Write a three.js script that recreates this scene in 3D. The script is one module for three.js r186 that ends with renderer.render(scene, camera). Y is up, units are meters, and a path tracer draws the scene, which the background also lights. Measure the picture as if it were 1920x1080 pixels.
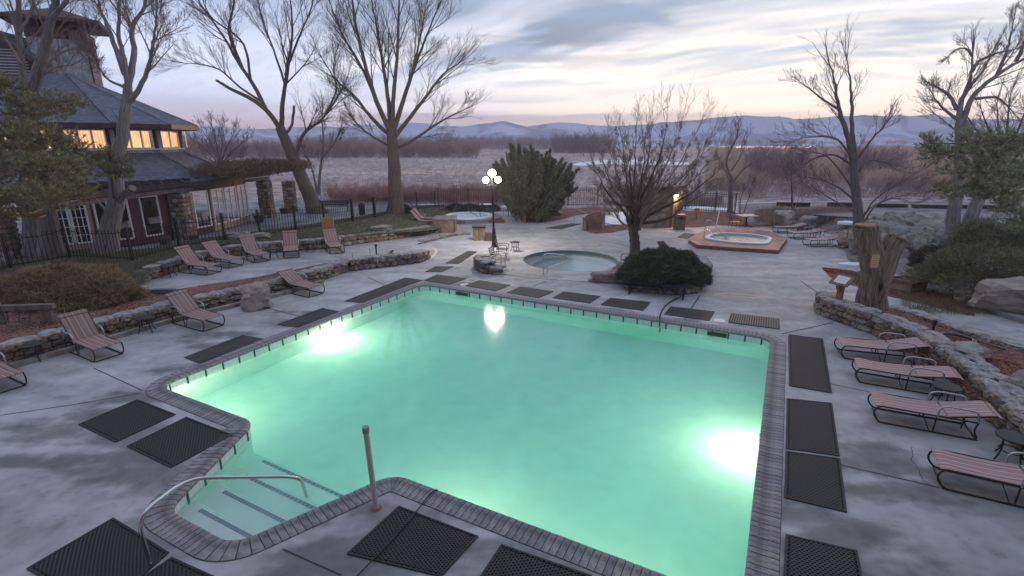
import * as THREE from 'three';
import { RoundedBoxGeometry } from 'three/addons/geometries/RoundedBoxGeometry.js';

// ---------------------------------------------------------------- camera, sky, sun, haze, exposure
const scene = new THREE.Scene();
const EYE = 5.5, PITCH = THREE.MathUtils.degToRad(16), FOC = 960;
const camera = new THREE.PerspectiveCamera(2 * Math.atan(540 / FOC) * 180 / Math.PI, 1920 / 1080, 0.1, 12000);
camera.position.set(0, EYE, 0);
camera.rotation.set(-PITCH, 0, 0);
scene.add(camera);
const renderer = new THREE.WebGLRenderer({ antialias: true });
renderer.toneMapping = THREE.LinearToneMapping;
renderer.toneMappingExposure = 1.25;
renderer.shadowMap.enabled = true;
scene.fog = new THREE.FogExp2(new THREE.Color().setRGB(1.0, 0.93, 0.97), 0.00085);

// ---- seeded random and noise
function rng(seed) { let a = seed >>> 0; return () => { a = (a + 0x6D2B79F5) >>> 0; let t = Math.imul(a ^ (a >>> 15), 1 | a); t = (t + Math.imul(t ^ (t >>> 7), 61 | t)) ^ t; return ((t ^ (t >>> 14)) >>> 0) / 4294967296; }; }
const hash3 = (x, y, z) => { let h = Math.imul(x, 374761393) + Math.imul(y, 668265263) + Math.imul(z, 2147483647 ^ 0x5bd1e995) | 0; h = Math.imul(h ^ (h >>> 13), 1274126177); return ((h ^ (h >>> 16)) >>> 0) / 4294967296; };
const sm = (t) => t * t * (3 - 2 * t), mix = (a, b, t) => a + (b - a) * t, clamp01 = (x) => Math.min(1, Math.max(0, x)), step = (a, b, x) => sm(clamp01((x - a) / (b - a)));
function vn3(x, y, z) {
  const i = Math.floor(x), j = Math.floor(y), k = Math.floor(z), u = sm(x - i), v = sm(y - j), w = sm(z - k);
  const l = (b, c) => mix(hash3(i, b, c), hash3(i + 1, b, c), u);
  return mix(mix(l(j, k), l(j + 1, k), v), mix(l(j, k + 1), l(j + 1, k + 1), v), w);
}
function fbm3(x, y, z, o) { let s = 0, a = 0.5, n = 0; for (let q = 0; q < o; q++) { s += a * vn3(x, y, z); n += a; a *= 0.5; x = x * 2.03 + 11.7; y = y * 2.03 + 5.3; z = z * 2.03 + 7.9; } return s / n; }
const pmod = (a, n) => ((a % n) + n) % n;
function vt(x, y, px, py, s) {                                       // tileable value noise
  const i = Math.floor(x), j = Math.floor(y), u = sm(x - i), v = sm(y - j), h = (a, b) => hash3(pmod(a, px), pmod(b, py), s);
  return mix(mix(h(i, j), h(i + 1, j), u), mix(h(i, j + 1), h(i + 1, j + 1), u), v);
}
function fbmT(u, v, f, o, s, fy = f) { let r = 0, a = 0.5, n = 0; for (let q = 0; q < o; q++) { r += a * vt(u * f, v * fy, f, fy, s + q); n += a; a *= 0.5; f *= 2; fy *= 2; } return r / n; }

// ---- the dusk sky: one computed panorama, bright where the sun has just gone down
const SUN_AZ = 0.44;                                                 // to the right of straight ahead
{
  const W = 3072, H = W / 2, data = new Float32Array(W * H * 4);
  for (let r = 0; r < H; r++) {
    const el = ((r + 0.5) / H - 0.5) * Math.PI, y = Math.sin(el), ce = Math.cos(el), ed = el * 180 / Math.PI;
    for (let c = 0; c < W; c++) {
      const at = (r * W + c) * 4; data[at + 3] = 1;
      if (ed < -1) { data[at] = 0.30; data[at + 1] = 0.29; data[at + 2] = 0.33; continue; }
      const ph = ((c + 0.5) / W - 0.5) * 2 * Math.PI, x = Math.cos(ph) * ce, z = Math.sin(ph) * ce;
      let az = Math.atan2(x, -z) - SUN_AZ; if (az > Math.PI) az -= 2 * Math.PI; if (az < -Math.PI) az += 2 * Math.PI;
      const near = Math.exp(-(az * az) / 0.42), wide = Math.exp(-(az * az) / 2.6), e = Math.max(ed, 0);
      // clear air: lavender blue overhead, pale band above the horizon
      const up = step(4, 38, e);
      let R = mix(0.37, 0.50, up), G = mix(0.46, 0.57, up), B = mix(0.72, 0.76, up);
      // pale yellow-white band low in the sky, all round the west
      const band = Math.exp(-Math.pow((e - 6.5) / 3.2, 2)) * (0.30 + 0.5 * wide);
      R += band * 0.30; G += band * 0.29; B += band * 0.16;
      // the glow
      const glow = near * Math.exp(-Math.pow(Math.max(0, e - 6) / 15, 2));
      const yl = Math.exp(-Math.pow((e - 4) / 7, 2));
      R = mix(R, 0.80 + .20 * yl, glow); G = mix(G, 0.78 + .12 * yl, glow); B = mix(B, 0.77 - .01 * yl, glow);
      const warm = Math.exp(-Math.pow(e / 3.0, 2)) * (0.25 + 0.75 * Math.exp(-(az * az) / 0.16));
      R = mix(R, 1.50, warm * 0.6); G = mix(G, 1.0, warm * 0.6); B = mix(B, 0.66, warm * 0.6);
      const pink = Math.exp(-Math.pow((e - 1.0) / 1.8, 2)) * (1 - near);
      R = mix(R, 0.74, pink * 0.55); G = mix(G, 0.50, pink * 0.55); B = mix(B, 0.60, pink * 0.55);
      // streaked cloud: noise drawn out along the wind, tilted a little
      const k = 1 / (y + 0.16), px = x * k, pz = z * k, a = px * 0.86 + pz * 0.50, b = -px * 0.50 + pz * 0.86;
      const wob = fbm3(a * 0.9, b * 0.9, 3.1, 3) - 0.5;
      const s1 = fbm3(a * 0.75 + wob * 1.1, b * 3.4 + wob * 2.2, 1.7, 5), s2 = fbm3(a * 2.2 + 9 + wob, b * 8.5 + wob * 3, 8.2, 4);
      const s3 = fbm3(a * 4.5 + wob * 2, b * 20 + wob * 5 + s1 * 3, 5.7, 4);
      let cov = step(0.44, 0.62, s1 * 0.58 + s2 * 0.26 + s3 * 0.16) * step(2.5, 8, e);
      const dark = step(0.49, 0.66, s1 * 0.78 + s3 * 0.22) * step(5, 13, e);
      const cr = mix(0.33, 0.42, near), cg = mix(0.40, 0.48, near), cb = mix(0.60, 0.57, near);
      R = mix(R, cr, cov * 0.76); G = mix(G, cg, cov * 0.76); B = mix(B, cb, cov * 0.76);
      R = mix(R, 0.24, dark * 0.72); G = mix(G, 0.31, dark * 0.72); B = mix(B, 0.43, dark * 0.72);
      const lightS = step(0.48, 0.68, s2 * .6 + s3 * .4) * step(5, 14, e) * (1 - dark);
      R += lightS * 0.16 * (0.4 + wide); G += lightS * 0.16 * (0.4 + wide); B += lightS * 0.14 * (0.4 + wide);
      const tb = step(7, 13.5, e + (s1 - .5) * 9 + (s3 - .5) * 5) * (1 - step(20, 40, e)) * .62;
      R = mix(R, 0.25, tb); G = mix(G, 0.32, tb); B = mix(B, 0.45, tb);
      // low bank of cloud left of the glow
      const bw = Math.exp(-Math.pow((az + 0.50) / 0.40, 2)), bn = fbm3(az * 4 + 4, e * 0.9, 6.6, 4);
      const bank = step(0.40, 0.58, bn) * Math.exp(-Math.pow((e - 2.9) / 1.25, 2)) * (0.25 + 0.75 * bw);
      R = mix(R, 0.33, bank * 0.85); G = mix(G, 0.29, bank * 0.85); B = mix(B, 0.36, bank * 0.85);
      const b2 = step(0.46, 0.62, fbm3(az * 5 + 14 + s3, e * 0.9, 2.6, 5)) * Math.exp(-Math.pow((e - 9.5) / 2.2, 2)) * Math.exp(-Math.pow((az + 0.42) / 0.22, 2));
      R = mix(R, 0.20, b2 * 0.75); G = mix(G, 0.23, b2 * 0.75); B = mix(B, 0.28, b2 * 0.75);
      const horizonLift = 1.12 + 0.62 * Math.exp(-e / 5);               // the air in front takes some of it away again
      const back = 0.86 + 0.14 * step(-0.4, 0.9, Math.cos(az));     // the eastern sky is darker at dusk
      data[at] = R * horizonLift * back; data[at + 1] = G * horizonLift * back; data[at + 2] = B * horizonLift * back;
    }
  }
  const t = new THREE.DataTexture(data, W, H, THREE.RGBAFormat, THREE.FloatType);
  t.mapping = THREE.EquirectangularReflectionMapping; t.minFilter = t.magFilter = THREE.LinearFilter; t.needsUpdate = true;
  scene.background = t; scene.environment = t;
}
// last warm light of the sun from just above the far range
const sun = new THREE.DirectionalLight(new THREE.Color().setRGB(1.0, 0.60, 0.34), 1.1);
sun.position.set(Math.sin(SUN_AZ) * 100, 9.5, -Math.cos(SUN_AZ) * 100);
sun.castShadow = true; sun.shadow.radius = 20; sun.shadow.mapSize.set(2048, 2048);
Object.assign(sun.shadow.camera, { left: -60, right: 60, top: 60, bottom: -60, near: 1, far: 300 });
scene.add(sun, sun.target);

// ---------------------------------------------------------------- helpers
const V = (x, y, z) => new THREE.Vector3(x, y, z);
const SP = Math.sin(PITCH), CP = Math.cos(PITCH);
function ground(px, py, h = 0) {                                     // point of the level h seen at a place of the survey photograph
  const u = (px - 960) / FOC, v = (py - 540) / FOC, t = (EYE - h) / (SP + v * CP);
  return V(t * u, h, -t * (CP - v * SP));
}
function away(px, py, z) {                                           // point at the distance z ahead
  const u = (px - 960) / FOC, v = (py - 540) / FOC, t = z / (CP - v * SP);
  return V(t * u, EYE - t * (SP + v * CP), -z);
}
const counts = {};
function numbered(n) { const k = counts[n] = (counts[n] ?? -1) + 1; return k ? n + '_' + String(k).padStart(3, '0') : n; }
function shade(o) { o.traverse((c) => { if (c.isMesh) { c.castShadow = true; c.receiveShadow = true; } }); return o; }
function mesh(name, geo, mat, parent) { const m = new THREE.Mesh(geo.build ? geo.build() : geo, mat); m.name = name; m.castShadow = m.receiveShadow = true; parent.add(m); return m; }
function thing(name, label, category, pos = V(0, 0, 0), turn = 0, group) {
  const o = new THREE.Group(); o.name = numbered(name); o.position.copy(pos); o.rotation.y = turn; o.userData = { label, category };
  if (group) o.userData.group = group; scene.add(o); return o;
}
function structure(name, geo, mat) { const m = mesh(numbered(name), geo, mat, scene); m.userData = { kind: 'structure' }; return m; }
function structGroup(name, pos = V(0, 0, 0)) { const o = new THREE.Group(); o.name = numbered(name); o.position.copy(pos); o.userData = { kind: 'structure' }; scene.add(o); return o; }
function stuffMesh(name, geo, mat, label, category) { const m = mesh(numbered(name), geo, mat, scene); m.userData = { kind: 'stuff', label, category }; return m; }
function again(root, pos, turn, label) { const c = root.clone(); c.name = numbered(root.name.replace(/_\d+$/, '')); c.userData = { ...root.userData, label }; c.position.copy(pos); c.rotation.set(0, turn, 0); scene.add(c); return c; }

class MB {
  constructor() { this.p = []; this.n = []; this.u = []; this.i = []; this.c = []; this.col = null; }
  get k() { return this.p.length / 3; }
  v(p, n, u = 0, w = 0) { this.p.push(p.x, p.y, p.z); this.n.push(n.x, n.y, n.z); this.u.push(u, w); if (this.col) this.c.push(this.col.r, this.col.g, this.col.b); return this.k - 1; }
  quad(a, b, c, d, us = 1, ws = 1) {
    const n = V(0, 0, 0).subVectors(b, a).cross(V(0, 0, 0).subVectors(d, a)).normalize(), q = this.k;
    this.v(a, n, 0, 0); this.v(b, n, us, 0); this.v(c, n, us, ws); this.v(d, n, 0, ws); this.i.push(q, q + 1, q + 2, q, q + 2, q + 3); return this;
  }
  tri(a, b, c) { const n = V(0, 0, 0).subVectors(b, a).cross(V(0, 0, 0).subVectors(c, a)).normalize(), q = this.k; this.v(a, n, 0, 0); this.v(b, n, 1, 0); this.v(c, n, .5, 1); this.i.push(q, q + 1, q + 2); return this; }
  wall(a, b, y0, y1) { const L = a.distanceTo(b); const A = V(a.x, y0, a.z), B = V(b.x, y0, b.z), C = V(b.x, y1, b.z), D = V(a.x, y1, a.z); return this.quad(A, B, C, D, L, y1 - y0); }
  geo(g, m) {
    g = g.build ? g.build() : g; if (m) { g = g.clone(); g.applyMatrix4(m); }
    const q = this.k, P = g.attributes.position, N = g.attributes.normal, U = g.attributes.uv;
    for (let j = 0; j < P.count; j++) { this.p.push(P.getX(j), P.getY(j), P.getZ(j)); this.n.push(N.getX(j), N.getY(j), N.getZ(j)); this.u.push(U ? U.getX(j) : 0, U ? U.getY(j) : 0); if (this.col) this.c.push(this.col.r, this.col.g, this.col.b); }
    if (g.index) for (let j = 0; j < g.index.count; j++) this.i.push(q + g.index.getX(j)); else for (let j = 0; j < P.count; j++) this.i.push(q + j);
    return this;
  }
  box(x, y, z, sx, sy, sz, ry = 0, r = 0) {
    const g = r ? new RoundedBoxGeometry(sx, sy, sz, 2, r) : new THREE.BoxGeometry(sx, sy, sz);
    const U = g.attributes.uv, N = g.attributes.normal, P = g.attributes.position;
    for (let j = 0; j < U.count; j++) { const ax = Math.abs(N.getX(j)), ay = Math.abs(N.getY(j)), az = Math.abs(N.getZ(j)); if (ax > ay && ax > az) U.setXY(j, P.getZ(j), P.getY(j)); else if (ay > az) U.setXY(j, P.getX(j), P.getZ(j)); else U.setXY(j, P.getX(j), P.getY(j)); }
    return this.geo(g, new THREE.Matrix4().makeRotationY(ry).setPosition(x, y, z));
  }
  beam(a, b, w, h) {                                                 // squared timber from a to b
    const d = V(0, 0, 0).subVectors(b, a), L = d.length(); d.normalize();
    const up = Math.abs(d.y) > 0.95 ? V(1, 0, 0) : V(0, 1, 0), s = V(0, 0, 0).crossVectors(d, up).normalize(), t = V(0, 0, 0).crossVectors(s, d);
    const m = new THREE.Matrix4().makeBasis(d, t, s).setPosition((a.x + b.x) / 2, (a.y + b.y) / 2, (a.z + b.z) / 2), g = new THREE.BoxGeometry(L, h, w), U = g.attributes.uv, N = g.attributes.normal, P = g.attributes.position;
    for (let j = 0; j < U.count; j++) { if (Math.abs(N.getX(j)) > .5) U.setXY(j, P.getZ(j), P.getY(j)); else if (Math.abs(N.getY(j)) > .5) U.setXY(j, P.getX(j), P.getZ(j)); else U.setXY(j, P.getX(j), P.getY(j)); }
    return this.geo(g, m);
  }
  tube(pts, rad, sides = 8, caps = true) {
    const n = pts.length; if (n < 2) return this;
    let T = V(0, 0, 0).subVectors(pts[1], pts[0]).normalize(), S = Math.abs(T.y) > 0.9 ? V(1, 0, 0) : V(0, 1, 0);
    S = V(0, 0, 0).crossVectors(T, S).normalize(); let L = 0; const base = this.k;
    for (let j = 0; j < n; j++) {
      const a = pts[Math.max(0, j - 1)], b = pts[Math.min(n - 1, j + 1)]; T = V(0, 0, 0).subVectors(b, a).normalize();
      S.addScaledVector(T, -S.dot(T)).normalize(); const Bn = V(0, 0, 0).crossVectors(T, S);
      if (j) L += pts[j].distanceTo(pts[j - 1]);
      const r = Array.isArray(rad) ? rad[j] : rad;
      for (let s = 0; s <= sides; s++) {
        const an = s / sides * 2 * Math.PI, c = Math.cos(an), d = Math.sin(an), N = V(S.x * c + Bn.x * d, S.y * c + Bn.y * d, S.z * c + Bn.z * d);
        this.v(V(pts[j].x + N.x * r, pts[j].y + N.y * r, pts[j].z + N.z * r), N, s / sides * Math.max(1, Math.round(6.28 * (Array.isArray(rad) ? rad[0] : rad) * 2)), L);
      }
    }
    const w = sides + 1;
    for (let j = 0; j < n - 1; j++) for (let s = 0; s < sides; s++) { const a = base + j * w + s, b = a + 1, c = a + w, d = c + 1; this.i.push(a, b, d, a, d, c); }
    if (caps) for (const [j, sgn] of [[0, -1], [n - 1, 1]]) {
      const a = pts[j], o = pts[j ? j - 1 : 1], N = V(0, 0, 0).subVectors(a, o).normalize(), c = this.v(a, N, .5, .5), f = this.k;
      for (let s = 0; s < w; s++) { const q = base + j * w + s; this.v(V(this.p[q * 3], this.p[q * 3 + 1], this.p[q * 3 + 2]), N, .5, .5); }
      for (let s = 0; s < sides; s++) sgn > 0 ? this.i.push(c, f + s, f + s + 1) : this.i.push(c, f + s + 1, f + s);
    }
    return this;
  }
  build() {
    const q = this.p, m = this.n, I = this.i;                        // turn every face the way its normals point
    for (let k = 0; k < I.length; k += 3) {
      const a = I[k] * 3, b = I[k + 1] * 3, c = I[k + 2] * 3, ux = q[b] - q[a], uy = q[b + 1] - q[a + 1], uz = q[b + 2] - q[a + 2], vx = q[c] - q[a], vy = q[c + 1] - q[a + 1], vz = q[c + 2] - q[a + 2];
      const d = (uy * vz - uz * vy) * (m[a] + m[b] + m[c]) + (uz * vx - ux * vz) * (m[a + 1] + m[b + 1] + m[c + 1]) + (ux * vy - uy * vx) * (m[a + 2] + m[b + 2] + m[c + 2]);
      if (d < 0) { const t = I[k + 1]; I[k + 1] = I[k + 2]; I[k + 2] = t; }
    }
    const g = new THREE.BufferGeometry();
    g.setAttribute('position', new THREE.Float32BufferAttribute(this.p, 3)); g.setAttribute('normal', new THREE.Float32BufferAttribute(this.n, 3)); g.setAttribute('uv', new THREE.Float32BufferAttribute(this.u, 2));
    if (this.c.length) g.setAttribute('color', new THREE.Float32BufferAttribute(this.c, 3));
    g.setIndex(this.i.length && this.k > 65535 ? new THREE.Uint32BufferAttribute(this.i, 1) : this.i); return g;
  }
}
function curve(pts, n) { return new THREE.CatmullRomCurve3(pts, false, 'centripetal').getPoints(n); }
function round(pts, r, n = 4) {                                      // polyline with rounded bends, for bent metal tube
  const out = [pts[0].clone()];
  for (let j = 1; j < pts.length - 1; j++) {
    const a = pts[j - 1], b = pts[j], c = pts[j + 1], la = a.distanceTo(b), lc = c.distanceTo(b), rr = Math.min(r, la * .48, lc * .48);
    const p = b.clone().lerp(a, rr / la), q = b.clone().lerp(c, rr / lc);
    for (let s = 0; s <= n; s++) { const t = s / n; out.push(p.clone().multiplyScalar((1 - t) * (1 - t)).addScaledVector(b, 2 * t * (1 - t)).addScaledVector(q, t * t)); }
  }
  out.push(pts[pts.length - 1].clone()); return out;
}
function worldUV(g, s = 1) { const P = g.attributes.position, N = g.attributes.normal, U = g.attributes.uv; for (let j = 0; j < P.count; j++) { const ny = Math.abs(N.getY(j)); if (ny > .6) U.setXY(j, P.getX(j) * s, P.getZ(j) * s); else if (Math.abs(N.getX(j)) > Math.abs(N.getZ(j))) U.setXY(j, P.getZ(j) * s, P.getY(j) * s); else U.setXY(j, P.getX(j) * s, P.getY(j) * s); } return g; }
function slab(pts, y0, y1, holes = [], bevel = 0) {                  // level plate over a plan outline
  const s = new THREE.Shape(pts.map((p) => new THREE.Vector2(p.x, -p.z)));
  for (const h of holes) s.holes.push(new THREE.Path(h.map((p) => new THREE.Vector2(p.x, -p.z))));
  const g = new THREE.ExtrudeGeometry(s, { depth: y1 - y0 - bevel, bevelEnabled: bevel > 0, bevelThickness: bevel, bevelSize: bevel, bevelOffset: -bevel, bevelSegments: 1 });
  g.rotateX(-Math.PI / 2); g.translate(0, y0, 0); return worldUV(g);
}
function sheet(pts, y, holes = []) {
  const s = new THREE.Shape(pts.map((p) => new THREE.Vector2(p.x, -p.z)));
  for (const h of holes) s.holes.push(new THREE.Path(h.map((p) => new THREE.Vector2(p.x, -p.z))));
  const g = new THREE.ShapeGeometry(s, 1); g.rotateX(-Math.PI / 2); g.translate(0, y, 0); return worldUV(g);
}
function G(list, h = 0) { return list.map(([x, y]) => ground(x, y, h)); }
function smoothLoop(pts, n = 80) { return new THREE.CatmullRomCurve3(pts, true, 'centripetal').getPoints(n).slice(0, n); }
function resample(pts, d) {                                          // evenly spaced points along a polyline
  const out = [pts[0].clone()]; let need = d;
  for (let j = 1; j < pts.length; j++) { let a = pts[j - 1].clone(); const b = pts[j]; let L = a.distanceTo(b); while (L >= need) { a = a.clone().lerp(b, need / L); out.push(a.clone()); L = a.distanceTo(b); need = d; } need -= L; }
  return out;
}

// ---------------------------------------------------------------- materials
function tex(w, h, fn, srgb = true) {
  const d = new Uint8Array(w * h * 4); const o = [0, 0, 0];
  for (let y = 0; y < h; y++) for (let x = 0; x < w; x++) { fn(x / w, y / h, o); const a = (y * w + x) * 4; d[a] = clamp01(o[0]) * 255; d[a + 1] = clamp01(o[1]) * 255; d[a + 2] = clamp01(o[2]) * 255; d[a + 3] = 255; }
  const t = new THREE.DataTexture(d, w, h); t.wrapS = t.wrapT = THREE.RepeatWrapping; t.magFilter = THREE.LinearFilter; t.minFilter = THREE.LinearMipmapLinearFilter; t.generateMipmaps = true; if (srgb) t.colorSpace = THREE.SRGBColorSpace; t.needsUpdate = true; return t;
}
function scaled(t, rx, ry = rx) { const c = t.clone(); c.repeat.set(rx, ry); c.needsUpdate = true; return c; }
const S2 = (l) => Math.pow(clamp01(l), 1 / 2.2);                     // linear value to stored value
const rgb = (r, g, b) => new THREE.Color().setRGB(r, g, b);
const std = (color, rough, o = {}) => new THREE.MeshStandardMaterial({ color, roughness: rough, metalness: 0, side: THREE.DoubleSide, ...o });
const tGrain = tex(512, 512, (u, v, o) => { o[0] = o[1] = o[2] = 0.5 + (fbmT(u, v, 24, 4, 5) - 0.5) * 0.9; }, false);
const tMottle = tex(512, 512, (u, v, o) => { const f = fbmT(u, v, 5, 5, 31), g = fbmT(u, v, 40, 3, 71), k = S2(0.62 + (f - .5) * 0.9 + (g - .5) * 0.35); o[0] = k; o[1] = k; o[2] = k; });
const tWood = tex(256, 512, (u, v, o) => { const f = fbmT(u, v, 40, 3, 11, 4), g = fbmT(u, v, 6, 3, 19, 2), k = S2(0.6 + (f - .5) * 0.7 + (g - .5) * 0.5); o[0] = k; o[1] = k; o[2] = k; });
const tBark = tex(512, 512, (u, v, o) => { const w = fbmT(u, v, 4, 3, 3) * .08, f = fbmT(pmod(u + w, 1), v, 26, 4, 41, 6), g = fbmT(u, v, 8, 3, 17), k = S2(0.30 + Math.pow(f, 1.4) * 0.9 + (g - .5) * 0.5); o[0] = k; o[1] = k; o[2] = k; });
const tRock = tex(512, 512, (u, v, o) => { const f = fbmT(u, v, 4, 6, 53), g = fbmT(u, v, 30, 3, 59), c = Math.abs(fbmT(u, v, 6, 4, 91) - .5) < .012 ? -.18 : 0, k = S2(0.6 + (f - .5) * 1.0 + (g - .5) * .3 + c); o[0] = k; o[1] = k * .99; o[2] = k * .97; });
const tMulch = tex(512, 512, (u, v, o) => { const f = fbmT(u, v, 64, 2, 23, 90), g = fbmT(u, v, 6, 3, 29), k = 0.45 + (f - .5) * 1.6 + (g - .5) * .5; o[0] = S2(0.17 * k * 2); o[1] = S2(0.062 * k * 2); o[2] = S2(0.042 * k * 2); });
const tGrass = tex(512, 512, (u, v, o) => { const f = fbmT(u, v, 90, 2, 13), g = fbmT(u, v, 7, 4, 37), k = 0.5 + (f - .5) * 0.9; o[0] = S2((0.095 + .05 * (g - .4)) * k * 2); o[1] = S2((0.098 + .01 * (g - .4)) * k * 2); o[2] = S2(0.062 * k * 2); });
const tEarth = tex(512, 512, (u, v, o) => { const f = fbmT(u, v, 50, 3, 67), g = fbmT(u, v, 5, 5, 83), k = .5 + (f - .5) * .7 + (g - .5) * .6; o[0] = S2(.20 * k * 2); o[1] = S2(.165 * k * 2); o[2] = S2(.155 * k * 2); });
const M = {
  grain: scaled(tGrain, .8),
  iron: std(rgb(.012, .012, .014), .5, { metalness: .3 }),
  bronze: std(rgb(.055, .036, .032), .45, { metalness: .45 }),
  darkTable: std(rgb(.03, .026, .027), .5, { metalness: .3 }),
  steel: std(rgb(.62, .60, .58), .22, { metalness: 1 }),
  paleMetal: std(rgb(.42, .42, .45), .35, { metalness: .7 }),
  whitePaint: std(rgb(.72, .71, .69), .5),
  greyPole: std(rgb(.46, .42, .42), .45),
  tan: std(rgb(.36, .27, .20), .8, { map: scaled(tMottle, .7), bumpMap: scaled(tGrain, 1), bumpScale: .004 }),
  tanDark: std(rgb(.20, .15, .115), .8, { map: scaled(tMottle, .7) }),
  rustWood: std(rgb(.30, .12, .085), .7, { map: scaled(tWood, 1) }),
  redDeck: std(rgb(.36, .19, .17), .65, { map: scaled(tMottle, .5), bumpMap: scaled(tGrain, 2), bumpScale: .003 }),
  wood: std(rgb(.33, .20, .12), .7, { map: scaled(tWood, 1.5, .8), bumpMap: scaled(tWood, 1.5, .8), bumpScale: .004 }),
  oldWood: std(rgb(.22, .17, .15), .85, { map: scaled(tWood, 1.5, .8), bumpMap: scaled(tWood, 1.5, .8), bumpScale: .006 }),
  darkBeam: std(rgb(.075, .055, .055), .75, { map: scaled(tWood, 1, .6) }),
  maroon: std(rgb(.095, .033, .034), .65, { map: scaled(tWood, 1, .6) }),
  siding: std(rgb(.48, .46, .50), .75, { map: scaled(tMottle, .4) }),
  mulch: std(0xffffff, .95, { map: scaled(tMulch, .5), bumpMap: scaled(tMulch, .5), bumpScale: .03 }),
  lawn: std(0xffffff, .95, { map: scaled(tGrass, .4), bumpMap: scaled(tGrass, .4), bumpScale: .03 }),
  earth: std(0xffffff, .95, { map: scaled(tEarth, .25), bumpMap: scaled(tEarth, .25), bumpScale: .04 }),
  gravel: std(rgb(.25, .245, .27), .9, { map: scaled(tMottle, .25), bumpMap: scaled(tGrain, .6), bumpScale: .02 }),
  patio: std(rgb(.34, .33, .35), .85, { map: scaled(tMottle, .15), bumpMap: scaled(tGrain, .6), bumpScale: .004 }),
  mortar: std(rgb(.16, .14, .13), .95, { map: scaled(tMottle, .9), bumpMap: scaled(tGrain, 1), bumpScale: .01 }),
  snow: std(rgb(.78, .80, .86), .7, { bumpMap: scaled(tGrain, 2), bumpScale: .02 }),
  barkGrey: std(rgb(.27, .235, .235), .9, { map: scaled(tBark, 1, .6), bumpMap: scaled(tBark, 1, .6), bumpScale: .03 }),
  barkPale: std(rgb(.40, .35, .345), .85, { map: scaled(tBark, 1, .5), bumpMap: scaled(tBark, 1, .5), bumpScale: .025 }),
  barkBrown: std(rgb(.255, .195, .155), .9, { map: scaled(tBark, 1, .6), bumpMap: scaled(tBark, 1, .6), bumpScale: .04 }),
  barkDark: std(rgb(.13, .10, .088), .9, { map: scaled(tBark, 1, .6), bumpMap: scaled(tBark, 1, .6), bumpScale: .03 }),
  twig: std(rgb(.125, .10, .10), .9),
  twigPale: std(rgb(.22, .165, .15), .9),
  twigTan: std(rgb(.23, .18, .14), .9),
  twigPlum: std(rgb(.17, .115, .115), .9),
  hose: std(rgb(.012, .013, .014), .4),
  black: std(rgb(.008, .008, .01), .6),
};
const stones = [[.33, .26, .21], [.42, .35, .29], [.22, .17, .155], [.37, .27, .18], [.46, .42, .38], [.29, .20, .18]].map((c) => std(rgb(...c), .9, { map: scaled(tRock, 1.3), bumpMap: scaled(tRock, 1.3), bumpScale: .02 }));
const flatStones = [[.42, .40, .41], [.36, .345, .36], [.46, .43, .41]].map((c) => std(rgb(...c), .9, { map: scaled(tRock, .9), bumpMap: scaled(tRock, .9), bumpScale: .02 }));
const boulderMats = [[.42, .33, .30], [.36, .33, .31], [.38, .36, .32], [.33, .31, .31], [.44, .38, .32]].map((c) => std(rgb(...c), .9, { map: scaled(tRock, .5), bumpMap: scaled(tRock, .9), bumpScale: .04 }));
// ---------------------------------------------------------------- ground, deck and pool
const PA = V(0.8848, 0, 0.4659), PB = V(0.4659, 0, -0.8848);        // pool axes: along the far edge, and away from the house
const W = (a, b, y = 0) => V(PA.x * a + PB.x * b, y, PA.z * a + PB.z * b);
const rough = (p) => [p.x * PA.x + p.z * PA.z, p.x * PB.x + p.z * PB.z];
const CORNERS = [[-12.4, 15.8], [0.2, 15.8], [0.2, 5.75], [-5.33, 5.75], [-6.28, 3.42], [-7.86, 3.42], [-8.97, 5.75], [-12.4, 5.75]];
const outline = (() => {                                             // the pool's edge as points with outward normals
  const out = [], R = 0.45, n = CORNERS.length;
  for (let j = 0; j < n; j++) {
    const A = CORNERS[(j + n - 1) % n], B = CORNERS[j], C = CORNERS[(j + 1) % n], d0 = [B[0] - A[0], B[1] - A[1]], d1 = [C[0] - B[0], C[1] - B[1]], l0 = Math.hypot(...d0), l1 = Math.hypot(...d1);
    d0[0] /= l0; d0[1] /= l0; d1[0] /= l1; d1[1] /= l1;
    const cr = d0[0] * d1[1] - d0[1] * d1[0], ang = Math.acos(d0[0] * d1[0] + d0[1] * d1[1]), t = R * Math.tan(ang / 2), sgn = cr < 0 ? 1 : -1;   // sgn 1: the pool's own convex corner
    const p0 = [B[0] - d0[0] * t, B[1] - d0[1] * t], n0 = [-d0[1], d0[0]], cen = [p0[0] - sgn * n0[0] * R, p0[1] - sgn * n0[1] * R];
    for (let k = 0; k <= 12; k++) { const th = -sgn * ang * k / 12, c = Math.cos(th), s = Math.sin(th), nx = n0[0] * c - n0[1] * s, ny = n0[0] * s + n0[1] * c; out.push({ a: cen[0] + sgn * nx * R, b: cen[1] + sgn * ny * R, na: nx, nb: ny }); }
  }
  let L = 0; out.forEach((q, j) => { if (j) L += Math.hypot(q.a - out[j - 1].a, q.b - out[j - 1].b); q.s = L; });
  out.length_ = L + Math.hypot(out[0].a - out[out.length - 1].a, out[0].b - out[out.length - 1].b); return out;
})();
const edge = (q, off, y) => W(q.a + q.na * off, q.b + q.nb * off, y);
const loopAt = (off, y = 0) => outline.map((q) => edge(q, off, y));
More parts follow.
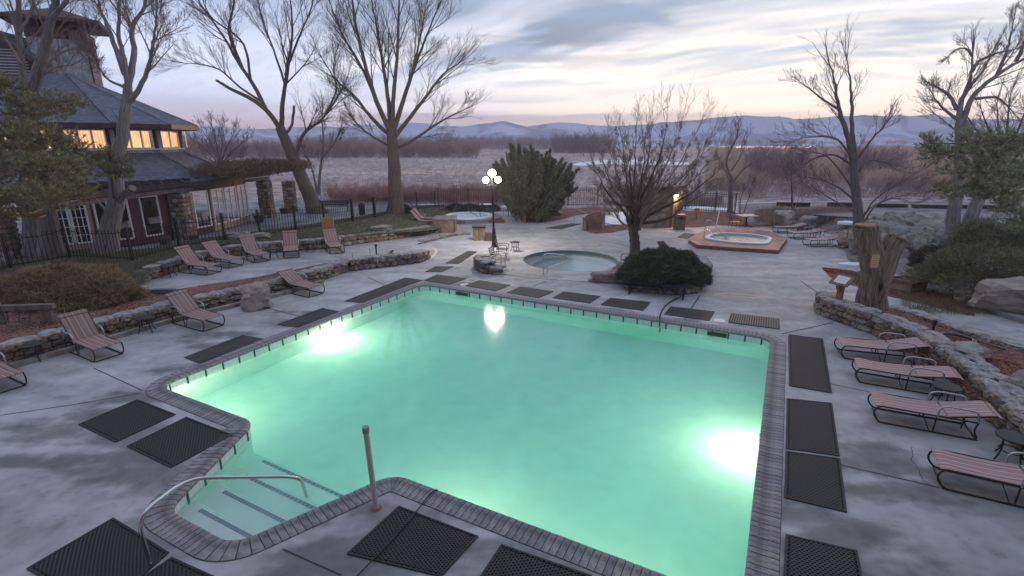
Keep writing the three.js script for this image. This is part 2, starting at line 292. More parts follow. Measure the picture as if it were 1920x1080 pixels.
function edgeAt(s) { s = pmod(s, outline.length_); let j = 0; while (j < outline.length - 1 && outline[j + 1].s <= s) j++; const p = outline[j], q = outline[(j + 1) % outline.length], e = j === outline.length - 1 ? outline.length_ : q.s, t = (s - p.s) / Math.max(1e-9, e - p.s); const na = mix(p.na, q.na, t), nb = mix(p.nb, q.nb, t), l = Math.hypot(na, nb); return { a: mix(p.a, q.a, t), b: mix(p.b, q.b, t), na: na / l, nb: nb / l }; }
const spaC = (() => { const p = ground(977, 489).add(ground(1164, 489)).multiplyScalar(.5); return V(p.x, 0, (ground(1070, 466).z + ground(1060, 514).z) / 2); })(), spaR = 2.28;
const circle = (c, r, n = 56, y = 0) => Array.from({ length: n }, (_, k) => V(c.x + r * Math.cos(k / n * 2 * Math.PI), y, c.z + r * Math.sin(k / n * 2 * Math.PI)));

// marsh meadow to the horizon
const tMarsh = tex(1024, 1024, (u, v, o) => { const f = fbmT(u, v, 5, 6, 301), g = fbmT(u, v, 60, 3, 311, 140), t = step(.35, .65, f), k = .55 + (g - .5) * 1.1; o[0] = S2(mix(.46, .33, t) * k * 1.9); o[1] = S2(mix(.375, .26, t) * k * 1.9); o[2] = S2(mix(.345, .25, t) * k * 1.9); });
const marsh = std(0xffffff, 1, { map: scaled(tMarsh, 1 / 70), bumpMap: scaled(tGrain, .3), bumpScale: .05 });
structure('ground', sheet([V(-1700, 0, 40), V(1700, 0, 40), V(1700, 0, -1700), V(-1700, 0, -1700)], -0.06, [[V(-13, 0, 1), V(13, 0, 1), V(13, 0, -30), V(-13, 0, -30)]]), marsh);

// concrete deck: its stains and tone are laid out once over the whole slab
const wet = [[147, 797], [217, 830], [238, 838], [320, 878], [420, 860], [330, 960], [700, 640], [300, 1010], [260, 760], [640, 1060], [905, 1040], [1300, 600], [560, 600], [430, 640], [380, 690], [1640, 880], [1530, 1000], [60, 820], [840, 530], [1180, 600]].map(([x, y]) => ground(x, y));
const DX = -30, DZ = -44, DS = 56;
const tDeck = tex(2048, 2048, (u, v, o) => {
  const x = DX + u * DS, z = DZ + v * DS, f = fbm3(x * .22, z * .22, 2.2, 4), g = fbm3(x * .9 + z * .25, z * 2.4, 7.1, 4), h = fbm3(x * 3.1, z * 3.1, 4.4, 3);
  const sp = fbm3(x * 9, z * 9, 3.3, 2) > .72 ? -.14 : 0;
  let k = 1 + (f - .5) * .62 + (g - .5) * .52 + (h - .5) * .46 + (fbm3(x * 7, z * 7, 1.3, 2) - .5) * .30 + sp;
  let w = 0; for (const p of wet) { const d = Math.hypot(x - p.x, z - p.z); if (d < 2.2) w = Math.max(w, step(1.25, .25, d + (g - .5) * 2.6 + (h - .5))); }
  k *= 1 - .46 * w;
  const frost = step(.52, .68, g * .6 + f * .4);
  k += frost * .12;
  o[0] = S2(.35 * k); o[1] = S2(.338 * k); o[2] = S2(.345 * k);
});
tDeck.repeat.set(1 / DS, 1 / DS); tDeck.offset.set(-DX / DS, -DZ / DS);
const concrete = std(0xffffff, .78, { map: tDeck, bumpMap: scaled(tGrain, .9), bumpScale: .004, roughnessMap: null });
{
  const poolHole = loopAt(0.385), spaHole = circle(spaC, spaR);
  structure('pool_deck', slab([V(-29, 0, 4), V(26, 0, 4), V(26, 0, -28), V(19, 0, -43.2), V(-29, 0, -43.2)], -.3, 0, [poolHole, spaHole]), concrete);
  const joints = [[[175, 690], [266, 732]], [[0, 779], [150, 757], [264, 737]], [[1466, 626], [1562, 605]], [[1558, 720], [1634, 736]], [[1577, 872], [1760, 914]], [[1276, 612], [1296, 579], [1312, 554]], [[1000, 536], [1026, 527]], [[893, 512], [950, 515], [1000, 522], [1105, 529]], [[1500, 526], [1536, 551]], [[497, 577], [561, 593]], [[530, 1030], [640, 1079]], [[870, 600], [866, 600]], [[1240, 640], [1240, 641]], [[655, 508], [700, 503], [745, 499]], [[690, 520], [745, 546]], [[736, 449], [745, 466]], [[1030, 474], [900, 498]]];
  const b = new MB();
  for (const [j, l] of joints.entries()) { if (j === 11 || j === 12) continue; const p = l.map(([x, y]) => ground(x, y)); for (let k = 0; k < p.length - 1; k++) { const d = V(0, 0, 0).subVectors(p[k + 1], p[k]).normalize(), s = V(-d.z, 0, d.x).multiplyScalar(p[k].length() > 16 ? .02 : .012), y = V(0, .004, 0); b.quad(p[k].clone().sub(s).add(y), p[k].clone().add(s).add(y), p[k + 1].clone().add(s).add(y), p[k + 1].clone().sub(s).add(y)); } }
  { const r = rng(88), c = [[1709, 838], [1712, 850], [1709, 862], [1722, 880], [1730, 900], [1742, 911]].map(([x, y]) => ground(x, y)), q = resample(c, .05); q.forEach((p) => { p.x += (r() - .5) * .03; p.z += (r() - .5) * .03; }); for (let k = 0; k < q.length - 1; k++) { const d = V(0, 0, 0).subVectors(q[k + 1], q[k]).normalize(), s = V(-d.z, 0, d.x).multiplyScalar(.003 + .003 * r()), y = V(0, .004, 0); b.quad(q[k].clone().sub(s).add(y), q[k].clone().add(s).add(y), q[k + 1].clone().add(s).add(y), q[k + 1].clone().sub(s).add(y)); } }
  const jn = mesh('slab_joint', b, std(rgb(.045, .042, .05), .95), scene); jn.userData = { kind: 'structure' };
  // pale drain strips set flush in the concrete
  const ds = (l, w) => { const p = curve(l.map(([x, y]) => ground(x, y)), 30), q = new MB(); for (let k = 0; k < p.length - 1; k++) { const d = V(0, 0, 0).subVectors(p[k + 1], p[k]).normalize(), s = V(-d.z, 0, d.x).multiplyScalar(w), y = V(0, .008, 0); q.quad(p[k].clone().sub(s).add(y), p[k].clone().add(s).add(y), p[k + 1].clone().add(s).add(y), p[k + 1].clone().sub(s).add(y)); } structure('drain_strip', q, std(rgb(.62, .50, .40), .6)); };
  ds([[905, 476], [977, 462], [1072, 454], [1135, 457], [1185, 467]], .05);
  ds([[1316, 552], [1380, 552], [1460, 561], [1531, 577]], .025); ds([[1318, 555], [1380, 556], [1460, 565], [1529, 580]], .02);
  ds([[800, 462], [812, 465], [818, 471], [812, 480], [804, 487]], .08);
}

// unseen house wall behind the view, placed to shade the near deck
{ const b = new MB(); b.box(0, 4.2, 1.35, 36, 9, .4); b.box(0, 8.9, .95, 37, .25, 1.6); structure('unseen_building_wall', b, M.tan); }
// ---- the pool
const poolWallTex = tex(256, 256, (u, v, o) => { const g = fbmT(u, v, 8, 4, 401), k = .80 + (g - .5) * .12; o[0] = S2(k); o[1] = S2(k); o[2] = S2(k * .98); });
const plaster = std(0xffffff, .9, { map: scaled(poolWallTex, .4) });
const whiteTile = std(rgb(.70, .72, .74), .25, { map: tex(128, 32, (u, v, o) => { const j = (u * 4 % 1) < .06 || v < .04 ? .72 : 1; o[0] = o[1] = o[2] = S2(.95 * j); }) });
const darkTile = std(rgb(.035, .06, .075), .25);
const brickMats = [[.30, .285, .30], [.34, .32, .335], [.265, .25, .27], [.36, .33, .325]].map((c) => std(rgb(...c), .8, { map: scaled(tMottle, 2), bumpMap: scaled(tGrain, 3), bumpScale: .003 }));
const WATER_Y = -0.19, FLOOR_Y = -1.5;
const pool = structGroup('swimming_pool');
{
  const strip = (o0, y0, o1, y1, closed = true) => { const b = new MB(); let L = 0; for (let j = 0; j < outline.length; j++) { const p = outline[j], q = outline[(j + 1) % outline.length], l = Math.hypot(p.a - q.a, p.b - q.b); const n0 = W(-p.na, -p.nb), n1 = W(-q.na, -q.nb), i = b.k; b.v(edge(p, o0, y0), n0, L, 0); b.v(edge(q, o0, y0), n1, L + l, 0); b.v(edge(q, o1, y1), n1, L + l, 1); b.v(edge(p, o1, y1), n0, L, 1); b.i.push(i, i + 1, i + 2, i, i + 2, i + 3); L += l; } return b; };
  mesh('wall', strip(0, FLOOR_Y, 0, -.03), plaster, pool);
  mesh('floor', sheet(loopAt(0), FLOOR_Y), plaster, pool);
  mesh('mortar_bed', (() => { const b = new MB(); const up = V(0, 1, 0); for (let j = 0; j < outline.length; j++) { const p = outline[j], q = outline[(j + 1) % outline.length]; b.quad(edge(p, 0, -.006), edge(q, 0, -.006), edge(q, .39, -.006), edge(p, .39, -.006), 1, 1); } return b; })(), std(rgb(.10, .095, .10), .95), pool);
  const tileUV = strip(-.006, -.30, -.006, -.055); for (let k = 0; k < tileUV.u.length; k += 2) tileUV.u[k] /= .6; mesh('waterline_tiles', tileUV, whiteTile, pool);
  // dark accent tiles
  const L = outline.length_, tg = new THREE.BoxGeometry(.045, .26, .012);
  for (let s = .2; s < L; s += .46) { const e = edgeAt(s), m = mesh('tile', tg, darkTile, pool); m.position.copy(edge(e, -.009, -.185)); const n = W(e.na, e.nb); m.rotation.y = Math.atan2(n.x, n.z); }
  // coping bricks
  const PR = [[-.02, -.05], [-.024, -.022], [-.016, .002], [.008, .014], [.375, .014], [.38, -.05]];
  const brick = (s0, s1, b, lift) => {
    const e = [edgeAt(s0), edgeAt(s1)], P = e.map((q) => PR.map(([o, y]) => edge(q, o, y + (y > 0 ? lift : 0)))), n = PR.length;
    for (let k = 0; k < n; k++) { const l = (k + 1) % n; b.quad(P[0][k], P[1][k], P[1][l], P[0][l], .1, k === 3 ? .37 : .04); }
    for (const k of [0, 1]) for (let l = 1; l < n - 1; l++) b.tri(P[k][0], k ? P[k][l] : P[k][l + 1], k ? P[k][l + 1] : P[k][l]);
  };
  const rnd = rng(5), N = Math.round(L / .112), far = new MB(); let nfar = 0;
  for (let k = 0; k < N; k++) {
    const s0 = L * k / N + .0055, s1 = L * (k + 1) / N - .0055, e = edgeAt((s0 + s1) / 2), lift = (rnd() - .5) * .006, tone = brickMats[Math.floor(rnd() * 4)];
    const isFar = e.b > 15.4 || (e.a < -12.0 && e.b > 7.2);
    if (isFar) { brick(s0, s1, far, lift); nfar++; continue; }
    const b = new MB(); brick(s0, s1, b, lift); mesh('brick', b, tone, pool);
  }
  const fm = mesh('far_coping', far, brickMats[1], pool); fm.userData = { kind: 'stuff' };
  // steps in the alcove
  const side = (b, off) => { const t = (b - 3.42) / (5.75 - 3.42); return [mix(-7.86, -8.97, t) - off, mix(-6.28, -5.33, t) + off]; };
  [[3.98, -.42], [4.56, -.70], [5.14, -.97], [5.72, -1.23]].forEach(([b1, y], k) => {
    const [l0, r0] = side(3.3, .05), [l1, r1] = side(b1, .05), y0 = FLOOR_Y + k * .001;
    const st = mesh('step', slab([W(l0, 3.3), W(r0, 3.3), W(r1, b1), W(l1, b1)], y0, y, [], .02), plaster, pool);
    const [l2, r2] = side(b1 - .12, -.24), c = new MB(), n = 26;
    for (let j = 0; j < n; j++) { const a0 = mix(l2, r2, (j + .06) / n), a1 = mix(l2, r2, (j + .94) / n); c.quad(W(a0, b1 - .15, y + .004), W(a1, b1 - .15, y + .004), W(a1, b1 - .075, y + .004), W(a0, b1 - .075, y + .004)); }
    const nz = mesh('nosing_tiles', c, std(rgb(.10, .20, .25), .3), st); nz.userData = { kind: 'stuff' };
  });
  // skimmer mouth in the far wall
  for (const a of [rough(ground(862, 546))[0], rough(ground(1345, 619))[0]]) { const b = new MB(); const c = W(a, 15.79, -.16); b.box(0, 0, 0, .55, .16, .05); const g = b.build(); g.applyMatrix4(new THREE.Matrix4().makeRotationY(Math.atan2(-PA.z, PA.x))); g.translate(c.x, c.y, c.z); mesh('skimmer', g, std(rgb(.05, .06, .05), .8), pool); }
}
// the water body; its sides and bottom lie inside the shell
const waterMat = new THREE.MeshPhysicalMaterial({ color: 0xffffff, roughness: .085, transmission: .94, thickness: 1.3, ior: 1.33, attenuationColor: rgb(.31, .96, .79), attenuationDistance: 4.6 });
{
  const g = slab(loopAt(.06), FLOOR_Y - .06, WATER_Y); const m = structure('pool_water', g, waterMat); m.castShadow = false;
}
// underwater lamps in the side walls, also used for the added fill ones
function poolLamp(pos, dir, label, power) {
  const t = thing('pool_lamp', label, 'pool lamp', pos, Math.atan2(dir.x, dir.z));
  mesh('rim', new THREE.TorusGeometry(.115, .018, 8, 28), M.steel, t);
  const g = new THREE.CylinderGeometry(.105, .105, .03, 28); g.rotateX(Math.PI / 2);
  mesh('lens', g, new THREE.MeshStandardMaterial({ color: 0x222222, emissive: rgb(1, .93, .80), emissiveIntensity: 14, roughness: .4 }), t);
  const l = new THREE.PointLight(rgb(1, .84, .56), power, 0, 2); l.position.copy(pos).addScaledVector(dir, .17); l.castShadow = true; l.shadow.radius = 4; scene.add(l);
}
{
  const bl = rough(ground(615, 602))[1], br = rough(ground(1436, 786))[1];
  poolLamp(W(-12.38, bl, -.66), PA, 'round lit lamp under water in the left pool wall', 10);
  poolLamp(W(.18, br, -.72), PA.clone().negate(), 'round lit lamp under water in the right pool wall beside the long mat', 8);
}

poolLamp(W(-1.4, 5.77, -.42), PB, 'added round fill lamp under water in the near pool wall, right of the white post', 1.6);  // near-wall lamps are added fill, hidden from view, to even out the glow
poolLamp(W(-4.4, 5.77, -.42), PB, 'added round fill lamp under water in the near pool wall by the white post', 4);
poolLamp(W(-11.2, 5.77, -.42), PB, 'added round fill lamp under water in the near pool wall left of the steps', 4.2);

// ---- round spa sunk in the deck
{
  const s = structGroup('round_spa', spaC); const cyl = (r0, y0, r1, y1) => { const g = new THREE.LatheGeometry([new THREE.Vector2(r0, y0), new THREE.Vector2(r1, y1)], 56); return g; };
  const tealPlaster = std(rgb(.76, .79, .80), .85, { map: scaled(poolWallTex, .4) }), rimTile = std(rgb(.14, .17, .17), .4);
  mesh('wall', cyl(spaR, -.62, spaR, -.002), tealPlaster, s); mesh('tile_band', cyl(spaR - .006, -.3, spaR - .006, -.03), rimTile, s);
  mesh('bench', new THREE.LatheGeometry([[spaR, -.62], [spaR - .5, -.62], [spaR - .5, -1.1], [0, -1.1]].map((p) => new THREE.Vector2(...p)), 56), tealPlaster, s);
  const wg = new THREE.LatheGeometry([[0, -1.16], [spaR + .04, -1.16], [spaR + .04, -.14], [0, -.14]].map((p) => new THREE.Vector2(...p)), 56);
  // flat shaded so that the surface stays level up to its rim
  const wf = wg.toNonIndexed(); wf.computeVertexNormals();
  const wm = structure('spa_water', wf, new THREE.MeshPhysicalMaterial({ color: 0xffffff, roughness: .16, transmission: 1, thickness: .9, ior: 1.33, attenuationColor: rgb(.66, .92, .97), attenuationDistance: 5 })); wm.position.copy(spaC);
}

// ---------------------------------------------------------------- rubber mats
const rubber = std(rgb(.046, .047, .055), .75, { map: scaled(tMottle, 2.5), bumpMap: scaled(tGrain, 4), bumpScale: .002 }), rubberDry = std(rgb(.060, .054, .054), .8, { map: scaled(tMottle, .35) }), matUnder = std(rgb(.010, .010, .012), .5);
function mat(px, label, fine, ribs) {
  const c = px.map(([x, y]) => ground(x, y)), cen = c.reduce((a, p) => a.add(p), V(0, 0, 0)).multiplyScalar(.25), t = thing('rubber_mat', label, 'mat', cen); c.forEach((p) => p.sub(cen));
  const at = (u, v, y) => { const a = c[0].clone().lerp(c[1], u), b = c[3].clone().lerp(c[2], u); a.lerp(b, v); a.y = y; return a; };
  const Lu = c[0].distanceTo(c[1]), Lv = c[1].distanceTo(c[2]), T = .02;
  if (!fine) {
    const b = new MB(), e = .004; const q = [[0, 0], [1, 0], [1, 1], [0, 1]];
    b.quad(at(0, 0, T), at(0, 1, T), at(1, 1, T), at(1, 0, T), Lu, Lv);
    for (let k = 0; k < 4; k++) { const [u, v] = q[k], [u2, v2] = q[(k + 1) % 4]; b.quad(at(u, v, e), at(u2, v2, e), at(u2, v2, T), at(u, v, T), 1, .02); }
    mesh('sheet', b, rubberDry, t);
    const r = new MB(), n = Math.max(4, Math.round(Math.max(Lu, Lv) / (ribs ? .07 : .16))); for (let k = 0; k < n; k++) { const u0 = .02 + .96 * (k + .28) / n, u1 = .02 + .96 * (k + .72) / n, y = T + .006; Lu >= Lv ? r.quad(at(u0, .03, y), at(u0, .97, y), at(u1, .97, y), at(u1, .03, y)) : r.quad(at(.03, u0, y), at(.03, u1, y), at(.97, u1, y), at(.97, u0, y)); }
    if (ribs) { const m = mesh('ribs', r, std(rgb(.14, .14, .16), .7), t); m.userData = { kind: 'stuff' }; }
    return t;
  }
  { const b = new MB(); b.quad(at(0, 0, .004), at(0, 1, .004), at(1, 1, .004), at(1, 0, .004)); mesh('underside', b, matUnder, t); }
  const nu = Math.round(Lu / .062), nv = Math.round(Lv / .043), b = new MB(), eu = .03 / Lu, ev = .03 / Lv;
  const cell = (u0, v0, u1, v1) => {
    const du = (u1 - u0) * .22, dv = (v1 - v0) * .25, o = [at(u0, v0, T), at(u0, v1, T), at(u1, v1, T), at(u1, v0, T)], i = [at(u0 + du, v0 + dv, T), at(u0 + du, v1 - dv, T), at(u1 - du, v1 - dv, T), at(u1 - du, v0 + dv, T)], lo = i.map((p) => V(p.x, .006, p.z));
    for (let k = 0; k < 4; k++) { const l = (k + 1) % 4; b.quad(o[k], o[l], i[l], i[k], .06, .02); b.quad(i[k], i[l], lo[l], lo[k], .03, .02); }
  };
  for (let j = 0; j < nv; j++) { const v0 = ev + (1 - 2 * ev) * j / nv, v1 = ev + (1 - 2 * ev) * (j + 1) / nv, sh = j % 2 ? .5 : 0; for (let k = 0; k < nu - (sh ? 1 : 0); k++) cell(eu + (1 - 2 * eu) * (k + sh) / nu, v0, eu + (1 - 2 * eu) * (k + 1 + sh) / nu, v1); }
  const bz = new MB(), H = T + .004, ring = (u, v) => [u, v], outer = [[0, 0], [0, 1], [1, 1], [1, 0]], inner = [[eu, ev], [eu, 1 - ev], [1 - eu, 1 - ev], [1 - eu, ev]];
  for (let k = 0; k < 4; k++) { const l = (k + 1) % 4; bz.quad(at(...outer[k], H), at(...outer[l], H), at(...inner[l], H), at(...inner[k], H)); bz.quad(at(...outer[l], H), at(...outer[k], H), at(...outer[k], .003), at(...outer[l], .003)); bz.quad(at(...inner[k], H), at(...inner[l], H), at(...inner[l], T), at(...inner[k], T)); }
  mesh('lattice', b, rubber, t); mesh('border', bz, rubber, t); return t;
}
mat([[345, 671], [455, 629], [494, 636], [377, 683]], 'long dark mat on the left pool edge nearest the pool corner');
mat([[520, 609], [605, 578], [637, 585], [560, 615]], 'long mat on the left pool edge beside the left underwater lamp');
mat([[646, 565], [760, 521], [792, 526], [680, 569]], 'long mat on the left pool edge below the low stone wall end');
mat([[835, 494], [877, 471], [895, 472], [860, 495]], 'long black mat lying beside the curved stone bench wall');
mat([[797, 510], [817, 500], [851, 500], [829, 510]], 'smallest square black mat between the wall end and the pool corner');
mat([[795, 526], [820, 515], [875, 523], [842, 534]], 'black mat at the far left corner of the pool');
mat([[872, 536], [899, 526], [957, 535], [930, 546]], 'dark mat on the far pool edge, first right of the pool corner');
mat([[950, 549], [977, 538], [1038, 547], [1010, 559]], 'dark mat on the far pool edge, second from the left pool corner');
mat([[1036, 559], [1057, 547], [1126, 556], [1106, 569]], 'dark mat on the far pool edge below the red rock block');
mat([[1126, 572], [1144, 559], [1220, 567], [1206, 583]], 'dark mat on the far pool edge in front of the long bench');
mat([[1245, 590], [1257, 575], [1340, 585], [1330, 602]], 'dark mat on the far pool edge where the hose runs past');
mat([[1365, 605], [1371, 588], [1461, 598], [1462, 618]], 'ribbed grey striped mat at the far right corner of the pool', false, true);
mat([[1478, 628], [1543, 636], [1560, 738], [1479, 724]], 'honeycomb rubber mat on the right pool side, farthest of the row', true);
mat([[1475, 748], [1560, 757], [1574, 856], [1473, 842]], 'honeycomb rubber mat on the right pool side beside the middle loungers', true);
mat([[1473, 847], [1575, 861], [1588, 962], [1470, 934]], 'honeycomb rubber mat on the right pool side beside the nearest lounger', true);
mat([[1473, 1003], [1607, 1034], [1636, 1180], [1466, 1130]], 'honeycomb rubber mat in the bottom right corner by the pool', true);
mat([[650, 1040], [748, 950], [897, 1007], [827, 1083]], 'honeycomb rubber mat beside the white post, crossed by the thin cable', true);
mat([[895, 1090], [940, 1022], [1110, 1081], [1075, 1170]], 'honeycomb rubber mat on the near pool edge at the bottom of the view', true);
mat([[147, 797], [258, 750], [330, 778], [217, 830]], 'wet dark mat on the deck left of the pool, the farther of two', true);
mat([[238, 838], [350, 783], [437, 817], [320, 878]], 'wet dark mat on the deck left of the steps, the nearer of two', true);
mat([[50, 1068], [213, 972], [317, 1037], [190, 1150]], 'honeycomb rubber mat left of the foot of the curved handrail', true);
mat([[200, 1130], [322, 1046], [420, 1090], [300, 1190]], 'honeycomb rubber mat in front of the foot of the curved handrail', true);
mat([[1022, 428], [1072, 419], [1091, 420], [1052, 430]], 'far dark mat on the concrete in front of the curved tan cabinet');
mat([[1270, 445], [1284, 437], [1303, 439], [1289, 448]], 'small brown mat at the foot of the red spa platform');
// ---------------------------------------------------------------- stone work
function rockGeo(seed, detail, amp, flat = true) {
  let g = detail < 0 ? new THREE.DodecahedronGeometry(1, 0) : new THREE.IcosahedronGeometry(1, detail); const P = g.attributes.position, r = rng(seed), ox = r() * 50;
  for (let j = 0; j < P.count; j++) {
    const x = P.getX(j), y = P.getY(j), z = P.getZ(j), k = 1 + (fbm3(x * 1.3 + ox, y * 1.3, z * 1.3 + ox, 3) - .5) * amp * 2, q = detail < 0 ? 1 : Math.min(1, .80 / Math.max(Math.abs(x), Math.abs(y), Math.abs(z)) * .98);
    P.setXYZ(j, x * k * q, y * k * q, z * k * q);
  }
  g.computeVertexNormals(); g.computeBoundingBox(); const b = g.boundingBox, c = b.getCenter(V(0, 0, 0)), s = b.getSize(V(0, 0, 0));
  g.translate(-c.x, -c.y, -c.z); g.scale(1 / s.x, 1 / s.y, 1 / s.z);
  const U = g.attributes.uv, N = g.attributes.normal; for (let j = 0; j < P.count; j++) { const ay = Math.abs(N.getY(j)); ay > .6 ? U.setXY(j, P.getX(j) + ox, P.getZ(j)) : U.setXY(j, P.getX(j) + P.getZ(j) + ox, P.getY(j)); }
  return g;
}
const wallStones = Array.from({ length: 7 }, (_, k) => rockGeo(900 + k, 1, .34)), capStones = Array.from({ length: 5 }, (_, k) => rockGeo(950 + k, 1, .22)), bigRocks = Array.from({ length: 6 }, (_, k) => rockGeo(980 + k, 4, .5));
function stoneWall(name, label, category, pts, hs, thick, o = {}) {
  const P = pts, total = []; let L = 0; P.forEach((p, j) => { if (j) L += p.distanceTo(P[j - 1]); total.push(L); });
  const at = (s) => { let j = 1; while (j < P.length - 1 && total[j] < s) j++; const t = clamp01((s - total[j - 1]) / (total[j] - total[j - 1])), d = V(0, 0, 0).subVectors(P[j], P[j - 1]).setY(0).normalize(); const c = P[j - 1].clone().lerp(P[j], t); let n = V(-d.z, 0, d.x); return { p: c, d, n, h: mix(hs[j - 1], hs[j], t) }; };
  const mid = at(L / 2); const sgn = (o.flip ? -1 : 1) * (mid.n.dot(V(0, 0, 0).sub(mid.p)) > 0 ? 1 : -1);
  const origin = P[0].clone(), t = thing(name, label, category, origin), r = rng(o.seed ?? 3), loc = (v) => v.clone().sub(origin);
  const b = new MB(), n = Math.max(4, Math.round(L / .5)); const F = [], Bk = [];
  for (let k = 0; k <= n; k++) { const e = at(L * k / n), nn = e.n.clone().multiplyScalar(sgn); F.push([loc(e.p.clone().addScaledVector(nn, -.06)), e.h]); Bk.push([loc(e.p.clone().addScaledVector(nn, -thick)), e.h]); }
  const up = (q, h) => V(q.x, q.y + h, q.z);
  for (let k = 0; k < n; k++) { const [a, ha] = F[k], [c, hc] = F[k + 1], [d, hd] = Bk[k], [f, hf] = Bk[k + 1]; b.quad(up(a, -.1), up(c, -.1), up(c, hc - .04), up(a, ha - .04), a.distanceTo(c), ha); b.quad(up(a, ha - .04), up(c, hc - .04), up(f, hf - .04), up(d, hd - .04), a.distanceTo(c), thick); b.quad(up(f, -.1), up(d, -.1), up(d, hd - .04), up(f, hf - .04), a.distanceTo(c), ha); }
  for (const k of [0, n]) { const [a, ha] = F[k], [d, hd] = Bk[k]; b.quad(up(a, -.1), up(d, -.1), up(d, hd - .04), up(a, ha - .04), thick, ha); }
  mesh('core', b, M.mortar, t);
  let made = 0; const rest = new MB(); const sw = o.w ?? .36, sh = o.hgt ?? .19, max = o.max ?? 260;
  const put = (g, m, pos, d, w, h, dep, tilt) => { const yaw = Math.atan2(-d.z, d.x); if (made < max) { const q = mesh('stone', g, m, t); q.position.copy(loc(pos)); q.rotation.set((r() - .5) * .1, yaw + (r() - .5) * .12, tilt ?? (r() - .5) * .25); q.scale.set(w, h, dep); made++; } else rest.geo(g, new THREE.Matrix4().compose(loc(pos), new THREE.Quaternion().setFromEuler(new THREE.Euler(0, yaw, (r() - .5) * .2)), V(w, h, dep))); };
  const rows = Math.max(1, Math.round(Math.max(...hs) / sh));
  for (let q = 0; q < rows; q++) { let s = r() * .1; while (s < L) { const w = sw * (.55 + r() * .9); const e = at(Math.min(L, s + w / 2)), rh = e.h / rows; if (rh > .05) put(wallStones[Math.floor(r() * 7)], stones[Math.floor(r() * 6)], e.p.clone().addScaledVector(e.n, -.04 * sgn).add(V(0, (q + .5) * rh + (r() - .5) * .02, 0)), e.d, w * 1.06, rh * (1.08 + r() * .2), .20 + r() * .08); s += w; } }
  if (!o.nocap) { let s = -.05; const cw = o.cap ?? .55; while (s < L) { const w = cw * (.6 + r() * .8); const e = at(Math.min(L, s + w / 2)); const two = thick > .5 ? 2 : 1; for (let c = 0; c < two; c++) put(capStones[Math.floor(r() * 5)], flatStones[Math.floor(r() * 3)], e.p.clone().addScaledVector(e.n, -sgn * thick * (c + .5) / two).add(V(0, e.h - .01 + (r() - .5) * .02, 0)), e.d, w * 1.04, .12, thick / two * (1.06 + r() * .16), (r() - .5) * .06); s += w; } }
  if (rest.k) { const m = mesh('stones', rest, stones[1], t); m.userData = { kind: 'stuff' }; }
  return t;
}
function boulder(label, pos, sx, sy, sz, k, m, turn = 0, name = 'boulder') { const t = mesh(numbered(name), bigRocks[k % 6], boulderMats[m % 5], scene); t.position.copy(pos); t.position.y += sy * .36; t.scale.set(sx, sy, sz); t.rotation.y = turn; t.userData = { label, category: 'boulder' }; return t; }
function rows(list, mat, name, o = {}) {                             // ground surface through rows of points
  const b = new MB(), n = list[0].length, add = o.sub ?? 1;
  const R = []; for (let r = 0; r < list.length; r++) { const c = curve(list[r], (n - 1) * 6); R.push(c); }
  const fine = []; for (let r = 0; r < R.length - 1; r++) for (let q = 0; q < add; q++) fine.push(R[r].map((p, j) => p.clone().lerp(R[r + 1][j], q / add))); fine.push(R[R.length - 1]);
  if (o.bump) for (const [ri, row] of fine.entries()) for (const p of row) if (ri > 0 && ri < fine.length - 1) p.y += (fbm3(p.x * .9, 3.3, p.z * .9, 3) - .5) * o.bump;
  const w = fine[0].length, nrm = (r, j) => { const a = fine[r][Math.min(w - 1, j + 1)], c = fine[r][Math.max(0, j - 1)], d = fine[Math.min(fine.length - 1, r + 1)][j], e = fine[Math.max(0, r - 1)][j]; const q = V(0, 0, 0).subVectors(a, c).cross(V(0, 0, 0).subVectors(d, e)).normalize(); return q.y < 0 ? q.negate() : q; };
  for (let r = 0; r < fine.length; r++) for (let j = 0; j < w; j++) b.v(fine[r][j], nrm(r, j), fine[r][j].x, fine[r][j].z);
  for (let r = 0; r < fine.length - 1; r++) for (let j = 0; j < w - 1; j++) { const q = r * w + j; b.i.push(q, q + 1, q + w + 1, q, q + w + 1, q + w); }
  const m = structure(name, b, mat); m.userData.rows_ = undefined; return { m, fine };
}
const g3 = (l) => l.map(([x, y, h]) => ground(x, y, h));

// ---- left: upper terrace, planting bed, lawn
const terraceEdge = [[285, 547, .36], [333, 550, .36], [375, 535, .36], [450, 524, .35], [520, 511, .34], [590, 500, .33], [650, 487, .31], [720, 473, .22], [775, 458, .10], [835, 446, .012]];
rows([g3(terraceEdge).map((p) => V(p.x, -.03, p.z)), g3([[285, 547, .36], [333, 550, .36], [375, 535, .36], [450, 524, .35], [520, 511, .34], [590, 500, .33], [650, 487, .31], [720, 473, .22], [775, 458, .10], [835, 446, .012]]),
  g3([[242, 538, .36], [296, 520, .36], [345, 505, .36], [390, 490, .36], [440, 480, .35], [500, 474, .34], [560, 469, .33], [625, 463, .30], [705, 452, .2], [815, 436, .012]])], concrete, 'upper_terrace');
M.needleBed = std(rgb(.95, 1.25, 1.35), .95, { map: scaled(tMulch, .4), bumpMap: scaled(tMulch, .4), bumpScale: .03 });
rows([g3([[-140, 680, .40], [0, 650, .40], [87, 622, .40], [135, 611, .40], [212, 592, .40], [335, 563, .40], [462, 538, .40], [535, 526, .40], [605, 507, .38], [648, 489, .33]]),
  g3([[-140, 580, .62], [0, 572, .6], [80, 578, .56], [142, 574, .54], [212, 558, .5], [285, 548, .39], [375, 536, .38], [450, 525, .37], [520, 512, .36], [640, 487, .33]])], M.needleBed, 'planting_bed', { sub: 5, bump: .10 });
const lawnDir = V(-.35, 0, -.937), beyond = (l, d, hs) => l.map((p, j) => V(p.x + lawnDir.x * d, hs[j], p.z + lawnDir.z * d));
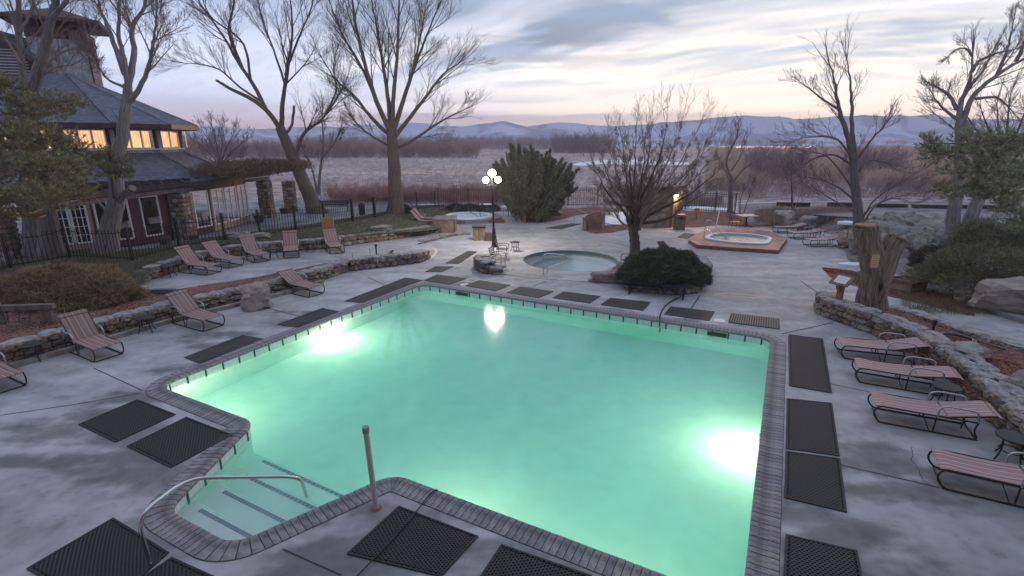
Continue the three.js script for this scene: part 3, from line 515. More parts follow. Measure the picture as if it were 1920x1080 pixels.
const lawnFront = g3([[-140, 600, .6], [60, 572, .6], [150, 566, .6], [246, 533, .62], [312, 489, .78], [420, 459, .79], [532, 453, .78], [657, 443, .72], [740, 436, .56], [812, 431, .40], [866, 402, .02]]);
const lawnFence = g3([[-140, 540, .8], [20, 500, .8], [134, 482, .8], [235, 484, .8], [337, 464, .8], [440, 449, .8], [555, 432, .78], [660, 414, .7], [745, 398, .45], [790, 391, .25], [836, 388, .02]]);
const lawn = rows([lawnFront, lawnFence, beyond(lawnFence, 1.6, [.78, .78, .78, .78, .78, .78, .74, .62, .38, .2, 0])], M.lawn, 'lawn', { sub: 4, bump: .05 });
rows([beyond(lawnFence, 1.6, [.78, .78, .78, .78, .78, .78, .74, .62, .38, .2, 0]), beyond(lawnFence, 3.2, [.2, .2, .2, .2, .2, .2, .2, .2, .16, .06, -.02]), beyond(lawnFence, 10, [.15, .15, .15, .15, .15, .15, .15, .15, .1, .02, -.03]), beyond(lawnFence, 26, [.1, .1, .1, .1, .1, .1, .05, .0, -.08, -.1, -.1])], M.patio, 'patio', { sub: 3 });

const hsOf = (l, f) => l.map((_, k) => f(k / (l.length - 1)));
const px3 = (l) => l.map(([x, y]) => ground(x, y));
stoneWall('stone_wall', 'long low stone wall behind the striped loungers on the left deck', 'stone wall', px3([[-150, 728], [0, 691], [87, 665], [135, 652], [212, 630], [335, 595], [462, 565], [535, 547], [605, 525], [652, 509]]), [.5, .5, .5, .5, .5, .48, .46, .46, .46, .46], .5, { seed: 11, w: .42, max: 280 });
stoneWall('stone_wall', 'free standing low stone wall end by the short garden light', 'stone wall', px3([[653, 508], [668, 507], [700, 503], [745, 498], [790, 492], [803, 486]]), [.45, .47, .47, .46, .46, .42], .5, { seed: 12, w: .34 });
{ const p = px3([[-150, 735], [0, 697], [87, 671], [135, 658], [212, 636], [335, 600], [462, 570], [535, 552], [605, 530]]), b = new MB(), n = p.length; for (let k = 0; k < n - 1; k++) b.beam(p[k].clone().setY(.06), p[k + 1].clone().setY(.06), .18, .12); structure('kerb', b, std(rgb(.40, .35, .31), .85, { map: scaled(tMottle, .8) })); }
stoneWall('stone_wall', 'rough stone retaining wall behind the upper terrace, carrying the lawn', 'stone wall', g3([[248, 536, .36], [272, 528, .36], [300, 519, .36], [345, 505, .36], [390, 491, .36], [425, 483, .36], [480, 476, .35], [560, 470, .33], [612, 466, .31], [655, 460, .27], [735, 449, .15], [812, 437, .02]]), [.12, .3, .42, .45, .46, .46, .46, .46, .46, .46, .44, .40], .5, { seed: 13, w: .45 });
stoneWall('stone_edging', 'pale stone edging along the foot of the brown juniper mound', 'stone edging', g3([[-60, 588, .55], [60, 584, .52], [142, 576, .5], [212, 558, .45], [278, 548, .38]]), [.16, .16, .16, .16, .14], .35, { seed: 14, hgt: .18, cap: .7 });
stoneWall('stone_edging', 'thin strip of cobbles between the two concrete levels near the box', 'stone edging', px3([[793, 456], [822, 449], [852, 442], [880, 440]]), [.10, .12, .12, .12], .4, { seed: 15, hgt: .14, w: .25, cap: .3 });
stoneWall('stone_wall', 'short curved stone seat wall beside the two metal armchairs', 'stone wall', px3([[891, 497], [893, 506], [905, 512], [931, 515]]), [.46, .46, .46, .2], .65, { seed: 16, w: .3 });
stoneWall('stone_wall', 'curved stone planter wall round the dark green hedge', 'stone wall', px3([[1170, 543], [1222, 550], [1270, 553], [1303, 550], [1326, 533], [1331, 512], [1322, 496]]), [.2, .34, .40, .45, .45, .42, .36], .42, { seed: 17, w: .3 });
stoneWall('stone_wall', 'broad rubble stone planter wall curving behind the right loungers', 'stone wall', px3([[1529, 573], [1531, 586], [1550, 596], [1582, 607], [1640, 628], [1700, 656], [1757, 692], [1808, 736], [1862, 795], [1935, 870], [2050, 990]]), [.52, .54, .55, .55, .55, .55, .55, .55, .55, .55, .55], .62, { seed: 18, w: .34, hgt: .2, max: 292 });
stoneWall('stone_edging', 'flat stone edging between the right bark bed and the path', 'stone edging', px3([[1660, 588], [1700, 600], [1760, 622], [1840, 648], [1930, 676], [2040, 715]]), [.22, .26, .26, .26, .26, .26], .5, { seed: 19, hgt: .26, cap: .8 });
// bark bed inside the right planter
structure('bark_bed', sheet([...px3([[1535, 578], [1590, 600], [1645, 622], [1705, 648], [1770, 690], [1830, 740], [1880, 795], [1960, 870], [2060, 980], [2200, 900]]), ...px3([[2050, 735], [1930, 692], [1840, 664], [1760, 636], [1700, 612], [1660, 600], [1600, 585], [1560, 577]])], .36), M.mulch);
structure('bark_bed', sheet(px3([[1540, 502], [1575, 505], [1612, 516], [1665, 531], [1740, 548], [1800, 561], [1829, 568], [1828, 586], [1815, 592], [1740, 573], [1660, 554], [1612, 538], [1575, 530], [1555, 518]]), .02), M.mulch);
structure('bark_bed', sheet(px3([[975, 410], [1000, 398], [1050, 391], [1120, 389], [1200, 394], [1120, 399], [1080, 404], [1055, 411], [1020, 417], [985, 418]]), .02), M.mulch);
structure('bark_bed', sheet(px3([[1090, 431], [1110, 425], [1180, 420], [1185, 428], [1150, 436], [1115, 438]]), .02), M.mulch);
structure('bark_bed', sheet(px3([[1282, 427], [1281, 396], [1340, 397], [1395, 401], [1425, 413], [1440, 424], [1400, 425], [1345, 422], [1310, 426]]), .02), M.mulch);
structure('hedge_bed', sheet(px3([[1178, 538], [1240, 545], [1295, 546], [1320, 530], [1322, 505], [1290, 490], [1220, 486], [1180, 500]]), .26), M.mulch);
structure('kerb', slab(px3([[1826, 579], [1921, 608], [2010, 634], [2010, 627], [1921, 601], [1828, 572]]), -.05, .16, [], .01), M.patio);
// right: earth bank rising to the gravel drive
rows([px3([[1400, 423], [1440, 424], [1500, 425], [1560, 440], [1583, 470], [1600, 494], [1650, 506], [1735, 528], [1832, 562], [2000, 610], [2400, 700]]).map((p) => p.setY(.008)), g3([[1400, 410, .1], [1450, 410, .2], [1520, 415, .3], [1600, 430, .4], [1660, 452, .45], [1720, 470, .5], [1780, 490, .5], [1860, 510, .55], [1960, 530, .6], [2100, 545, .6], [2500, 600, .6]]), g3([[1390, 400, .1], [1450, 399, .5], [1530, 402, .85], [1620, 408, 1.0], [1700, 414, 1.05], [1760, 419, 1.05], [1820, 424, 1.05], [1900, 430, 1.05], [2000, 440, 1.05], [2150, 450, 1.05], [2600, 480, 1.05]])], M.earth, 'earth_bank', { sub: 5, bump: .25 });
rows([g3([[1385, 401, .05], [1450, 400, .48], [1530, 403, .84], [1620, 409, 1.0], [1700, 415, 1.06], [1760, 420, 1.06], [1820, 425, 1.06], [1900, 431, 1.06], [2000, 441, 1.06], [2150, 451, 1.06], [2600, 481, 1.06]]), g3([[1385, 387, .0], [1450, 385, .3], [1530, 384, .6], [1620, 384, .8], [1700, 385, .9], [1760, 386, .9], [1820, 387, .9], [1900, 388, .9], [2000, 389, .9], [2150, 391, .9], [2600, 400, .9]]), g3([[1385, 383, -.05], [1450, 380, -.05], [1530, 379, -.05], [1620, 378, -.05], [1700, 378, -.05], [1760, 378, -.05], [1820, 378, -.05], [1900, 378, -.05], [2000, 379, -.05], [2150, 380, -.05], [2600, 386, -.05]])], M.gravel, 'gravel_drive', { sub: 3 });
structure('walkway', sheet(px3([[820, 397], [930, 393], [1065, 391], [1175, 394], [1290, 399], [1380, 405], [1380, 409], [1280, 403], [1175, 398], [1065, 395], [930, 397], [835, 401]]), .012), M.gravel);
// snow patches left in the shade
for (const [x, y, w, d] of [[1304, 391, 2.4, 1.1], [1345, 393, 1.6, .5], [800, 384, 1.4, .3], [752, 383, .9, .25], [1598, 417, .9, .5], [1607, 462, .9, .4], [1655, 523, .4, .9], [1606, 496, .8, .3]]) { const c = ground(x, y, y < 430 && x > 1500 ? .7 : .05), r = rng(x), n = 14, p = Array.from({ length: n }, (_, k) => { const a = k / n * 6.283, q = .7 + r() * .45; return V(c.x + Math.cos(a) * w * q, 0, c.z + Math.sin(a) * d * q); }); structure('snow_patch', slab(smoothLoop(p, 28), c.y - .1, c.y + .05, [], .02), M.snow); }

// boulders
boulder('pinkish smooth boulder standing on the left deck in front of the stone wall', ground(483, 578), .95, .98, .8, 0, 0, .3);
boulder('red rough stone block at the left foot of the hedge planter', ground(1146, 529), 1.9, .55, .7, 1, 0, -.15);
boulder('small upright reddish stone between the block and the hedge', ground(1160, 520), .6, .75, .5, 2, 0, .4);
boulder('large pale boulder under the dark shrub at the right', ground(1908, 584, .1), 2.7, 1.25, 1.6, 3, 4, -.5);
boulder('small squarish pale rock in the dry grass left of the big boulder', ground(1810, 565, .05), .8, .55, .6, 4, 4, .2);
boulder('grey rock with a split face in the bark bed beside the hose coil', ground(1812, 672, .36), .95, .42, .75, 5, 2, .5);
boulder('pale flat rock behind the farthest right lounger', ground(1748, 654, .36), .6, .35, .6, 1, 4, .9);
boulder('blue grey boulder at the right end of the bark bed', ground(1922, 738, .36), .9, .5, .7, 2, 3, .1);
boulder('reddish flat rock lying on the lawn near the far box', ground(715, 433, .62), 1.35, .36, .8, 3, 0, .2);
boulder('grey rock on the lawn edge behind the upper loungers', ground(447, 450, .8), 1.1, .5, .7, 4, 2, .3);
boulder('long grey rock on the lawn edge beside the fence post', ground(490, 446, .8), 1.0, .32, .6, 5, 2, -.2);
boulder('brown boulder beside the small far table next to the loungers', ground(1472, 422, .1), 2.0, 1.15, 1.4, 0, 2, .6);
boulder('grey pointed rock right of the brown boulder by the far loungers', ground(1512, 425, .2), 1.4, .8, 1.0, 1, 3, .2);
boulder('reddish boulder at the deck edge behind the nearest far lounger', ground(1590, 461, .1), 1.5, .9, 1.1, 2, 0, .8);
boulder('snowy grey boulder low against the forked stump', ground(1607, 470, .1), .9, .6, .8, 3, 3, .1);
boulder('flat grey stone under the juniper tree, left one', ground(1012, 409), 1.3, .4, .8, 4, 2, .3);
boulder('flat pale stone under the juniper tree, right one', ground(1038, 403), 1.4, .35, .7, 5, 4, -.2);
{ // boulder retaining wall under the drive
  const t = thing('rock_retaining_wall', 'retaining wall of heaped grey boulders below the gravel drive', 'rock wall', ground(1720, 450, .4)), r = rng(77), o = t.position;
  for (let k = 0; k < 78; k++) { const u = r(), v = r(), x = mix(1628, 1800, u), y0 = mix(412, 420, u), y1 = mix(470, 478, u), y = mix(y0, y1, v), p = ground(x, y, mix(1.0, .38, v)), s = mix(.55, 1.3, r()); const m = mesh('stone', bigRocks[k % 6], boulderMats[[3, 1, 2, 3][k % 4]], t); m.position.set(p.x - o.x, p.y - o.y + .05, p.z - o.z); m.scale.set(s * 1.25, s * .75, s); m.rotation.set(r(), r() * 6, r() * .6); }
}

// ---- fences
const picketGeo = (h) => { const b = new MB(); b.box(0, h / 2, 0, .018, h, .018); b.geo(new THREE.ConeGeometry(.02, .07, 4), new THREE.Matrix4().makeTranslation(0, h + .03, 0)); return b.build(); };
const unitPicket = picketGeo(1);
function fence(label, pts, height, o = {}) {
  const t = thing('iron_fence', label, 'fence', pts[0].clone()), O = pts[0]; const rel = (p) => p.clone().sub(O);
  let made = 0; const rest = new MB();
  for (let s = 0; s < pts.length - 1; s++) {
    const a = rel(pts[s]), b = rel(pts[s + 1]), L = a.distanceTo(b), n = Math.max(2, Math.round(L / (o.gap ?? .13))), dip = o.dip ?? 0;
    const rail = (y, sag) => { const p = []; for (let k = 0; k <= 10; k++) { const u = k / 10, q = a.clone().lerp(b, u); q.y += y - sag * 4 * u * (1 - u); p.push(q); } return p; };
    const R = new MB().tube(rail(height - .08, dip), .016, 4); mesh('rail', R, M.iron, t); mesh('rail', new MB().tube(rail(.12, 0), .016, 4), M.iron, t); if (o.mid) mesh('rail', new MB().tube(rail(height - .22, 0), .014, 4), M.iron, t);
    for (let k = 0; k < n; k++) {
      const u = (k + .5) / n, q = a.clone().lerp(b, u), h = height - dip * 4 * u * (1 - u) + (o.over ?? .03);
      if (made < 300) { const m = mesh('picket', unitPicket, M.iron, t); m.position.copy(q); m.scale.set(o.thin ?? 1, h - .05, o.thin ?? 1); m.position.y += .05; made++; } else rest.geo(unitPicket, new THREE.Matrix4().makeScale(1, h, 1).setPosition(q.x, q.y, q.z));
    }
  }
  pts.forEach((p, k) => { const big = o.big?.includes(k), w = big ? .16 : .065, q = rel(p), b = new MB(); b.box(0, (height + .06) / 2, 0, w, height + .06, w, 0, .006); b.box(0, height + .08, 0, w * 1.35, .04, w * 1.35, 0, .006); const m = mesh('post', b, M.iron, t); m.position.copy(q); });
  if (rest.k) { const m = mesh('far_pickets', rest, M.iron, t); m.userData = { kind: 'stuff' }; }
  return t;
}
fence('black iron fence with dipping top rails between the lawn and the restaurant', g3([[-60, 520, .8], [20, 503, .8], [131, 484, .8], [249, 489, .8], [337, 465, .8], [422, 452, .8], [488, 443, .79], [555, 433, .78], [609, 425, .75], [662, 415, .7], [703, 408, .6], [742, 400, .47], [782, 392, .28], [816, 389, .12]]), 1.28, { gap: .16, dip: .13, big: [9, 10] });
fence('straight dark iron fence behind the juniper, along the marsh', g3([[822, 389, .05], [878, 387, 0], [932, 386, 0], [1000, 385.5, 0], [1065, 386, 0], [1120, 386.5, 0], [1175, 387.5, 0], [1230, 390, 0], [1285, 394, 0], [1340, 398, 0], [1377, 402, 0]]), 1.55, { gap: .19, mid: true, thin: .9 });
// railway sleepers lying along the drive
for (const [k, [x0, x1, y]] of [[1457, 1517, 385.5], [1552, 1600, 386], [1643, 1699, 388.5], [1711, 1775, 390.5], [1800, 1880, 391]].entries()) { const a = ground(x0, y, .9), c = ground(x1, y + 1, .9), b = new MB(); b.beam(a.clone().setY(1.0), c.clone().setY(1.0), .35, .32); const m = mesh(numbered('log'), b, std(rgb(.06, .042, .04), .9, { map: scaled(tWood, 1) }), scene); m.userData = { label: ['dark log lying beside the drive, farthest left behind the young tree', 'dark log beside the drive, behind the crown of the thin tree', 'dark log beside the drive, straight behind the forked stump', 'dark log beside the drive, just left of the twin trunks', 'dark log beside the drive, right of the twin trunks'][k], category: 'log', group: 'logs along the drive' }; }
// ---------------------------------------------------------------- the restaurant
const tShingle = tex(512, 512, (u, v, o) => { const r = Math.floor(v * 24), c = (u * 12 + (r % 2) * .5 + hash3(r, 1, 1) * .4), ci = Math.floor(c), f = v * 24 - r, e = c - ci, t = .6 + hash3(pmod(ci, 12), r, 9) * .5, d = (f < .12 || e < .05) ? .45 : 1, n = fbmT(u, v, 6, 4, 61); const k = t * d * (.8 + .5 * (n - .3)); o[0] = S2(.145 * k); o[1] = S2(.155 * k); o[2] = S2(.205 * k); });
const tShingleB = tex(256, 256, (u, v, o) => { const f = v * 12 - Math.floor(v * 12); o[0] = o[1] = o[2] = 1 - f; }, false);
M.shingle = std(0xffffff, .8, { map: scaled(tShingle, 1 / 3.2, 1 / 3.2), bumpMap: scaled(tShingleB, 1 / 1.6, 1 / 1.6), bumpScale: .02 });
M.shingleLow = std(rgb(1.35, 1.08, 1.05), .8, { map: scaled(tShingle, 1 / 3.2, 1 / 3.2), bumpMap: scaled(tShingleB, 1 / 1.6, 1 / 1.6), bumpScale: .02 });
const tCurtain = tex(256, 128, (u, v, o) => { const f = .55 + .45 * Math.sin(u * 6.283 * 14 + 2 * fbmT(u, v, 4, 2, 7)), g = fbmT(u, v, 6, 3, 15, 3), k = (.55 + .45 * f) * (.55 + .8 * g); o[0] = S2(.80 * k); o[1] = S2(.45 * k); o[2] = S2(.21 * k); });
M.curtain = new THREE.MeshStandardMaterial({ color: rgb(.6, .5, .4), roughness: 1, emissive: rgb(1.35, 1.25, 1.2), emissiveMap: tCurtain, side: THREE.DoubleSide });
M.pane = new THREE.MeshPhysicalMaterial({ color: 0xffffff, roughness: .04, transmission: 1, thickness: 0, ior: 1.5, side: THREE.DoubleSide });
M.frameWhite = std(rgb(.62, .60, .60), .5); M.frameTan = std(rgb(.30, .20, .15), .6);
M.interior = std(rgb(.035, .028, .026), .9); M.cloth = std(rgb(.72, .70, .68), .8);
const house = thing('restaurant_building', 'many-sided restaurant with grey shingle roofs and warm lit upper windows', 'building', V(-25, 0, -32));
{
  const C = house.position, R = 4.5, at = (r, k, y) => { const a = (12.5 + 30 * k) * Math.PI / 180; return V(r * Math.cos(a), y, r * Math.sin(a)); };
  const rel = (v) => v.clone().sub(C);
  const slope = (b, p, q, q2, p2) => { const L = p.distanceTo(q), n = V(0, 0, 0).subVectors(q, p).cross(V(0, 0, 0).subVectors(p2, p)).normalize(); if (n.y < 0) n.negate(); const ex = V(0, 0, 0).subVectors(q, p).normalize(), ey = V(0, 0, 0).crossVectors(n, ex).normalize(); if (ey.y < 0) ey.negate(); const uv = (s) => { const d = V(0, 0, 0).subVectors(s, p); return [d.dot(ex), d.dot(ey)]; }, i = b.k; for (const s of [p, q, q2, p2]) b.v(s, n, ...uv(s)); b.i.push(i, i + 1, i + 2, i, i + 2, i + 3); return b; };
  function windowUnit(parent, a, b, y0, y1, n, fm, lit, muntin) {     // a frame in a wall plane from a to b, with panes as sub-parts
    const f = new MB(), d = V(0, 0, 0).subVectors(b, a).setY(0).normalize(), nn = V(-d.z, 0, d.x), A = V(a.x, 0, a.z), B = V(b.x, 0, b.z), e = .075; if (nn.dot(V(0, 0, 0).sub(C).sub(A)) < 0) nn.negate();
    const P = (u, y, o = 0) => A.clone().lerp(B, u).addScaledVector(nn, o).setY(y);
    f.beam(P(0, y0 + e / 2), P(1, y0 + e / 2), .09, e); f.beam(P(0, y1 - e / 2), P(1, y1 - e / 2), .09, e);
    for (let k = 0; k <= n; k++) f.beam(P(mix(.012, .988, k / n), y0 + e), P(mix(.012, .988, k / n), y1 - e), e, .07);
    if (muntin) { for (let k = 1; k < muntin[0]; k++) f.beam(P(k / muntin[0], y0 + e), P(k / muntin[0], y1 - e), .03, .03); for (let k = 1; k < muntin[1]; k++) f.beam(P(0, mix(y0, y1, k / muntin[1])), P(1, mix(y0, y1, k / muntin[1])), .03, .03); }
    const w = mesh('window', f, fm, parent);
    for (let k = 0; k < n; k++) mesh('pane', new MB().quad(P((k + .04) / n, y0 + e, .0), P((k + .96) / n, y0 + e, .0), P((k + .96) / n, y1 - e, .0), P((k + .04) / n, y1 - e, .0)), M.pane, w);
    if (lit) mesh('lit_curtain', new MB().quad(P(.02, y0 + .02, -.28), P(.98, y0 + .02, -.28), P(.98, y1 - .02, -.28), P(.02, y1 - .02, -.28), 1, 1), M.curtain, w);
    return w;
  }
  // upper storey: band of windows between posts
  for (let k = -3; k < 7; k++) {
    const a = at(R, k, 0), b = at(R, k + 1, 0);
    mesh('wall', new MB().wall(a, b, 4.3, 5.03), M.siding, house); mesh('wall', new MB().wall(a, b, 6.12, 6.4), M.maroon, house);
    const s = new MB(); s.beam(a.clone().setY(5.03).multiplyScalar(1.006), b.clone().setY(5.03), .22, .06); mesh('sill', s, M.frameWhite, house);
    const p = new MB(); p.box(a.x, 5.58, a.z, .2, 1.1, .2, -(12.5 + 30 * k) * Math.PI / 180, .01); mesh('corner_post', p, M.siding, house);
    const side = new MB(); for (const u of [.085, .915]) { const q = a.clone().lerp(b, u); side.beam(q.clone().setY(5.06), q.clone().setY(6.12), .14, .10); } mesh('window_trim', side, M.maroon, house);
    windowUnit(house, a.clone().lerp(b, .115), b.clone().lerp(a, .115), 5.08, 6.12, k === -1 ? 2 : 3, M.frameWhite, k < 6);
  }
  // upper roof to a short ridge behind
  const T1 = rel(away(127, 137, 33.5)), T2 = rel(away(-120, 150, 34)), eave = 6.42, ro = R + 1.05;
  for (let k = -3; k < 7; k++) { const a = at(ro, k, eave), b = at(ro, k + 1, eave), ta = T1.clone().lerp(T2, clamp01((k - 1) / 3)), tb = T1.clone().lerp(T2, clamp01((k) / 3)); mesh('roof', slope(new MB(), a, b, tb.distanceTo(ta) < .01 ? tb.clone().lerp(b, .001) : tb, ta), M.shingle, house); const f = new MB(); f.beam(a.clone().setY(eave - .13), b.clone().setY(eave - .13), .07, .26); mesh('fascia', f, k === -1 ? M.frameTan : M.maroon, house); mesh('soffit', new MB().quad(a.clone().setY(eave - .2), b.clone().setY(eave - .2), at(R - .1, k + 1, eave - .05), at(R - .1, k, eave - .05)), M.darkBeam, house); const h = new MB(); h.beam(b.clone().lerp(tb, .01), b.clone().lerp(tb, .99), .22, .05); mesh('hip_cap', h, M.shingle, house); }
  // lower skirt roof
  const rs = R + 3.05, ys = 3.3, yw = 4.86;
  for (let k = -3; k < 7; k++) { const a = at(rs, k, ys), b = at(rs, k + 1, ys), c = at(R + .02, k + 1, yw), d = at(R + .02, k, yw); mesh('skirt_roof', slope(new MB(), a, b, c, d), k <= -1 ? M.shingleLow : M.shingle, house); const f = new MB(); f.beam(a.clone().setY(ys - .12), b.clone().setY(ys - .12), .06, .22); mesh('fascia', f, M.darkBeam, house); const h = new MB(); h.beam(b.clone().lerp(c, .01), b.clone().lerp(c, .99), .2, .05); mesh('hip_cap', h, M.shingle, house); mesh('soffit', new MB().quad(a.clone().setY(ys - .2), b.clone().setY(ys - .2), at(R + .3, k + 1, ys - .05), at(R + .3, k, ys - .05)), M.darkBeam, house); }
  // ground floor: walls at their plan, dark room behind, tables with white cloths
  const hp = .2, base = [[470, 413], [452, 421], [404, 434], [327, 449], [256, 461], [186, 468], [100, 476], [0, 483], [-110, 495]].map(([x, y]) => rel(ground(x, y, hp)));
  const Y0 = hp, Y1 = 3.15;
  const bay = (k, wins, mat) => { const a = base[k], b = base[k + 1], L = a.distanceTo(b); mesh('wall', new MB().wall(a, b, Y0, Y0 + .38), mat, house); mesh('wall', new MB().wall(a, b, 2.72, Y1), M.darkBeam, house); let u = 0; for (const [u0, u1, n, fm, mun] of wins) { if (u0 > u) mesh('wall', new MB().wall(a.clone().lerp(b, u), a.clone().lerp(b, u0), Y0 + .38, 2.72), mat, house); windowUnit(house, a.clone().lerp(b, u0), a.clone().lerp(b, u1), Y0 + .38, 2.72, n, fm, false, mun); u = u1; } if (u < 1) mesh('wall', new MB().wall(a.clone().lerp(b, u), b, Y0 + .38, 2.72), mat, house); };
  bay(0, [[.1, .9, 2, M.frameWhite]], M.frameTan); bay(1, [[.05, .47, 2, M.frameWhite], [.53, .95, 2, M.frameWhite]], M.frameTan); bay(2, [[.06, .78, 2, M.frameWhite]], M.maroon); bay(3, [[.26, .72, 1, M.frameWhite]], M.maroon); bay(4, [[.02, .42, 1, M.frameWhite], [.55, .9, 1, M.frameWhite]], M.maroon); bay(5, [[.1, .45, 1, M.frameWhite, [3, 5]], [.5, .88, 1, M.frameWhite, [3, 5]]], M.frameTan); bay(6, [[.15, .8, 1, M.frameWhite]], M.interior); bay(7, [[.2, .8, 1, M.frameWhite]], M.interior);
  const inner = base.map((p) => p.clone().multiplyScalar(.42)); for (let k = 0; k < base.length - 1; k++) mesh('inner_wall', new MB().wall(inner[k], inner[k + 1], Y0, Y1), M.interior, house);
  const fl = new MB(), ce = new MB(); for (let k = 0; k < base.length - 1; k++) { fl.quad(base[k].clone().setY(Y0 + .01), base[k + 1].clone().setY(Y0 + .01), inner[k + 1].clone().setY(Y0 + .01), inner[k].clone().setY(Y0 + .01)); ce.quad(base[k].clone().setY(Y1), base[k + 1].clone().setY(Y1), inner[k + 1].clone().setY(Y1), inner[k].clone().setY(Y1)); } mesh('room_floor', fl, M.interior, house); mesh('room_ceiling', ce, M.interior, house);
  // louvred gable on the roof
  const g0 = rel(away(-70, 150, 33.6)), g1 = rel(away(74, 148, 34.4)), top = rel(away(6, 55, 34)), ry = g0.y - .3;
  const mid = g0.clone().lerp(g1, .53); mesh('gable_wall', new MB().quad(g0.clone().setY(ry), g1.clone().setY(ry), g1.clone().setY(10.4), g0.clone().setY(10.4)).tri(g0.clone().setY(10.4), g1.clone().setY(10.4), mid.clone().setY(top.y)), M.maroon, house);
  for (let k = 0; k < 10; k++) { const y = 9.35 + k * .17, w = .08 + Math.max(0, (y - 10.3)) * .28, a = g0.clone().lerp(g1, w).setY(y), b = g0.clone().lerp(g1, 1 - w).setY(y), f = new MB(); a.z += .09; b.z += .09; f.beam(a, b, .05, .08); mesh('slat', f, M.siding, house); }
  const back = V(-1.2, 0, -5); for (const [e0, s] of [[g1, 1], [g0, -1]]) { const q = e0.clone().setY(10.2).add(V(s * .5, 0, .5)), tq = mid.clone().setY(top.y + .12).add(V(0, 0, .5)); mesh('gable_roof', slope(new MB(), q, tq, tq.clone().add(back), q.clone().add(back)), M.shingle, house); const f = new MB(); f.beam(q.clone().add(V(0, -.1, .03)), tq.clone().add(V(0, -.1, .03)), .06, .26); mesh('fascia', f, M.maroon, house); }
  mesh('gable_wall', new MB().quad(g1.clone().setY(8.2), g1.clone().add(back).setY(8.2), g1.clone().add(back).setY(10.3), g1.clone().setY(10.3)), M.siding, house);
  // square tower with a hovering cap
  const tc = rel(away(124, 110, 37)), y0 = 7.6, y1 = 12.35, w = 1.45, tb = new MB(); tb.box(tc.x, (y0 + y1) / 2, tc.z, w * 2, y1 - y0, w * 2, .5); mesh('tower', tb, M.siding, house);
  const cs = Math.cos(.5), sn = Math.sin(.5), tp = (x, y, z) => V(tc.x + x * cs + z * sn, y, tc.z - x * sn + z * cs);
  for (const [f0, f1] of [[[-1, 1], [1, 1]], [[1, 1], [1, -1]]]) for (let k = 0; k <= 6; k++) { const x = mix(f0[0], f1[0], k / 6) * (w + .015), z = mix(f0[1], f1[1], k / 6) * (w + .015), b = new MB(); b.beam(tp(x, y0, z), tp(x, y1 - .6, z), .07, .05); mesh('batten', b, M.siding, house); }
  const fb = new MB(); fb.box(tc.x, y1 - .28, tc.z, w * 2.12, .56, w * 2.12, .5); mesh('tower_fascia', fb, M.maroon, house);
  for (const [x, z] of [[-1, -1], [1, -1], [1, 1], [-1, 1]]) { const b = new MB(); b.beam(tp(x * 1.2, y1, z * 1.2), tp(x * 1.2, y1 + .55, z * 1.2), .16, .16); mesh('cap_post', b, M.darkBeam, house); }
  const e = 2.45, q = [[-e, -e], [e, -e], [e, e], [-e, e]].map(([x, z]) => tp(x, y1 + .5, z)), ap = tp(0, y1 + 1.5, 0), cr = new MB(), cf = new MB(); for (let k = 0; k < 4; k++) { slope(cr, q[k], q[(k + 1) % 4], ap.clone().lerp(q[(k + 1) % 4], .002), ap); cf.beam(q[k].clone().setY(y1 + .44), q[(k + 1) % 4].clone().setY(y1 + .44), .08, .2); } mesh('cap_roof', cr, M.maroon, house); mesh('cap_fascia', cf, M.maroon, house); mesh('cap_soffit', new MB().quad(...q.map((p) => p.clone().setY(y1 + .40))), M.darkBeam, house);
}
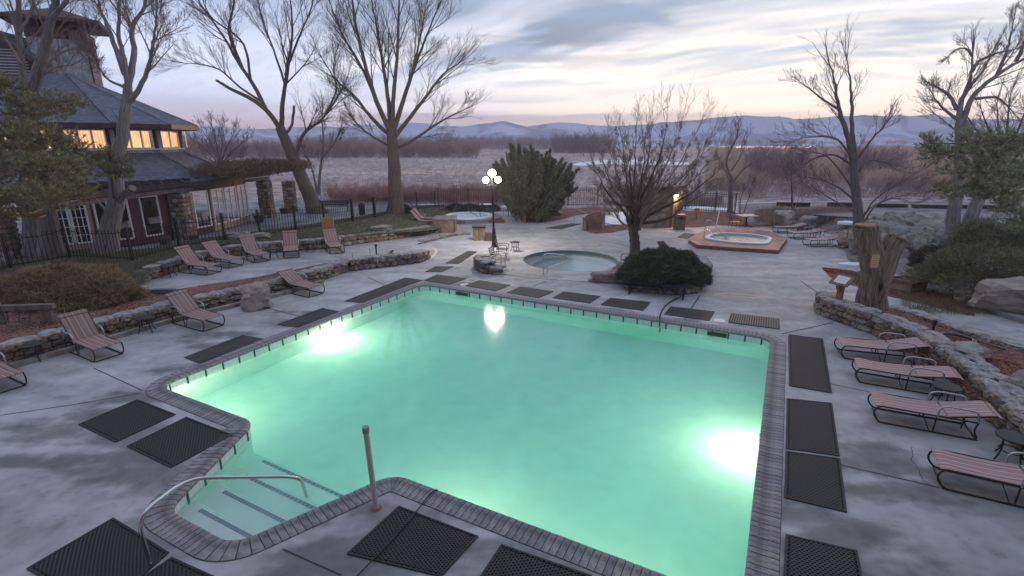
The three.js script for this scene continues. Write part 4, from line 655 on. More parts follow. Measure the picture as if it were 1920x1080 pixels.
// tables seen through the dining room windows
for (const [k, [x, y, l]] of [[374, 428, 'white clothed dining table behind the right pair of windows'], [299, 440, 'white clothed dining table behind the narrow window left of the column'], [230, 452, 'white clothed dining table behind the tall window by the pale trunk'], [60, 455, 'white clothed dining table at the dark end of the restaurant']].entries()) {
  const p = ground(x, y, .2).multiplyScalar(1.06); p.y = .22; const t = thing('dining_table', l, 'table', p, k);
  mesh('tablecloth', new MB().box(0, .62, 0, 1.25, .34, 1.0, 0, .03), M.cloth, t); for (const [a, b] of [[-1, -1], [1, -1], [1, 1], [-1, 1]]) mesh('leg', new MB().box(a * .5, .24, b * .4, .06, .48, .06), M.darkBeam, t);
}
{ // pergola along the terrace of the restaurant
  const A = ground(350, 447, .2), B = ground(503, 406, .16); const t = thing('pergola', 'dark timber pergola on stone columns in front of the restaurant', 'pergola', A.clone());
  const rel = (p, y) => p.clone().sub(A).setY(y - A.y), dir = V(0, 0, 0).subVectors(B, A).setY(0).normalize(), L0 = A.clone().addScaledVector(dir, -6.5), end = B.clone().addScaledVector(dir, .9);
  mesh('beam', new MB().beam(rel(L0, 3.22), rel(end, 3.22), .2, .3), M.darkBeam, t); mesh('beam', new MB().beam(rel(L0, 2.9).add(V(-.1, 0, -.1)), rel(end, 2.9).add(V(-.1, 0, -.1)), .12, .22), M.oldWood, t);
  const nrm = V(dir.z, 0, -dir.x); if (nrm.x > 0) nrm.negate();
  for (let k = 0; k < 22; k++) { const p = L0.clone().lerp(end, (k + .5) / 22); mesh('rafter', new MB().beam(rel(p.clone().addScaledVector(nrm, -.35), 3.44), rel(p.clone().addScaledVector(nrm, 3.2), 3.48), .07, .15), M.darkBeam, t); }
  for (const [p, w] of [[A, .82], [B, .80]]) { const c = rel(p, 0), top = 2.86 - A.y; const col = mesh('column', new MB().box(c.x, (2.86 - .2) / 2 - .05, c.z, w * .9, 2.86 - .2, w * .9), M.mortar, t); const r = rng(Math.round(p.x * 10)); for (let f = 0; f < 4; f++) for (let q = 0; q < 11; q++) for (let s = 0; s < 3; s++) { const m = mesh('stone', wallStones[(q + s + f) % 7], stones[Math.floor(r() * 6)], col), an = f * Math.PI / 2, lx = (s - 1) * w * .33 + (r() - .5) * .05, lz = w * .45, y = -.08 + q * .235; m.position.set(c.x + lx * Math.cos(an) + lz * Math.sin(an), y + .12, c.z - lx * Math.sin(an) + lz * Math.cos(an)); m.rotation.y = an; m.scale.set(w * .36, .26, .16); } }
}
{ // a third column standing free beyond
  const p = ground(547, 397, .15), t = thing('stone_column', 'free standing stone column behind the leaning trunk', 'column', p); mesh('core', new MB().box(0, 1.2, 0, .7, 2.4, .7), M.mortar, t); const r = rng(4); for (let f = 0; f < 4; f++) for (let q = 0; q < 10; q++) for (let s = 0; s < 2; s++) { const m = mesh('stone', wallStones[(q + s + f) % 7], stones[Math.floor(r() * 6)], t), an = f * Math.PI / 2, lx = (s - .5) * .36, lz = .35; m.position.set(lx * Math.cos(an) + lz * Math.sin(an), .12 + q * .24, -lx * Math.sin(an) + lz * Math.cos(an)); m.rotation.y = an; m.scale.set(.4, .26, .16); }
}
{ const p = ground(16, 498, .2), t = thing('stone_column', 'broad stone column at the dark left end of the restaurant', 'column', p); mesh('core', new MB().box(0, 1.2, 0, .9, 2.4, .7), M.mortar, t); const r = rng(8); for (let q = 0; q < 10; q++) for (let s = 0; s < 4; s++) { const m = mesh('stone', wallStones[(q + s) % 7], stones[Math.floor(r() * 6)], t); m.position.set((s - 1.5) * .25, .12 + q * .24, .36); m.scale.set(.28, .26, .16); } for (let q = 0; q < 10; q++) for (let s = 0; s < 3; s++) { const m = mesh('stone', wallStones[(q + s) % 7], stones[Math.floor(r() * 6)], t); m.position.set(.46, .12 + q * .24, (s - 1) * .25); m.scale.set(.16, .26, .28); } }
// ---------------------------------------------------------------- far range, ponds and marsh growth
{
  const prof = [[-700, 246], [-300, 232], [-100, 240], [60, 233], [200, 240], [340, 238], [400, 236], [450, 236], [530, 243], [590, 238], [660, 238], [730, 233], [800, 230], [845, 236], [870, 236], [905, 232], [945, 228], [985, 237], [1025, 231], [1065, 230], [1100, 234], [1135, 236], [1200, 232], [1260, 226], [1300, 222], [1350, 218], [1420, 217], [1455, 224], [1490, 220], [1560, 216], [1640, 217], [1680, 214], [1725, 224], [1760, 225], [1850, 222], [1920, 220], [2050, 214], [2300, 226], [2700, 222]];
  const ridge = (px) => { let j = 1; while (j < prof.length - 1 && prof[j][0] < px) j++; const [a, b] = [prof[j - 1], prof[j]]; return mix(a[1], b[1], clamp01((px - a[0]) / (b[0] - a[0]))); };
  const b = new MB(), N = 520, Rn = 26, pos = [], D0 = 640, D1 = 960;
  for (let r = 0; r <= Rn; r++) for (let k = 0; k <= N; k++) {
    const px = mix(-700, 2700, k / N), t = r / Rn, d = mix(D0, D1, t), u = (px - 960) / FOC, x = u * d / CP, top = away(px, ridge(px) + (fbm3(px * .05, 2, 2, 4) - .5) * 5, D1).y;
    const spur = fbm3(px * .018, t * 1.6, 9.1, 5), fine = fbm3(px * .07, t * 5, 4.1, 4);
    let y = r === Rn ? top : top * Math.pow(t, 1.25) * (.45 + 1.15 * (spur - .2)) * (1 - .0) + (fine - .5) * 4 * t; if (r === 0) y = -.6; y = Math.min(y, top * (.25 + .75 * t));
    pos.push(V(x, y, -d));
  }
  const w = N + 1; for (let r = 0; r <= Rn; r++) for (let k = 0; k <= N; k++) { const c = (rr, kk) => pos[Math.min(Rn, Math.max(0, rr)) * w + Math.min(N, Math.max(0, kk))], n = V(0, 0, 0).subVectors(c(r, k + 1), c(r, k - 1)).cross(V(0, 0, 0).subVectors(c(r + 1, k), c(r - 1, k))).normalize(); if (n.y < 0) n.negate(); b.v(pos[r * w + k], n, pos[r * w + k].x, pos[r * w + k].z); }
  for (let r = 0; r < Rn; r++) for (let k = 0; k < N; k++) { const q = r * w + k; b.i.push(q, q + 1, q + w + 1, q, q + w + 1, q + w); }
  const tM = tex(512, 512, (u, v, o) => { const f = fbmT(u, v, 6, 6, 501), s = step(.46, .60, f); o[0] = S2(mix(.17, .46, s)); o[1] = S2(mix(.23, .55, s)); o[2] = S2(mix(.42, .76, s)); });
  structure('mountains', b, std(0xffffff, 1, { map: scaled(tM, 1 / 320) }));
}
const pondMat = std(rgb(.02, .02, .025), .04, { metalness: 0 });
const flat = (l, y) => sheet(l.map(([px, py]) => ground(px, py, y)), y);
structure('pond', flat([[1072, 309], [1085, 305], [1130, 300], [1200, 300], [1290, 305], [1300, 310], [1200, 309], [1130, 307], [1090, 311]], -.03), M.snow);
structure('pond', flat([[1345, 275.2], [1420, 274.4], [1540, 274.5], [1545, 277], [1440, 277.2], [1360, 277.4]], -.03), new THREE.MeshStandardMaterial({ color: rgb(.9, .88, .86), metalness: 1, roughness: .12 }));

function instanced(name, geo, mat, list, label, category) {
  const m = new THREE.InstancedMesh(geo.build ? geo.build() : geo, mat, list.length); m.name = numbered(name); m.userData = { kind: 'stuff', label, category };
  list.forEach((q, k) => { m.setMatrixAt(k, q.m); if (q.c) m.setColorAt(k, q.c); }); m.castShadow = m.receiveShadow = true; scene.add(m); return m;
}
const TRS = (p, ry, s, sy) => new THREE.Matrix4().compose(p, new THREE.Quaternion().setFromAxisAngle(V(0, 1, 0), ry), V(s, sy ?? s, s));
function tuft(seed, n, h, spread, w) { const r = rng(seed), b = new MB(); for (let k = 0; k < n; k++) { const a = r() * 6.283, q = Math.sqrt(r()) * spread, x = Math.cos(a) * q, z = Math.sin(a) * q, hh = h * (.55 + .45 * r()), la = r() * 6.283, l = hh * (.15 + .35 * r()), fa = r() * 3.14, dx = Math.cos(fa) * w, dz = Math.sin(fa) * w; const p0 = V(x - dx, 0, z - dz), p1 = V(x + dx, 0, z + dz), m0 = V(x - dx * .8 + Math.cos(la) * l * .35, hh * .6, z - dz * .8 + Math.sin(la) * l * .35), m1 = V(x + dx * .8 + Math.cos(la) * l * .35, hh * .6, z + dz * .8 + Math.sin(la) * l * .35), t = V(x + Math.cos(la) * l, hh, z + Math.sin(la) * l); b.quad(p0, p1, m1, m0); b.tri(m0, m1, t); } return b.build(); }
function bush(seed, n, h, spread, r0) {                              // bare brush: many thin forking stems
  const r = rng(seed), b = new MB();
  for (let k = 0; k < n; k++) { const a = r() * 6.283, lean = (.15 + .5 * r()), hh = h * (.6 + .4 * r()), p0 = V((r() - .5) * spread * .5, 0, (r() - .5) * spread * .5), p1 = p0.clone().add(V(Math.cos(a) * lean * hh * .4, hh * .5, Math.sin(a) * lean * hh * .4)); b.tube([p0, p1], [r0, r0 * .7], 3, false); for (let q = 0; q < 4; q++) { const a2 = a + (r() - .5) * 2.4, p2 = p1.clone().add(V(Math.cos(a2) * hh * .22, hh * (.25 + .3 * r()), Math.sin(a2) * hh * .22)); b.tube([p1, p2], [r0 * .7, r0 * .35], 3, false); for (let e = 0; e < 3; e++) { const a3 = a2 + (r() - .5) * 3, s = p1.clone().lerp(p2, .3 + .7 * r()); b.tube([s, s.clone().add(V(Math.cos(a3) * hh * .12, hh * (.08 + .12 * r()), Math.sin(a3) * hh * .12))], [r0 * .45, r0 * .2], 3, false); } } }
  return b.build();
}
{
  const r = rng(2024), field = [], reed = [], brush = [], near = [];
  const g1 = tuft(1, 9, .75, .32, .012), g2 = tuft(2, 11, 1.9, .5, .022), bA = bush(3, 9, 3.2, 2.2, .03);
  const tone = (a, b, k) => { const t = r(), j = .75 + r() * .5; return rgb(mix(a[0], b[0], t) * j * k, mix(a[1], b[1], t) * j * k, mix(a[2], b[2], t) * j * k); };
  // low meadow grass beyond the fence, thick near and thinner far off
  for (let k = 0; k < 26000; k++) { const px = -100 + r() * 2150, t = r(), py = 274.5 + 114 * Math.pow(t, 1.5), p = ground(px, py, -.06); if (px > 1380 && py > 372) continue; if (px < 560 && py > 340) continue; const n = fbm3(p.x * .03, 1.1, p.z * .03, 4), d = -p.z; if (py > 299 && py < 312 && px > 1065 && px < 1305) continue; if (n < .36 && r() < .7) continue; field.push({ m: TRS(p, r() * 6.28, (.8 + r() * .7) * Math.min(3.2, Math.max(1, d / 90)), (.55 + r() * .6) * Math.max(.8, Math.min(1.3, d / 110))), c: n > .52 ? tone([.43, .33, .285], [.54, .43, .38], 1) : tone([.43, .36, .355], [.58, .50, .49], 1) }); }
  // tall tan reeds on the right
  for (let k = 0; k < 30000; k++) { const px = 1330 + r() * 720, py = 275 + 84 * Math.pow(r(), 1.25), p = ground(px, py, -.06), n = fbm3(p.x * .045, 7.7, p.z * .045, 4), d = -p.z; const want = py < 335 ? .40 : .50; if (n < want - .09 * (px > 1500)) continue; if (py < 278.5 && px < 1560) continue; if (px > 1390 && py > 352) continue; reed.push({ m: TRS(p, r() * 6.28, (1 + r() * .6) * Math.max(1, Math.min(2.2, d / 120)), (.85 + r() * .5)), c: tone([.44, .32, .23], [.56, .42, .32], 1) }); }
  // bare red-brown brush along the far edge of the meadow and in thickets
  const thicket = (n, x0, x1, y0, y1, s0, s1, a, b, keep = .42) => { for (let k = 0; k < n; k++) { const px = mix(x0, x1, r()), py = mix(y0, y1, r()), p = ground(px, py, -.06); if (fbm3(p.x * .02, 5.5, p.z * .02, 3) < keep) continue; const s = mix(s0, s1, r()); brush.push({ m: TRS(p, r() * 6.28, s, s * (.8 + .4 * r())), c: tone([a[0], a[1] * 1.06, a[2]], [b[0], b[1] * 1.06, b[2]], 2.3) }); } };
  thicket(900, 330, 900, 285, 297, 1.0, 1.9, [.10, .060, .058], [.15, .095, .088], .2);
  thicket(260, 560, 900, 276, 284, 2.0, 3.2, [.10, .065, .065], [.15, .10, .095], .2);
  thicket(200, 1040, 1140, 280, 288, 1.3, 3.0, [.08, .05, .06], [.12, .08, .085], .0);
  thicket(260, 880, 1120, 275.5, 281, 2.0, 3.0, [.10, .065, .07], [.14, .10, .10], .3);
  thicket(220, 1100, 1700, 273, 273.6, 1.7, 2.8, [.11, .075, .08], [.16, .11, .11], .35);
  thicket(420, -200, 380, 280, 310, 1.4, 2.6, [.10, .065, .062], [.15, .10, .09], .2);
  thicket(380, 620, 960, 372, 384, .3, .55, [.16, .09, .085], [.22, .13, .12], .3);
  thicket(110, 1370, 1800, 352, 374, .35, .7, [.14, .085, .085], [.20, .13, .125], .40);
  thicket(46, 1400, 1500, 300, 350, .9, 1.5, [.10, .065, .075], [.15, .10, .105], .3);
  thicket(40, 1590, 1680, 300, 345, .9, 1.5, [.10, .065, .075], [.15, .10, .105], .3);
  instanced('marsh_grass', g1, std(0xffffff, 1), field, 'dry pale meadow grass of the marsh beyond the fence', 'grass');
  instanced('reeds', g2, std(0xffffff, 1), reed, 'tall tan reeds standing in the marsh at the right', 'reeds');
  instanced('brush', bA, std(0xffffff, 1), brush, 'bare reddish brush and thickets along the marsh', 'brush');
  // lawn blades and dry grass by the bank
  const lg = [], gb = tuft(6, 9, .09, .12, .006); const F = lawn.fine, w = F[0].length;
  for (let k = 0; k < 16000; k++) { const rr = Math.floor(r() * (F.length - 1)), j = Math.floor(r() * (w - 1)), u = r(), v = r(), p = F[rr][j].clone().lerp(F[rr][j + 1], u).lerp(F[rr + 1][j].clone().lerp(F[rr + 1][j + 1], u), v); lg.push({ m: TRS(p, r() * 6.28, 1 + r(), .7 + r() * .7), c: tone([.14, .14, .09], [.22, .19, .125], 1) }); }
  instanced('lawn_grass', gb, std(0xffffff, 1), lg, 'short winter lawn in front of the iron fence', 'grass');
  const bank = [], gk = tuft(8, 14, .55, .25, .008);
  for (let k = 0; k < 700; k++) { const px = 1420 + r() * 190, py = 398 + r() * 22, p = ground(px, py, .3 + (420 - py) * .018); bank.push({ m: TRS(p, r() * 6.28, .7 + r() * .8), c: tone([.27, .19, .155], [.36, .27, .22], 1) }); }
  for (let k = 0; k < 420; k++) { const px = 1690 + r() * 220, py = 545 + r() * 45, p = ground(px, py, .03); bank.push({ m: TRS(p, r() * 6.28, .3 + r() * .4, .2 + r() * .3), c: tone([.12, .12, .07], [.22, .18, .11], 1) }); }
  for (let k = 0; k < 260; k++) { const px = 1270 + r() * 80, py = 376 + r() * 12, p = ground(px, py, 0); bank.push({ m: TRS(p, r() * 6.28, .9 + r() * .8), c: tone([.24, .19, .15], [.32, .26, .2], 1) }); }
  instanced('dry_grass', gk, std(0xffffff, 1), bank, 'tufts of dry tan grass on the bank and beside the path', 'grass');
  // bark chips lying in the nearer bed
  const chips = [], cg = new THREE.BoxGeometry(1, .35, .5); const area = [[1690, 640], [1930, 800]];
  for (let k = 0; k < 9000; k++) { const px = 1640 + r() * 400, py = 605 + r() * 260, p = ground(px, py, .375), q = ground(mix(1600, 2050, (px - 1640) / 400), py, .375); const edge1 = mix(628, 700, (px - 1640) / 290) - 14, edge2 = 628 + (px - 1640) * .62; if (py < edge1 || py > edge2) continue; const s = .03 + r() * .05; chips.push({ m: new THREE.Matrix4().compose(p, new THREE.Quaternion().setFromEuler(new THREE.Euler(r() - .5, r() * 6.28, r() - .5)), V(s, s * .5, s)), c: tone([.12, .045, .032], [.26, .11, .075], 1) }); }
  for (let k = 0; k < 7000; k++) { const t = r(), px = mix(1545, 1826, t), mid = mix(504, 578, t), half = t < .3 ? mix(2, 16, t / .3) : 14, py = mid + (r() * 2 - 1) * half, p = ground(px, py, .03), s = .03 + r() * .05; chips.push({ m: new THREE.Matrix4().compose(p, new THREE.Quaternion().setFromEuler(new THREE.Euler(r() - .5, r() * 6.28, r() - .5)), V(s, s * .5, s)), c: tone([.12, .045, .032], [.26, .11, .075], 1) }); }
  instanced('bark_chips', cg, std(0xffffff, 1), chips, 'loose red bark chips covering the planting beds', 'bark chips');
}

// ---------------------------------------------------------------- bare trees
const UPV = V(0, 1, 0);
function branches(b, start, dir, len, r0, level, r, o) {
  const n = level >= 3 ? 2 : level === 2 ? 3 : 5, pts = [start.clone()], rad = [r0], d = dir.clone(); let p = start.clone();
  for (let k = 1; k <= n; k++) { d.add(V((r() - .5) * o.wob, (r() - .5) * o.wob + o.up * (.3 + .2 * level), (r() - .5) * o.wob)).normalize(); p = p.clone().addScaledVector(d, len / n); pts.push(p); rad.push(mix(r0, r0 * .35, k / n)); }
  b.tube(pts, rad, level === 0 ? 6 : level === 1 ? 5 : 3, false);
  if (level >= o.levels) return; sprout(b, pts, rad, len, level + 1, r, o, .22);
}
function sprout(b, pts, rad, len, level, r, o, from) {
  const cnt = Math.max(2, Math.round(o.count[level] * (.7 + .6 * r()))), tot = pts.length - 1;
  for (let c = 0; c < cnt; c++) {
    const t = mix(from, 1, (c + r()) / cnt) * tot, j = Math.min(tot - 1, Math.floor(t)), f = t - j, s = pts[j].clone().lerp(pts[j + 1], f), rr = mix(rad[j], rad[j + 1], f), d = V(0, 0, 0).subVectors(pts[j + 1], pts[j]).normalize();
    const ax = V(r() - .5, r() - .5, r() - .5).cross(d).normalize(), an = (o.ang ?? .65) * (.6 + .7 * r()); d.applyAxisAngle(ax, an); if (o.noDown) d.y = Math.max(d.y, o.noDown);
    const l = len * (o.ratio ?? .5) * (.55 + .7 * r()) * (1.15 - .45 * (t / tot));
    branches(b, s, d.normalize(), l, Math.max(o.rmin, Math.min(rr * .5, l * .017)), level, r, o);
  }
}
function bareTree(name, label, base, limbs, o) {                     // limbs: survey polylines with a depth each; the first one is the trunk
  const t = thing(name, label, 'tree', base), r = rng(o.seed), Z = -base.z, tr = new MB(), cr = new MB();
  for (const L of limbs) {
    const n = L.p.length; let pts = L.p.map(([px, py], k) => (k === 0 && L.root ? base.clone() : away(px, py, Z - (L.z ?? 0) * (k / (n - 1)) - (L.z0 ?? 0))).sub(base));
    if (L.root) pts[0].set(0, -.15, 0); pts = curve(pts, Math.max(6, n * 4));
    for (const p of pts.slice(2)) p.add(V((r() - .5) * .05, 0, (r() - .5) * .05).multiplyScalar(L.kink ?? 1));
    const len = pts.reduce((s, p, k) => k ? s + p.distanceTo(pts[k - 1]) : 0, 0), rad = pts.map((_, k) => { const t = k / (pts.length - 1); let q = mix(L.r0, L.r1, t); if (L.root) q *= 1 + .55 * Math.exp(-t * 14); return q; });
    (L.r0 > (o.trunkMin ?? .07) ? tr : cr).tube(pts, rad, L.r0 > .12 ? 12 : 7, true);
    if (!L.bare) { sprout(cr, pts, rad, (L.spread ?? Math.min(len * .62, o.maxSpread ?? 4)), 0, r, o, L.from ?? .3); if (L.r1 < .06) { const d = V(0, 0, 0).subVectors(pts[pts.length - 1], pts[pts.length - 3]).normalize(); for (let q = 0; q < 3; q++) branches(cr, pts[pts.length - 1], d.clone().add(V((r() - .5) * .7, (r() - .3) * .5, (r() - .5) * .7)).normalize(), Math.min(len * .3, 2), L.r1, 1, r, o); } }
  }
  mesh('trunk', tr, o.bark, t); mesh('crown', cr, o.twig, t); return t;
}
const big = { levels: 3, count: [11, 6, 5, 3], wob: .17, up: .16, ratio: .60, ang: .55, rmin: .0062, maxSpread: 4.2 };
// 1: pale tree behind the pine at the far left
bareTree('cottonwood_tree', 'tall pale bare tree behind the pine at the left end of the restaurant', ground(62, 470, .8), [
  { p: [[62, 470], [55, 380], [50, 280], [52, 190]], r0: .30, r1: .24, root: true, bare: true },
  { p: [[52, 200], [74, 120], [97, 35], [110, -40], [120, -120]], r0: .24, r1: .05, z: 1, from: .3 }, { p: [[50, 205], [42, 135], [36, 60], [34, -40], [28, -130]], r0: .17, r1: .04, z: -1, from: .25 },
  { p: [[97, 35], [125, 0], [150, -60]], r0: .1, r1: .02, z0: .8 }, { p: [[70, 140], [105, 105], [150, 85], [172, 60]], r0: .05, r1: .012, z: -1.4 }, { p: [[60, 170], [95, 130], [140, 120], [160, 105]], r0: .04, r1: .01, z: 1 }, { p: [[40, 120], [10, 70], [-20, 40]], r0: .06, r1: .015 }, { p: [[36, 60], [60, 20], [70, -30]], r0: .05, r1: .012 }],
  { ...big, seed: 101, bark: M.barkGrey, twig: M.twigPale, maxSpread: 3.3 });
// 2: leaning tree with the cut stub
bareTree('cottonwood_tree', 'leaning bare tree with a sawn-off stub in front of the restaurant', ground(197, 474, .8), [
  { p: [[197, 474], [207, 420], [220, 370], [217, 320], [228, 260], [236, 205], [240, 158]], r0: .37, r1: .155, root: true, bare: true },
  { p: [[217, 385], [230, 368], [250, 352]], r0: .15, r1: .14, bare: true, z: .5 }, { p: [[205, 402], [192, 388], [176, 368]], r0: .09, r1: .03, bare: true },
  { p: [[240, 160], [232, 110], [222, 60], [224, 0], [226, -60]], r0: .12, r1: .02, z: .6 }, { p: [[240, 160], [252, 100], [248, 50], [270, 15], [280, -40]], r0: .13, r1: .03, z: -.8 }, { p: [[244, 190], [262, 165], [282, 110], [290, 60], [296, 0]], r0: .12, r1: .02, z: .8 },
  { p: [[234, 140], [205, 60], [190, 20], [178, -20]], r0: .11, r1: .02, z: -.5 }, { p: [[236, 165], [205, 150], [180, 120], [160, 100]], r0: .06, r1: .012, z: 1.2 }, { p: [[225, 250], [222, 225], [205, 200]], r0: .03, r1: .012, bare: true }],
  { ...big, seed: 102, bark: M.barkPale, twig: M.twigPale, maxSpread: 3.3 });
// 3: big leaning tree by the pergola end
bareTree('cottonwood_tree', 'big leaning bare tree with a broken limb beside the end of the pergola', ground(594, 398, .17), [
  { p: [[594, 398], [582, 370], [560, 320], [540, 272], [524, 238]], r0: .60, r1: .33, root: true, bare: true },
  { p: [[526, 242], [498, 205], [465, 182], [435, 168], [405, 150]], r0: .19, r1: .085, z: 1.5, bare: true }, { p: [[500, 208], [470, 150], [446, 116], [420, 70], [385, 20], [352, -30]], r0: .16, r1: .025, z: -.8 },
  { p: [[455, 130], [430, 60], [440, 0], [442, -50]], r0: .13, r1: .02, z0: -.4 }, { p: [[490, 190], [452, 165], [410, 130], [370, 120], [345, 118]], r0: .09, r1: .014, z: 1.6 }, { p: [[470, 150], [455, 80], [395, 30], [372, -20]], r0: .10, r1: .02, z: 2 },
  { p: [[528, 240], [530, 190], [541, 120], [548, 50], [540, -40]], r0: .19, r1: .03, z: .8 }, { p: [[541, 120], [565, 60], [585, 10], [590, -40]], r0: .09, r1: .016 }, { p: [[535, 160], [512, 90], [490, 30], [480, -30]], r0: .09, r1: .016, z: 1 },
  { p: [[556, 305], [562, 265], [575, 245], [602, 225], [628, 190], [645, 160]], r0: .17, r1: .02, z: 1 }, { p: [[530, 258], [546, 236], [552, 198]], r0: .11, r1: .09, bare: true }, { p: [[610, 215], [630, 170], [625, 120], [640, 70]], r0: .08, r1: .015 }],
  { ...big, seed: 103, bark: M.barkBrown, twig: M.twig, maxSpread: 5.2, count: [12, 7, 4, 3] });
// 4: broad tree at the fence
bareTree('cottonwood_tree', 'broad spreading bare tree standing upright at the iron fence', ground(742, 399, .5), [
  { p: [[742, 399], [740, 340], [737, 280], [733, 245]], r0: .54, r1: .33, root: true, bare: true },
  { p: [[734, 250], [712, 205], [690, 140], [672, 70], [660, 0], [655, -50]], r0: .20, r1: .03, z: 1 }, { p: [[734, 250], [728, 190], [718, 120], [706, 50], [690, -30]], r0: .18, r1: .025, z: -1 }, { p: [[734, 250], [738, 180], [745, 100], [748, 20], [752, -40]], r0: .18, r1: .025, z: .5 },
  { p: [[735, 255], [752, 200], [772, 140], [795, 80], [818, 20]], r0: .2, r1: .03, z: -1.5 }, { p: [[736, 262], [765, 225], [800, 180], [830, 140], [858, 120]], r0: .17, r1: .025, z: 1.5 }, { p: [[737, 280], [770, 265], [815, 235], [850, 215], [872, 205]], r0: .13, r1: .02, z: -.6 },
  { p: [[733, 255], [700, 225], [664, 180], [630, 150], [604, 110]], r0: .16, r1: .02, z: -1.2 }, { p: [[735, 275], [705, 260], [672, 235], [650, 200]], r0: .10, r1: .016, z: 1.4 }, { p: [[712, 205], [680, 130], [640, 60], [620, 10]], r0: .12, r1: .02, z: .6 }, { p: [[772, 140], [790, 60], [800, 0]], r0: .09, r1: .02 }],
  { ...big, seed: 104, bark: M.barkBrown, twig: M.twig, maxSpread: 5.2, count: [12, 7, 4, 3] });
// 5: slight tree behind the big leaning one
bareTree('young_tree', 'slender bare tree behind the leaning trunk at the patio', ground(597, 366, .1), [
  { p: [[597, 366], [600, 320], [606, 270], [604, 220]], r0: .16, r1: .05, root: true, from: .25, spread: 3 }, { p: [[594, 362], [586, 320], [572, 285]], r0: .12, r1: .04, spread: 2 }, { p: [[602, 300], [625, 270], [640, 240]], r0: .07, r1: .02 }],
  { ...big, seed: 105, bark: M.barkGrey, twig: M.twig, count: [8, 5, 4, 3], rmin: .012 });
// 6: many-stemmed tree at the round spa
{
  const r = rng(66), L = [{ p: [[1192, 478], [1190, 450], [1186, 420]], r0: .27, r1: .22, root: true, bare: true }];
  const tips = [[1125, 345], [1118, 300], [1126, 262], [1142, 238], [1165, 222], [1192, 212], [1222, 206], [1250, 202], [1276, 200], [1302, 216], [1322, 240], [1338, 266], [1345, 300], [1336, 338], [1150, 265], [1210, 240], [1265, 238], [1305, 280], [1240, 260], [1180, 260]];
  tips.forEach(([x, y0], k) => { const y = y0 + (430 - y0) * .17; const low = k === 0 || k === 13; L.push({ p: [[mix(1180, 1200, k / 19), 432 - r() * 12], [mix(1188, x, low ? .45 : .22), mix(430, y, .28)], [mix(1188, x, .66), mix(430, y, .6)], [x, y]], r0: .075 + r() * .03, r1: .009, z: (r() - .5) * 5, from: .22, spread: 1.45, kink: 1.5 }); });
  bareTree('multistem_tree', 'many-stemmed bare tree with dense twigs beside the round spa', ground(1192, 478, .1), L, { levels: 3, count: [16, 8, 5, 4], wob: .3, up: .2, ratio: .5, ang: .62, rmin: .006, seed: 106, bark: M.barkDark, twig: M.twigTan, trunkMin: .09 });
}
// 7, 8: slight trees beyond the fence at the right
bareTree('young_tree', 'forked bare tree behind the fence, left of the stone table', ground(1369, 398), [{ p: [[1369, 398], [1370, 360], [1372, 330]], r0: .19, r1: .13, root: true, bare: true }, { p: [[1371, 335], [1362, 300], [1380, 262], [1384, 246]], r0: .11, r1: .02, z: 1 }, { p: [[1372, 345], [1392, 320], [1412, 305], [1434, 296]], r0: .09, r1: .015 }, { p: [[1370, 350], [1360, 320], [1348, 300]], r0: .06, r1: .012 }, { p: [[1371, 320], [1392, 285], [1400, 258]], r0: .07, r1: .012, z: -1 }], { ...big, seed: 107, bark: M.barkGrey, twig: M.twigPlum, count: [7, 4, 3, 2], rmin: .009 });
bareTree('young_tree', 'thin straight sapling by the drive behind the far loungers', ground(1486, 410, .3), [{ p: [[1486, 410], [1485, 370], [1484, 315]], r0: .09, r1: .02, root: true, from: .2, spread: 2.2 }], { ...big, seed: 108, bark: M.barkDark, twig: M.twigPlum, count: [8, 4, 3, 2], rmin: .008 });
bareTree('young_tree', 'thin leaning saplings at the end of the far fence', ground(1388, 402), [{ p: [[1388, 402], [1390, 370], [1402, 345]], r0: .05, r1: .015, root: true, from: .3, spread: 1.6 }, { p: [[1394, 400], [1404, 372], [1412, 352]], r0: .04, r1: .012, spread: 1.4 }], { ...big, seed: 118, bark: M.barkDark, twig: M.twigPlum, count: [6, 4, 3, 3], rmin: .010 });
